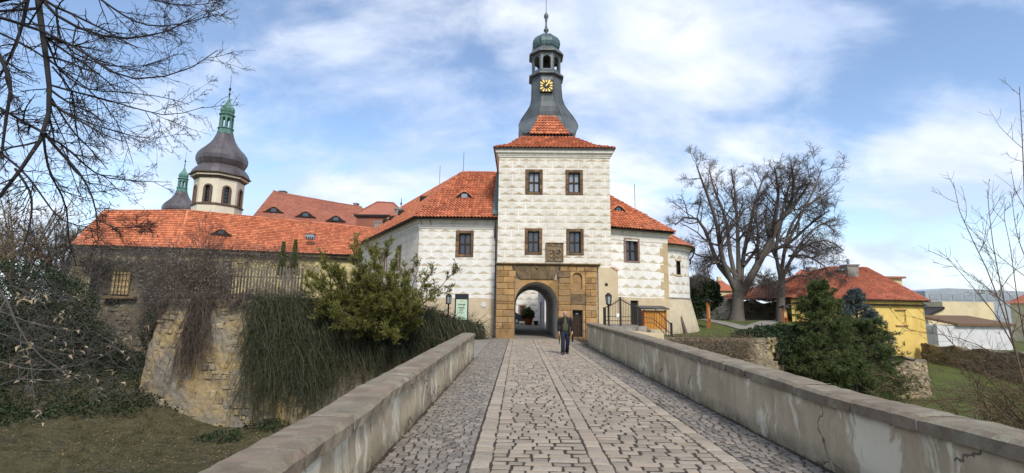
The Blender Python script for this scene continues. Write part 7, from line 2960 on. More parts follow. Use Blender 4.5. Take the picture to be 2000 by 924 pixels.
l3 = spawn(*l2, 3, .2, (25, 65), .42, 3, .18, (.02, 0, -.02), g, .75, .6, .06, rmin=.0028)
link('crown', tube_mesh('crown', [(l1[0], l1[1], 4), (l2[0], l2[1], 3), (l3[0], l3[1], 3)]), M['twig_dark'], ov)
tips = l3[0][:, -1]
k_ = g.random(len(tips)) < .28
C = tips[k_]
link('dry_bracts', leaf_mesh('dry_bracts', C, g.normal(size=C.shape) * .5 + np.array([.1, 0, -.6]), g.uniform(.018, .04, len(C)), g.uniform(.008, .016, len(C)), g), M['leaf_brown'], ov, kind='stuff')

# low branch with pale dry leaves, lower left
g = np.random.default_rng(35)
lb = thing('low_branch', (-8.4, 7.8, -1.5), 'low bough with pale dry leaves over the mossy bank', 'branch')
LB = [
    ([(-30, 520), (20, 600), (40, 650), (90, 705), (150, 735), (205, 745)], 8.6, (.024, .006)),
    ([(-30, 640), (40, 665), (110, 690), (180, 690), (245, 660)], 8.2, (.010, .003)),
    ([(-20, 700), (50, 720), (120, 720), (190, 700), (255, 662)], 8.0, (.009, .003)),
    ([(-20, 760), (40, 740), (100, 745), (170, 735), (230, 725)], 8.4, (.009, .003)),
    ([(60, 700), (65, 760), (70, 800), (100, 830)], 8.8, (.012, .004)),
    ([(-20, 600), (60, 630), (130, 645), (190, 650), (240, 690)], 8.7, (.008, .003)),
    ([(-20, 730), (60, 690), (110, 660), (150, 600)], 8.3, (.008, .003)),
    ([(-20, 560), (30, 560), (80, 590), (120, 640)], 9.0, (.009, .003)),
]
P = np.stack([resample(px_line(p, Y), 9) for p, Y, r in LB])
Rd = np.stack([np.linspace(r[0], r[1], 9) for p, Y, r in LB])
l1 = spawn(P, Rd, 10, .15, (20, 60), .26, 5, .14, (.03, 0, -.02), g, .6, .4, rmin=.0028)
l2 = spawn(*l1, 4, .2, (20, 60), .4, 4, .16, (.02, 0, -.02), g, .7, .5, .05, rmin=.002)
link('bough', tube_mesh('bough', [(P, Rd, 6), (l1[0], l1[1], 4), (l2[0], l2[1], 3)]), M['twig_grey'], lb)
protos = []
for k in range(5):
    q = MB()
    gg = random.Random(k)
    w_ = gg.uniform(.28, .42)
    c1, c2 = gg.uniform(.1, .3), gg.uniform(-.2, .2)
    prof = [(0, .02, 0), (.25, w_ * .8, c1 * .4), (.5, w_, c1), (.78, w_ * .6, c1 * .7 + c2), (1, .02, c2 * 1.5)]
    vs = []
    for (x, w2, z) in prof:
        vs += [(x, -w2 / 2, z + w2 * .25), (x, 0, z), (x, w2 / 2, z + w2 * .25)]
    fs = []
    for i in range(4):
        fs += [(i * 3, i * 3 + 1, i * 3 + 4, i * 3 + 3), (i * 3 + 1, i * 3 + 2, i * 3 + 5, i * 3 + 4)]
    q.add(vs, fs, 0)
    me = q.mesh('dry_leaf', True)
    me.materials.append(M['leaf_tan'])
    protos.append(me)
tips = np.concatenate([l1[0][:, -1], l1[0][:, 2], P[:, -1], P[:, 5]])
sel = g.permutation(len(tips))[:95]
for i in sel:
    o = bpy.data.objects.new('dry_leaf', protos[int(g.integers(5))])
    COL.objects.link(o)
    o.parent = lb
    o.location = Vector(tips[i]) - lb.location
    o.rotation_euler = (g.uniform(-.8, .8), g.uniform(-.3, 1.2), g.uniform(-3.1, 3.1))
    s_ = g.uniform(.07, .16)
    o.scale = (s_, s_, s_)

# ------------------------------------------------------------------ bare bush at the right edge
g = np.random.default_rng(41)
bb = thing('bare_bush', (13.2, 11.5, -2.6), 'tall bare tan bush spreading in from the right edge', 'bush')
BB = [
    ([(2030, 900), (1985, 690), (1925, 520), (1880, 430), (1862, 356)], 11, (.020, .005)),
    ([(2030, 860), (1975, 650), (1940, 480), (1928, 370)], 10.5, (.018, .005)),
    ([(2030, 700), (2005, 450), (1998, 300), (1991, 170)], 10, (.018, .006)),
    ([(2030, 800), (1990, 600), (1965, 440), (1935, 410), (1938, 408)], 11.5, (.016, .004)),
    ([(2030, 780), (1960, 640), (1900, 560), (1850, 505)], 11.0, (.016, .004)),
    ([(2030, 760), (1940, 690), (1870, 660), (1780, 645), (1750, 620)], 11.5, (.014, .003)),
    ([(2030, 840), (1930, 740), (1850, 660), (1790, 600)], 12.0, (.016, .004)),
    ([(2030, 890), (1950, 800), (1890, 740), (1850, 690)], 10.5, (.014, .004)),
    ([(2030, 640), (1960, 590), (1900, 540), (1860, 520)], 11.0, (.012, .003)),
    ([(2030, 560), (1990, 470), (1975, 380)], 10.5, (.012, .003)),
    ([(2030, 860), (1960, 830), (1920, 800), (1900, 780)], 9.5, (.012, .003)),
]
P = np.stack([resample(px_line(p, Y), 10) for p, Y, r in BB])
Rd = np.stack([np.linspace(r[0], r[1], 10) for p, Y, r in BB])
# many further stems from the same stool
X_ = []
R_ = []
for k in range(110):
    b0 = np.array([12.7 + g.normal() * .8, 11.5 + g.normal() * .8, -2.7])
    ang = g.uniform(-1.15, .5)
    Lh = g.uniform(2.2, 5.4)
    e1 = b0 + np.array([sin(ang) * Lh * .25, g.normal() * .4, Lh * .5])
    e2 = b0 + np.array([sin(ang) * Lh * .75, g.normal() * .9, Lh * .80 * max(.25, cos(ang))])
    X_.append(resample([b0, e1, e2], 10))
    R_.append(np.linspace(.018, .004, 10))
P = np.concatenate([P, np.stack(X_)])
Rd = np.concatenate([Rd, np.stack(R_)])
l1 = spawn(P, Rd, 10, .25, (18, 60), .30, 6, .10, (-.02, 0, .03), g, .6, .5, rmin=.0055)
l2 = spawn(*l1, 4, .15, (20, 60), .42, 4, .14, (-.02, 0, .02), g, .7, .6, .08, rmin=.0042)
link('stems', tube_mesh('stems', [(P, Rd, 6)]), M['twig_tan'], bb)
link('twigs', tube_mesh('twigs', [(l1[0], l1[1], 4), (l2[0], l2[1], 3)]), M['twig_tan'], bb)
tips = np.concatenate([l2[0][:, -1], l2[0][:, 2], l1[0][:, 2], l1[0][:, 4]])
tips = tips[g.random(len(tips)) < .35]
link('buds', leaf_mesh('buds', tips, g.normal(size=tips.shape) + np.array([0, 0, .8]), .022, .012, g), M['leaf_brown'], bb, kind='stuff')

# ------------------------------------------------------------------ olive yew in front of the wing
g = np.random.default_rng(51)
YY = 25.6
yb = at(745, 690, YY)
yw = thing('yew_tree', (yb.x, YY, .6), 'spreading olive-green yew in front of the left wing', 'tree')
tgt = [(600, 560), (640, 520), (690, 495), (730, 482), (770, 500), (700, 540), (620, 610), (655, 630), (700, 640), (760, 645), (810, 630), (790, 560), (830, 590), (845, 530), (884, 535), (760, 540), (670, 580), (720, 610), (780, 620), (640, 590), (755, 470), (692, 470), (805, 610), (660, 545), (715, 560), (745, 590), (820, 515), (625, 560), (862, 560)]
for k in range(44):
    a_, r_ = g.uniform(0, 2 * pi), sqrt(g.random())
    tgt.append((708 + 112 * r_ * cos(a_), 568 + 84 * r_ * sin(a_)))
Ls, Rs_ = [], []
for k, (px, py) in enumerate(tgt):
    yy = YY + g.uniform(-2.2, 1.0)
    e_ = np.array(at(px, py, yy))
    b0 = np.array([yb.x + g.normal() * .5, YY + .6 + g.normal() * .3, .6])
    mid_ = b0 * .5 + e_ * .5 + np.array([0, 0, -.25])
    Ls.append(resample([b0, mid_, e_], 9))
    Rs_.append(np.linspace(.055, .012, 9))
P, Rd = np.stack(Ls), np.stack(Rs_)
l1 = spawn(P, Rd, 11, .35, (20, 60), .24, 6, .12, (0, 0, .08), g, .45, .35, rmin=.007, lmin=.5)
l2 = spawn(*l1, 9, .10, (20, 55), .42, 4, .10, (0, 0, .05), g, .6, .4, .22, rmin=.004)
link('limbs', tube_mesh('limbs', [(P, Rd, 5), (l1[0], l1[1], 3)]), M['twig_brown'], yw)


def needles(P, per, L, W, g, up_=.25, spread=.75):
    B, n, _ = P.shape
    idx = np.repeat(np.arange(B), per)
    t = g.random(len(idx)) * (n - 1)
    i0 = np.minimum(t.astype(int), n - 2)
    fr = (t - i0)[:, None]
    c = P[idx, i0] * (1 - fr) + P[idx, i0 + 1] * fr
    d = unit(P[idx, i0 + 1] - P[idx, i0])
    d = unit(d + g.normal(size=d.shape) * spread + np.array([0, 0, up_]))
    return c, d


c, d = needles(l2[0], 9, .1, .03, g, .2, .6)
c1, d1 = needles(l1[0], 22, .1, .03, g, .2, .6)
C, D = np.concatenate([c, c1]), np.concatenate([d, d1])
link('foliage', leaf_mesh('foliage', C, D, g.uniform(.09, .19, len(C)), g.uniform(.026, .044, len(C)), g), M['leaf_yew'], yw)

# ------------------------------------------------------------------ winter jasmine hanging over the terrace wall
g = np.random.default_rng(61)
jm = thing('winter_jasmine', (-9, 25.5, 1.0), 'dense curtain of dark green trailing stems over the terrace wall', 'shrub')
top_line = np.array([(p[0], p[1]) for p in TWALL[2:]])
seg_l = np.concatenate([[0], np.cumsum(np.linalg.norm(np.diff(top_line, axis=0), axis=1))])


def wall_at(s):
    x = np.interp(s, seg_l, top_line[:, 0])
    y = np.interp(s, seg_l, top_line[:, 1])
    k = np.clip(np.searchsorted(seg_l, s) - 1, 0, len(top_line) - 2)
    d = unit(top_line[k + 1] - top_line[k])
    nn = np.stack([d[:, 1], -d[:, 0]], 1)
    f = s / seg_l[-1]
    return x, y, nn, 2.05 - 1.6 * np.maximum(0, (f - .62) / .38)


def curtain(N, s0, s1, len_rng, n=9, lift=.35, back=.9, thick=.55):
    s = s0 + (s1 - s0) * g.random(N)
    x, y, nn, zt = wall_at(s)
    L = g.uniform(len_rng[0], len_rng[1], N) * (1 - .25 * np.sin(s * 1.7) ** 2)
    ob = -g.random(N) * back
    P = np.empty((N, n, 3))
    ph = g.uniform(0, 6.28, N)
    sw = g.normal(size=N) * .25
    body = g.uniform(.1, thick, N)
    for j in range(n):
        t = j / (n - 1)
        drop = L * t ** 1.25
        out = ob + (body - ob) * min(1, t * 3.0) + .16 * drop + .10 * np.sin(ph + 7 * t) + .05 * np.sin(ph * 3 + 13 * t)
        P[:, j, 0] = x + nn[:, 0] * out + sw * t * 2.4 + .16 * np.sin(ph * 2 + 6 * t) + .08 * np.sin(ph * 5 + 15 * t)
        P[:, j, 1] = y + nn[:, 1] * out
        P[:, j, 2] = zt + .05 + lift * np.sin(min(1, t * 2.4) * pi) * (.3 + .9 * (ph / 6.28)) - drop
    return P


sA = 4.0
Pj = np.concatenate([curtain(900, 4.6, 10.5, (2.2, 6.0), n=12, thick=.7), curtain(500, 4.8, 8.2, (4.5, 7.0), n=12, thick=.6), curtain(1250, 9.5, seg_l[-1] - .2, (1.6, 5.0), n=12, lift=.6, thick=.7)])
walk = np.cumsum(g.normal(size=Pj.shape) * np.array([.085, .05, .05]), axis=1)
walk = walk - walk[:, :1]
Pj = Pj + walk
Rj = np.tile(np.linspace(.014, .006, 12), (len(Pj), 1))
# loose arching side shoots in every direction
l1 = spawn(Pj, Rj, 3, .03, (25, 110), .2, 4, .42, (0, -.05, -.03), g, .8, .6, .35, rmin=.007)
l2 = spawn(l1[0][::3], l1[1][::3], 1, .1, (25, 90), .5, 4, .3, (0, -.03, -.03), g, .8, .6, .15, rmin=.006)
link('stems', tube_mesh('stems', [(Pj, Rj, 3), (l1[0], l1[1], 3), (l2[0], l2[1], 3)]), M['jasmine'], jm)
c, d = needles(Pj, 8, .1, .03, g, -.1, 1.2)
c1, d1 = needles(l1[0], 2, .1, .03, g, -.1, 1.2)
c, d = np.concatenate([c, c1]), np.concatenate([d, d1])
link('foliage', leaf_mesh('foliage', c, d, g.uniform(.05, .11, len(c)), g.uniform(.025, .05, len(c)), g), M['leaf_jasmine'], jm)

# brown dry creeper strands on the bare masonry
cr = thing('dry_creeper', (-16, 24, 0), 'brown leafless creeper hanging down the ochre masonry', 'creeper')
Pc = np.concatenate([curtain(240, 1.75, 2.35, (2.4, 4.6), thick=.3), curtain(160, .6, 4.6, (.3, 1.0), thick=.25), curtain(60, 0.2, .8, (.6, 2.2), thick=.2)])
Rc = np.tile(np.linspace(.012, .005, 9), (len(Pc), 1))
l1 = spawn(Pc, Rc, 3, .1, (20, 70), .14, 4, .2, (0, 0, -.1), g, .8, .6, .15, rmin=.005)
link('stems', tube_mesh('stems', [(Pc, Rc, 3), (l1[0], l1[1], 3)]), M['twig_brown'], cr)

# ------------------------------------------------------------------ dry clematis tangle along the fence and on the shadowed wall
g = np.random.default_rng(71)


def tangle(name, label, boxes, N, mat, cat, fl=0, flmat='fluff', Lr=(.5, 1.5), rad=.008, n=6, updir=.02, leafL=.06):
    b = np.array(boxes, float)
    wts = (b[:, 1] - b[:, 0]) * (b[:, 5] - b[:, 4])
    k = g.choice(len(b), N, p=wts / wts.sum())
    p = np.stack([b[k, 0] + (b[k, 1] - b[k, 0]) * g.random(N), b[k, 2] + (b[k, 3] - b[k, 2]) * g.random(N), b[k, 4] + (b[k, 5] - b[k, 4]) * g.random(N) ** 1.2], 1)
    root = thing(name, (float(b[:, :2].mean()), float(b[:, 2:4].mean()), float(b[:, 4].min())), label, cat)
    d = unit(g.normal(size=p.shape) + np.array([0, 0, .5]))
    L = g.uniform(*Lr, N)
    P = np.empty((N, n, 3))
    P[:, 0] = p
    for j in range(1, n):
        d = unit(d + g.normal(size=d.shape) * .35 + np.array([0, 0, updir]))
        p = p + d * (L / (n - 1))[:, None]
        P[:, j] = p
    Rd = np.tile(np.linspace(rad, rad * .5, n), (N, 1))
    l1 = spawn(P, Rd, 2, .2, (25, 80), .4, 4, .25, (0, 0, 0), g, .7, .6, .1, rmin=rad * .5)
    link('stems', tube_mesh('stems', [(P, Rd, 3), (l1[0], l1[1], 3)]), M[mat], root)
    if fl:
        c = l1[0][:, -1]
        c = c[g.integers(0, len(c), fl)] + g.normal(size=(fl, 3)) * .06
        link('seed_heads', leaf_mesh('seed_heads', c, g.normal(size=c.shape), leafL, leafL * .7, g), M[flmat], root, kind='stuff')
    return root


bx3 = lambda x0, y0, x1, y1, Y, dy=.8: (at(x0, y1, Y).x, at(x1, y1, Y).x, Y - dy, Y + dy, at(x0, y1, Y).z, at(x0, y0, Y).z)
tangle('dried_clematis', 'pale brown tangle of dried clematis with fluffy seed heads over the fence', [bx3(330, 510, 460, 598, 25.8, .7), bx3(300, 490, 420, 560, 26.5, .8), bx3(470, 565, 600, 602, 26.4, .4), bx3(420, 490, 545, 515, 27.9, .4)], 1700, 'twig_brown', 'climber', 3600)
tangle('dried_climber', 'greyish dry climber covering the shadowed wall around the barred window', [bx3(130, 495, 350, 522, 29.8, .3), bx3(268, 530, 345, 600, 29.6, .4), bx3(130, 500, 200, 560, 29.8, .3)], 1700, 'twig_grey', 'climber', 2200)
tangle('bramble_tangle', 'grey leafless bramble tangle in front of the dark ivy bank', [bx3(-20, 540, 180, 640, 22.0, .8), bx3(-20, 640, 270, 780, 21.5, .8), bx3(180, 560, 290, 680, 25.5, .6)], 650, 'twig_grey', 'bramble', 500, 'leaf_brown', (.8, 2.0), .008)
tangle('dry_hedge', 'low brown twiggy hedge along the foot of the long orange-roofed range', [bx3(150, 492, 300, 540, 36, .8), bx3(300, 497, 470, 530, 36, .8), bx3(470, 500, 620, 530, 37, .8)], 1500, 'twig_brown', 'hedge', 2200, 'fluff', (.6, 1.6), .010)
tangle('garden_dry_shrub', 'brown leafless ground shrub in front of the garden lawn', [bx3(1312, 655, 1475, 672, 25.9, .6), bx3(1330, 668, 1470, 705, 25.3, .35), bx3(1480, 655, 1560, 668, 30, .8)], 1600, 'twig_brown', 'shrub', 5200, 'leaf_brown', (.15, .42), .006)


def bush(name, label, stems, mat, cat, g, k=(8, 6), up_=.06, rad=.02, lens=(.4, .4)):
    P = np.stack([resample(s, 8) for s in stems])
    Rd = np.tile(np.linspace(rad, rad * .3, 8), (len(P), 1))
    root = thing(name, stems[0][0], label, cat)
    l1 = spawn(P, Rd, k[0], .2, (18, 55), lens[0], 6, .12, (0, 0, up_), g, .6, .4, rmin=.006)
    l2 = spawn(*l1, k[1], .15, (20, 60), lens[1], 4, .15, (0, 0, up_ * .6), g, .7, .5, .1, rmin=.005)
    l3 = spawn(*l2, 2, .2, (20, 60), .5, 3, .15, (0, 0, up_ * .6), g, .8, .6, .08, rmin=.004)
    link('stems', tube_mesh('stems', [(P, Rd, 6), (l1[0], l1[1], 4), (l2[0], l2[1], 3), (l3[0], l3[1], 3)]), M[mat], root)
    return root, l2


st = [px_line([(400 + g.normal() * 8, 560), (402 + 3 * k - 18, 500), (402 + (k - 6) * 7, 425 + abs(k - 6) * 6)], 27 + g.normal() * .5) for k in range(13)]
bush('bare_shrub', 'upright bare brown shrub rising before the orange roof', st, 'twig_brown', 'shrub', g)
st = [px_line([(560 + g.normal() * 10, 545), (560 + (k - 5) * 5, 515), (560 + (k - 5) * 9, 482 + abs(k - 5) * 4)], 29.5 + g.normal() * .5) for k in range(11)]
bush('bare_shrub', 'small bare shrub between the picket fence and the yew', st, 'twig_brown', 'shrub', g, rad=.014)
for k, (px, top_) in enumerate(((549, 475), (572, 470))):
    b0 = at(px, 540, 29)
    zt = zat(px, top_, 29)
    col = thing('columnar_conifer', (b0.x, 29, b0.z), ('slim dark columnar conifer before the orange roof, left of a pair', 'slim dark columnar conifer nearer the yew, right of a pair')[k], 'conifer', 'slim conifers')
    h = zt - b0.z
    N = 900
    t = g.random(N)
    r_ = .20 * (1 - t) + .06
    an = g.uniform(0, 6.28, N)
    C = np.stack([b0.x + r_ * np.cos(an) * g.random(N) ** .5, 29 + r_ * np.sin(an) * g.random(N) ** .5, b0.z + h * t], 1)
    link('foliage', leaf_mesh('foliage', C, np.stack([np.cos(an) * .4, np.sin(an) * .4, np.ones(N)], 1), .16, .05, g), M['leaf_conifer'], col)
    link('trunk', tube_mesh('trunk', [(resample([(b0.x, 29, b0.z - .2), (b0.x, 29, b0.z + h * .5), (b0.x, 29, zt - .1)], 5)[None], np.linspace(.04, .01, 5)[None], 6)]), M['twig_brown'], col)

# ------------------------------------------------------------------ ivy: sheets of leaves over lumpy mounds
g = np.random.default_rng(81)


def ivy(name, label, blobs, N, mat, L=(.08, .15), cat='ivy', clip=None, core=True):
    """blobs: (cx, cy, cz, rx, ry, rz)"""
    b = np.array(blobs, float)
    root = thing(name, tuple(b[0, :3]), label, cat)
    w = b[:, 3] * b[:, 5]
    k = g.choice(len(b), N, p=w / w.sum())
    v = unit(g.normal(size=(N, 3)))
    rad = g.uniform(.80, 1.06, N)
    c = b[k, :3] + v * b[k, 3:] * rad[:, None]
    lump = .10 * np.sin(c[:, 0] * 3.1 + c[:, 2] * 2.3) + .08 * np.sin(c[:, 1] * 4 + c[:, 2] * 5.1 + 1)
    c = c + v * lump[:, None]
    c = c[c[:, 2] > terrain(c[:, 0], c[:, 1]) - .05]
    d = unit(g.normal(size=c.shape) * .8 + np.array([0, -.5, -.5]))
    l = g.uniform(*L, len(c))
    link('leaves', leaf_mesh('leaves', c, d, l, l * g.uniform(.7, .95, len(c)), g, .12), M[mat], root)
    if core:
        Ns = 500
        s = unit(g.normal(size=(Ns, 3)))
        kk_ = g.integers(0, len(b), Ns)
        p0 = b[kk_, :3] + s * b[kk_, 3:] * .2
        p1 = b[kk_, :3] + s * b[kk_, 3:] * .75
        p2 = b[kk_, :3] + s * b[kk_, 3:] * 1.0 + np.array([0, 0, -.1])
        link('stems', tube_mesh('stems', [(np.stack([p0, p1, p2], 1), np.tile([.02, .014, .006], (Ns, 1)), 3)]), M['twig_brown'], root)
    return root


def bl(px, py, Y, rx, ry, rz):
    p = at(px, py, Y)
    return (p.x, p.y, p.z, rx, ry, rz)


ivy('ivy_mass', 'dark green ivy mass smothering the bank below the barred window', [bl(60, 620, 25, 3.2, 2, 2.4), bl(110, 590, 27, 2.0, 1.6, 1.4), bl(20, 570, 24, 2.5, 2, 1.6), bl(120, 690, 25, 3.0, 1.6, 1.6), bl(175, 665, 28.2, 1.4, 1.0, 1.3), bl(0, 700, 23, 2.8, 1.8, 1.6), bl(200, 720, 26.5, 2.2, 1.6, 1.0)], 32000, 'leaf_ivy', (.07, .14))
def ground_ivy(name, label, xr_, yr_, N, cond):
    x, y = g.uniform(*xr_, N), g.uniform(*yr_, N)
    k = cond(x, y) & ~inpoly(x, y, terrace_poly)
    x, y = x[k], y[k]
    lump = .28 * (vnoise(x, y, 1.6, 31) + .6 * vnoise(x, y, 4.0, 32)) + .18
    z = terrain(x, y) + np.maximum(0, lump) * g.random(len(x)) ** .5
    C = np.stack([x, y, z], 1)
    l = g.uniform(.07, .14, len(C))
    root = thing(name, (float(x.mean()), float(y.mean()), float(z.min())), label, 'ivy')
    link('leaves', leaf_mesh('leaves', C, g.normal(size=C.shape) * .7 + np.array([0, -.5, .1]), l, l * .85, g, .12), M['leaf_ivy'], root)


ground_ivy('ivy_ground_cover', 'low dark ivy creeping over the foot of the rubble wall', (-30, -11), (17.5, 31), 42000, lambda x, y: (vnoise(x, y, .9, 33) + .22 * (y - 21.5) - .12 * (x + 17)) > .0)
ivy('wall_ivy', 'dark ivy curtain on the retaining wall left of the big conifer', [bl(1470, 668, 27.6, 1.0, .8, .8), bl(1510, 664, 29.0, 1.2, .9, .9), bl(1545, 662, 30.6, 1.2, .9, .9), bl(1500, 690, 28.2, 1.0, .7, .7), bl(1580, 668, 32, 1.2, .9, .9)], 14000, 'leaf_ivy', (.09, .16))
ivy('evergreen_shrub', 'dark evergreen shrub beside the foot of the round tower', [bl(1362, 570, 45, 1.7, 1.2, 1.5), bl(1378, 580, 45.5, 1.3, 1.1, 1.3), bl(1352, 600, 44.5, 1.1, 1.0, 1.6), bl(1385, 560, 46, 1.0, 1.0, .7)], 9000, 'leaf_ivy', (.14, .26), cat='shrub')
ivy('wall_top_ivy', 'small dark ivy clump on top of the garden wall between the limes', [bl(1478, 575, 51, 1.0, .6, .5), bl(1495, 581, 51.2, .8, .6, .35)], 2200, 'leaf_ivy', (.12, .2))
ivy('potted_crown', 'green leafy crown', [(POT[0], POT[1], POT[2] + .5, .58, .5, .62)], 1100, 'leaf_conifer', (.14, .24)).parent = None
pc_ = [o for o in bpy.data.objects if o.name.startswith('potted_crown')][0]
for ch_o in list(pc_.children):
    wl = ch_o.location + pc_.location
    ch_o.parent = pt_
    ch_o.location = wl - pt_.location
bpy.data.objects.remove(pc_)
rest = ivy('wild_ivy', 'ivy hanging at the corner of the terrace masonry', [bl(330, 620, 25.2, .9, .8, .5), bl(350, 600, 24.8, .8, .6, .3), bl(300, 650, 27, .6, .8, 1.2)], 2600, 'leaf_ivy', (.07, .13))

# ------------------------------------------------------------------ conifers on the right
g = np.random.default_rng(91)


def conifer(name, label, base, height, rad, mat, nlev, g, per=11, lenN=(.08, .15), tilt=25, shape=1.0, group=None, density=1.0, droop=-.03, ragged=.3):
    bx, by, bz = base
    root = thing(name, base, label, 'conifer', group)
    tr_ = resample([(bx, by, bz - .2), (bx + .05, by, bz + height * .5), (bx, by, bz + height * .97)], 9)
    P0, R0_ = tr_[None], np.linspace(.16, .02, 9)[None]
    N = nlev
    t = np.sort(g.random(N)) * .95 + .03
    an = g.uniform(0, 2 * pi, N)
    L = rad * np.clip((1 - t) ** shape * 1.05 + .06, .08, 1) * g.uniform(1 - ragged, 1.1, N)
    L *= np.where(t < .1, .9, 1)
    n = 6
    el = np.radians(tilt) * (0.3 + 1.2 * t)
    p = np.stack([np.full(N, bx), np.full(N, by), bz + height * t], 1)
    d = np.stack([np.cos(an) * np.cos(el), np.sin(an) * np.cos(el), np.sin(el)], 1)
    B = np.empty((N, n, 3))
    B[:, 0] = p
    for j in range(1, n):
        d = unit(d + g.normal(size=d.shape) * .08 + np.array([0, 0, droop]))
        p = p + d * (L / (n - 1))[:, None]
        B[:, j] = p
    Rb = np.tile(np.linspace(.035, .008, n), (N, 1))
    l1 = spawn(B, Rb, int(11 * density), .18, (25, 65), .36, 4, .12, (0, 0, .04), g, .5, .4, .14, rmin=.005)
    l2 = spawn(*l1, 4, .1, (25, 60), .45, 3, .1, (0, 0, .06), g, .6, .5, .10, rmin=.004)
    link('trunk', tube_mesh('trunk', [(P0, R0_, 8), (B, Rb, 4)]), M['twig_brown'], root)
    c, d2 = needles(l1[0], per, 0, 0, g, .2, .8)
    c2, d3 = needles(l2[0], per, 0, 0, g, .25, .8)
    C, D = np.concatenate([c, c2]), np.concatenate([d2, d3])
    link('foliage', leaf_mesh('foliage', C, D, g.uniform(*lenN, len(C)), g.uniform(.022, .034, len(C)) * (lenN[1] / .17), g), M[mat], root)
    return root


bz = -3.0
c1 = at(1615, 760, 28.5)
conifer('bushy_conifer', 'broad dark green conifer towering over the parapet on the right', (c1.x, 28.5, bz), zat(1612, 553, 28.5) - bz, 2.8, 'leaf_conifer', 170, g, per=7, shape=.75, lenN=(.10, .19))
c1 = at(1545, 700, 29.2)
conifer('bushy_conifer', 'low spreading conifer shoot left of the broad conifer', (at(1590, 700, 27.6).x, 27.6, bz), zat(1570, 655, 27.6) - bz, 1.4, 'leaf_conifer', 50, g, per=5, shape=.6, lenN=(.10, .19))
conifer('bushy_conifer', 'rounded dark conifer bulging towards the curved stone wall', (at(1702, 760, 29.4).x, 29.4, bz), zat(1700, 630, 29.4) - bz, 2.3, 'leaf_conifer', 110, g, per=6, shape=.5, lenN=(.10, .19))
conifer('bushy_conifer', 'lowest small conifer just above the parapet coping', (at(1672, 770, 27.0).x, 27.0, bz), zat(1680, 712, 27.0) - bz, 1.5, 'leaf_conifer', 60, g, per=6, shape=.5, lenN=(.10, .19))
c1 = at(1690, 700, 36)
conifer('blue_spruce', 'silvery blue spruce tip behind the broad green conifer', (at(1680, 700, 34).x, 34, -1.2), zat(1668, 567, 34) + 1.2, 2.4, 'leaf_blue', 80, g, per=6, shape=.9, tilt=10, lenN=(.14, .25), ragged=.2)

# ------------------------------------------------------------------ far-left trees
g = np.random.default_rng(95)


def budding(label, px, pyb, pyt, Y, w, seed):
    g = np.random.default_rng(seed)
    b0 = np.array(at(px, pyb, Y))
    zt = zat(px, pyt, Y)
    b0[2] = float(terrain(b0[0], b0[1]))
    st = []
    for k in range(14):
        e_ = np.array([b0[0] + g.uniform(-1, 1) * w, Y + g.uniform(-1, 1) * w, b0[2] + (zt - b0[2]) * g.uniform(.6, 1.0)])
        st.append([tuple(b0), tuple(b0 * .55 + e_ * .45 + np.array([0, 0, 1.0])), tuple(e_)])
    root, l2 = bush('budding_tree', label, st, 'twig_tan', 'tree', g, (10, 7), .03, .12, (.36, .42))
    root['group'] = 'budding trees far left'
    c, d = needles(l2[0], 3, 0, 0, g, -.1, .9)
    link('buds', leaf_mesh('buds', c, d, .14, .06, g), M['leaf_willow'], root, kind='stuff')


budding('yellowish budding tree left of the long orange roof', 40, 520, 372, 46, 5.5, 1)
budding('low yellowish budding tree at the far left edge', -60, 560, 430, 34, 4.5, 2)
budding('thin budding tree just left of the orange hip roof', 120, 520, 425, 49, 4.0, 3)
st = [px_line([(60 + g.normal() * 60, 560), (60 + g.normal() * 80, 500), (40 + g.normal() * 90, 450)], 28 + g.normal()) for k in range(16)]
bush('bare_shrub', 'bare grey shrub above the dark ivy at the left edge', st, 'twig_grey', 'shrub', g)

# ------------------------------------------------------------------ grass blades
g = np.random.default_rng(99)


def blades(name, label, xr_, yr_, N, mat, h=(.05, .13), cond=None):
    x = g.uniform(*xr_, N)
    y = yr_[0] + (yr_[1] - yr_[0]) * g.random(N) ** 1.4
    if cond is not None:
        k = cond(x, y)
        x, y = x[k], y[k]
    z = terrain(x, y)
    c = np.stack([x, y, z - .01], 1)
    d = g.normal(size=c.shape) * .35 + np.array([0, 0, 1.0])
    l = g.uniform(*h, len(c)) * (1 + .6 * vnoise(x, y, 1.3, 8))
    o = link(name, leaf_mesh(name, c, d, l, g.uniform(.012, .024, len(c)), g, .1), M[mat], kind='stuff', label=label, cat='grass')
    return o


blades('lawn_grass', 'green lawn in the moat right of the bridge', (4.4, 40), (10, 46), 36000, 'blade', cond=lambda x, y: ~inpoly(x, y, court_poly) & (np.hypot(x - BAST[0], y - BAST[1]) > 3.4) & (terrain(x, y) < -1.2))
blades('moat_grass', 'thin dry grass on the moat floor left of the bridge', (-26, -2.2), (12, 26), 30000, 'blade_dry', (.04, .12), cond=lambda x, y: ~inpoly(x, y, terrace_poly))
blades('garden_grass', 'short lawn in the upper garden before the lime trees', (6, 28), (27, 50), 15000, 'blade', (.04, .09), cond=lambda x, y: inpoly(x, y, court_poly) & (terrain(x, y) > .1))

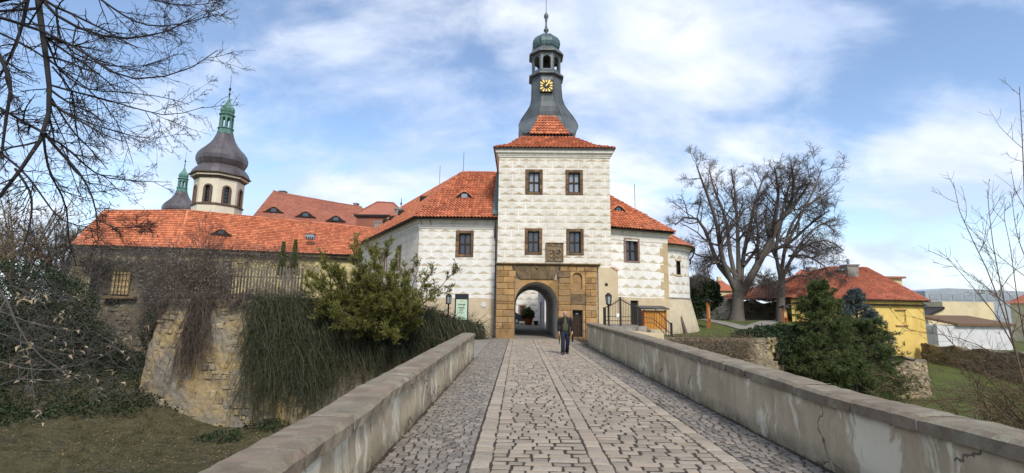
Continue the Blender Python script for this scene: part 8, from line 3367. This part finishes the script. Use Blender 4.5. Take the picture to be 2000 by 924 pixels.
N = 9000
x, y = g.uniform(-26, -2.4, N), 12 + 13 * g.random(N) ** 1.3
k_ = ~inpoly(x, y, terrace_poly) & (vnoise(x, y, .7, 15) > -.25)
x, y = x[k_], y[k_]
C = np.stack([x, y, terrain(x, y) + .03], 1)
link('leaf_litter', leaf_mesh('leaf_litter', C, g.normal(size=C.shape) * np.array([1, 1, .25]), g.uniform(.05, .11, len(C)), g.uniform(.03, .06, len(C)), g, .1), M['leaf_brown'], kind='stuff', label='fallen brown leaves scattered on the moat floor left of the bridge', cat='leaves')
N = 2500
x, y = np.concatenate([BL + .03 + np.abs(g.normal(size=N // 2)) * .07, BR - .03 - np.abs(g.normal(size=N // 2)) * .07]), g.uniform(3, 28, N)
C = np.stack([x, y, np.full(N, .004)], 1)
link('gutter_litter', leaf_mesh('gutter_litter', C, g.normal(size=C.shape) * np.array([1, 1, .2]), g.uniform(.015, .04, N), g.uniform(.01, .02, N), g, .1), M['leaf_brown'], kind='stuff', label='dead leaf crumbs collected along both parapet feet', cat='leaves')

# rank tufts and fallen twigs break up the moat floor
N = 420
tx, ty = g.uniform(-26, -2.6, N), 12 + 12 * g.random(N)
k_ = ~inpoly(tx, ty, terrace_poly)
tx, ty = tx[k_], ty[k_]
x = np.repeat(tx, 26) + g.normal(size=26 * len(tx)) * .10
y = np.repeat(ty, 26) + g.normal(size=26 * len(tx)) * .10
C = np.stack([x, y, terrain(x, y) - .01], 1)
link('grass_tufts', leaf_mesh('grass_tufts', C, g.normal(size=C.shape) * .55 + np.array([0, 0, 1.0]), g.uniform(.10, .30, len(C)), g.uniform(.012, .022, len(C)), g, .1), M['blade_dry'], kind='stuff', label='rank dry grass tufts on the moat floor left of the bridge', cat='grass')
N = 700
x, y = g.uniform(-25, -2.6, N), 12 + 12 * g.random(N)
k_ = ~inpoly(x, y, terrace_poly)
x, y = x[k_], y[k_]
an = g.uniform(0, 6.28, len(x))
L = g.uniform(.2, .8, len(x))
P = np.stack([np.stack([x + np.cos(an) * L * t + .05 * sin(t * 5), y + np.sin(an) * L * t, terrain(x + np.cos(an) * L * t, y + np.sin(an) * L * t) + .03 + .05 * t], 1) for t in (0, .35, .7, 1)], 1)
link('fallen_twigs', tube_mesh('fallen_twigs', [(P, np.tile(np.linspace(.012, .005, 4), (len(P), 1)), 3)]), M['twig_grey'], kind='stuff', label='fallen grey twigs lying on the moat floor', cat='twigs')

# ================================================================== THE MAN WALKING ACROSS THE BRIDGE
def build_person():
    f = hitz(1104, 692, 0.0)
    px_, py_ = f.x, f.y
    root = thing('person', (px_, py_, 0), 'bald man in dark jacket, olive shirt and jeans walking on the cobbles, bag in hand', 'person')
    M['skin'] = mk('skin', (0.50, 0.29, 0.21), (0.44, 0.24, 0.17), 9, bump=0.1, rough=0.55)
    M['jacket'] = mk('dark_jacket', (0.020, 0.016, 0.014), (0.012, 0.010, 0.010), 12, bump=0.4, bscale=18, bdist=0.02)
    M['shirt'] = mk('olive_shirt', (0.085, 0.085, 0.045), (0.060, 0.062, 0.034), 9, bump=0.3, bscale=20)
    M['jeans'] = mk('blue_jeans', (0.017, 0.024, 0.042), (0.010, 0.014, 0.026), 8, bump=0.3, bscale=24)
    M['shoe'] = mk('dark_shoes', (0.018, 0.018, 0.022), (0.012, 0.012, 0.014), 8, bump=0.1, rough=0.5)
    M['stubble'] = mk('grey_stubble', (0.30, 0.20, 0.16), (0.26, 0.18, 0.15), 30, bump=0.2)
    W = lambda x, y, z: Vector((px_ + x, py_ + y, z))
    # joints (he faces the camera: -y); his right side is at -x in the picture
    pel = (0, 0, .93)
    sk = {'pel': pel, 'spine': (0, .0, 1.12), 'chest': (0, .01, 1.33), 'nb': (0, -.0, 1.46), 'neck': (0, -.02, 1.515), 'jaw': (0, -.035, 1.575), 'skull': (0, -.015, 1.64), 'crown': (0, -.01, 1.675),
          'hipR': (-.095, 0, .90), 'kneeR': (-.10, -.13, .50), 'ankR': (-.105, -.14, .09), 'toeR': (-.12, -.30, .045),
          'hipL': (.095, 0, .90), 'kneeL': (.10, -.02, .49), 'ankL': (.09, .22, .12), 'toeL': (.10, .09, .045),
          'shR': (-.19, .01, 1.40), 'elR': (-.265, .05, 1.13), 'wrR': (-.26, -.07, .90), 'paR': (-.255, -.10, .83),
          'shL': (.19, .01, 1.40), 'elL': (.265, .02, 1.13), 'wrL': (.275, -.10, .91), 'paL': (.275, -.13, .84)}
    rad = {'pel': (.12, .09), 'spine': (.12, .09), 'chest': (.13, .09), 'nb': (.075, .065), 'neck': (.058, .06), 'jaw': (.070, .085), 'skull': (.078, .098), 'crown': (.055, .07),
           'hipR': (.075, .075), 'kneeR': (.045, .045), 'ankR': (.026, .026), 'toeR': (.012, .010), 'hipL': (.075, .075), 'kneeL': (.045, .045), 'ankL': (.026, .026), 'toeL': (.012, .010),
           'shR': (.05, .05), 'elR': (.038, .038), 'wrR': (.03, .034), 'paR': (.026, .04), 'shL': (.05, .05), 'elL': (.038, .038), 'wrL': (.03, .034), 'paL': (.026, .04)}
    names = list(sk)
    ed = [('pel', 'spine'), ('spine', 'chest'), ('chest', 'nb'), ('nb', 'neck'), ('neck', 'jaw'), ('jaw', 'skull'), ('skull', 'crown'), ('pel', 'hipR'), ('hipR', 'kneeR'), ('kneeR', 'ankR'), ('ankR', 'toeR'),
          ('pel', 'hipL'), ('hipL', 'kneeL'), ('kneeL', 'ankL'), ('ankL', 'toeL'), ('chest', 'shR'), ('shR', 'elR'), ('elR', 'wrR'), ('wrR', 'paR'), ('chest', 'shL'), ('shL', 'elL'), ('elL', 'wrL'), ('wrL', 'paL')]
    # fingers: five unequal, bent chains rooted in each palm, closing on what the hand holds
    for s, pal in ((-1, 'paR'), (1, 'paL')):
        bx, by, bz = sk[pal]
        for k, (dy, ln) in enumerate(((-.030, .030), (-.012, .034), (.006, .032), (.022, .026))):
            a, b, c = 'f%s%da' % (pal, k), 'f%s%db' % (pal, k), 'f%s%dc' % (pal, k)
            sk[a] = (bx, by + dy, bz - .035)
            sk[b] = (bx - s * .006, by + dy - .002, bz - .035 - ln)
            sk[c] = (bx - s * .026, by + dy - .002, bz - .03 - ln * 1.35)
            rad[a] = (.010, .010)
            rad[b] = (.009, .009)
            rad[c] = (.008, .008)
            ed += [(pal, a), (a, b), (b, c)]
        t1, t2 = 't%s1' % pal, 't%s2' % pal
        sk[t1] = (bx - s * .012, by - .045, bz - .005)
        sk[t2] = (bx - s * .026, by - .050, bz - .040)
        rad[t1] = (.011, .011)
        rad[t2] = (.009, .009)
        ed += [('wrR' if s < 0 else 'wrL', t1), (t1, t2)]
    names = list(sk)
    ix = {n: i for i, n in enumerate(names)}
    me = bpy.data.meshes.new('body')
    me.from_pydata([tuple(W(*sk[n])) for n in names], [(ix[a], ix[b]) for a, b in ed], [])
    ob = bpy.data.objects.new('body', me)
    COL.objects.link(ob)
    ob.modifiers.new('skin', 'SKIN')
    for n in names:
        sv = me.skin_vertices[0].data[ix[n]]
        sv.radius = rad[n]
        sv.use_root = (n == 'pel')
    ss_ = ob.modifiers.new('sub', 'SUBSURF')
    ss_.levels = ss_.render_levels = 2
    dg = bpy.context.evaluated_depsgraph_get()
    bm_ = bpy.data.meshes.new_from_object(ob.evaluated_get(dg))
    bpy.data.objects.remove(ob)
    for p in bm_.polygons:
        p.use_smooth = True
    body = link('body', bm_, M['skin'], root)
    # head: shaped skull with brow, cheeks, jaw, on the neck
    hd = MB()
    rings = []
    for (z, rx, ry, oy) in ((1.505, .052, .056, -.012), (1.535, .058, .068, -.028), (1.555, .066, .080, -.038), (1.58, .072, .088, -.036), (1.61, .077, .094, -.028), (1.64, .079, .099, -.020), (1.67, .077, .098, -.012), (1.695, .068, .088, -.008), (1.715, .050, .066, -.006), (1.725, .022, .03, -.005)):
        rings.append([W(rx * cos(a) * (1 + .04 * cos(2 * a)), oy + ry * sin(a), z) for a in np.linspace(0, 2 * pi, 19)[:-1]])
    hd.loft(rings)
    head = hd.build('head', M['skin'], root, True)
    q = MB()
    q.loft([[W(x, -.118, 1.645), W(x * 1.2, -.112, 1.63), W(x * 2.2, -.115, 1.605), W(x * .5, -.14, 1.602)] for x in (-.009, .009)])
    q.build('nose', M['skin'], head, True)
    for s in (-1, 1):
        q = MB()
        q.sphere(W(s * .08, -.012, 1.62), .026, 8, 5, 1.3)
        q.build('ear', M['skin'], head, True)
        q = MB()
        q.sphere(W(s * .030, -.108, 1.638), .011, 8, 5, .6)
        q.build('eye', M['shoe'], head, True)
        q = MB()
        q.box(tuple(W(s * .030 - .018, -.119, 1.655)), tuple(W(s * .030 + .018, -.10, 1.661)))
        q.build('eyebrow', M['stubble'], head)
    q = MB()
    q.box(tuple(W(-.026, -.126, 1.576)), tuple(W(.026, -.10, 1.582)))
    q.build('mouth', M['stubble'], head)
    q = MB()
    q.loft([[W(.060 * cos(a), -.040 + .088 * sin(a), z) for a in np.linspace(pi * 1.05, pi * 1.95, 12)] for z in (1.55, 1.566)], False, False, closed=False)
    q.build('beard', M['stubble'], head, True)

    def ell(x, y, z, rx, ry, n=20, a0=0, a1=2 * pi):
        return [W(x + rx * cos(a), y + ry * sin(a), z) for a in np.linspace(a0, a1, n + 1)[:-1]]
    # shirt
    q = MB()
    q.loft([ell(0, -.005, .90, .155, .115), ell(0, -.01, 1.0, .165, .135), ell(0, -.012, 1.15, .165, .13), ell(0, 0, 1.30, .175, .125), ell(0, .005, 1.40, .15, .105), ell(0, -.005, 1.475, .075, .075), ell(0, -.012, 1.50, .066, .070)])
    q.build('shirt', M['shirt'], root, True)
    # belt and jeans
    q = MB()
    q.loft([ell(0, 0, .905, .162, .122), ell(0, 0, .945, .160, .120)])
    q.build('belt', M['shoe'], root, True)

    def limb(pts, radii, n=14):
        m = MB()
        m.tube([W(*p) for p in pts], radii, n)
        return m
    q = MB()
    q.loft([ell(0, 0, .76, .15, .11), ell(0, 0, .84, .168, .122), ell(0, 0, .91, .160, .118)])
    for s, k, a, t in ((-1, 'kneeR', 'ankR', 'toeR'), (1, 'kneeL', 'ankL', 'toeL')):
        h = sk['hipR' if s < 0 else 'hipL']
        kn, an = sk[k], sk[a]
        lo = (an[0], an[1] - .005, an[2] - .045)
        q.tube([W(h[0], h[1], .88), W((h[0] + kn[0]) / 2, (h[1] + kn[1]) / 2, .68), W(*kn), W((kn[0] + an[0]) / 2, (kn[1] + an[1]) / 2 + .02, (kn[2] + an[2]) / 2), W(*lo)], [.112, .098, .080, .078, .078], 14)
    q.build('jeans', M['jeans'], root, True)
    for s, a, t in ((-1, 'ankR', 'toeR'), (1, 'ankL', 'toeL')):
        an, to = sk[a], sk[t]
        q = MB()
        dx, dy = to[0] - an[0], to[1] - an[1]
        L = sqrt(dx * dx + dy * dy)
        ux, uy = dx / L, dy / L
        up_ = max(0.0, an[2] - .09)
        rings = []
        for (d, w, zb, zt) in ((-.09, .030, .012 + up_ * 1.5, .07 + up_), (-.06, .042, up_ * 1.3, .10 + up_), (0, .045, up_, .115 + up_), (.07, .048, up_ * .5, .085 + up_ * .5), (.14, .050, 0, .062), (.18, .036, .004, .045), (.195, .015, .01, .03)):
            cx, cy = an[0] + ux * d, an[1] + uy * d
            rings.append([W(cx - uy * w * c, cy + ux * w * c, zb + (zt - zb) * (.5 + .5 * sn)) for c, sn in [(cos(b), sin(b)) for b in np.linspace(0, 2 * pi, 11)[:-1]]])
        q.loft(rings)
        q.build('shoe', M['shoe'], root, True)
    # open jacket: back and sides wrap the trunk, fronts hang open; sleeves
    q = MB()
    # angles measured so that the gap faces -y
    gap = lambda z: radians(26 if z > 1.2 else 34)
    rings = []
    for (z, rx, ry) in ((.76, .215, .165), (.84, .212, .160), (.95, .205, .155), (1.08, .20, .150), (1.20, .205, .150), (1.32, .205, .145), (1.40, .18, .122), (1.455, .12, .10), (1.50, .088, .088)):
        a0, a1 = -pi / 2 + gap(z), 1.5 * pi - gap(z)
        o = [W(rx * cos(a), ry * sin(a) + .005, z + .006 * sin(a * 3)) for a in np.linspace(a0, a1, 25)]
        i = [W(rx * .93 * cos(a), ry * .92 * sin(a) + .005, z) for a in np.linspace(a1, a0, 25)]
        rings.append(o + i)
    q.loft(rings)
    jk = q.build('jacket', M['jacket'], root, True)
    for s, sh, el, wr in ((-1, 'shR', 'elR', 'wrR'), (1, 'shL', 'elL', 'wrL')):
        a, b, c = sk[sh], sk[el], sk[wr]
        q = limb([(a[0] - s * .05, a[1], a[2] + .01), (a[0] + s * .02, a[1], a[2] + .0), ((a[0] + b[0]) / 2 + s * .02, (a[1] + b[1]) / 2, (a[2] + b[2]) / 2), b, ((b[0] + c[0]) / 2, (b[1] + c[1]) / 2, (b[2] + c[2]) / 2), c], [.05, .074, .070, .062, .056, .048])
        q.build('sleeve', M['jacket'], jk, True)
    for s in (-1, 1):
        q = MB()
        q.add([W(s * .03, -.088, 1.495), W(s * .085, -.08, 1.48), W(s * .12, -.135, 1.33), W(s * .075, -.148, 1.20)], [(0, 1, 2, 3)])
        q.build('lapel', M['jacket'], jk)
    # bag in his left hand, folded umbrella in the other
    bag = thing('hand_bag', W(.28, -.13, .55), 'black bag carried in the walking man\'s left hand', 'bag')
    q = MB()
    hx, hy, hz = sk['paL']
    q.prism([W(hx - .015, hy - .10, hz - .04), W(hx - .015, hy + .13, hz - .04), W(hx - .015, hy + .15, hz - .30), W(hx - .015, hy - .05, hz - .34)], Vector((.05, 0, 0)))
    q.build('pouch', M['jacket'], bag)
    q = MB()
    q.tube([W(hx, hy - .07, hz - .05), W(hx - .01, hy - .02, hz - .058), W(hx - .01, hy + .04, hz - .058), W(hx, hy + .1, hz - .05)], .008, 6)
    q.build('handle', M['shoe'], bag)
    st = thing('folded_umbrella', W(-.26, -.12, .45), 'short dark folded umbrella in the walking man\'s right hand', 'umbrella')
    hx, hy, hz = sk['paR']
    q = MB()
    q.lathe((px_ + hx + .008, py_ + hy - .005), [(.006, hz - .42), (.016, hz - .38), (.026, hz - .20), (.022, hz - .10), (.012, hz - .07)], 10)
    q.build('canopy', M['jacket'], st, True)
    q = MB()
    q.lathe((px_ + hx + .008, py_ + hy - .005), [(.011, hz - .075), (.012, hz + .01), (.008, hz + .02)], 8)
    q.build('handle', M['shoe'], st, True)


build_person()
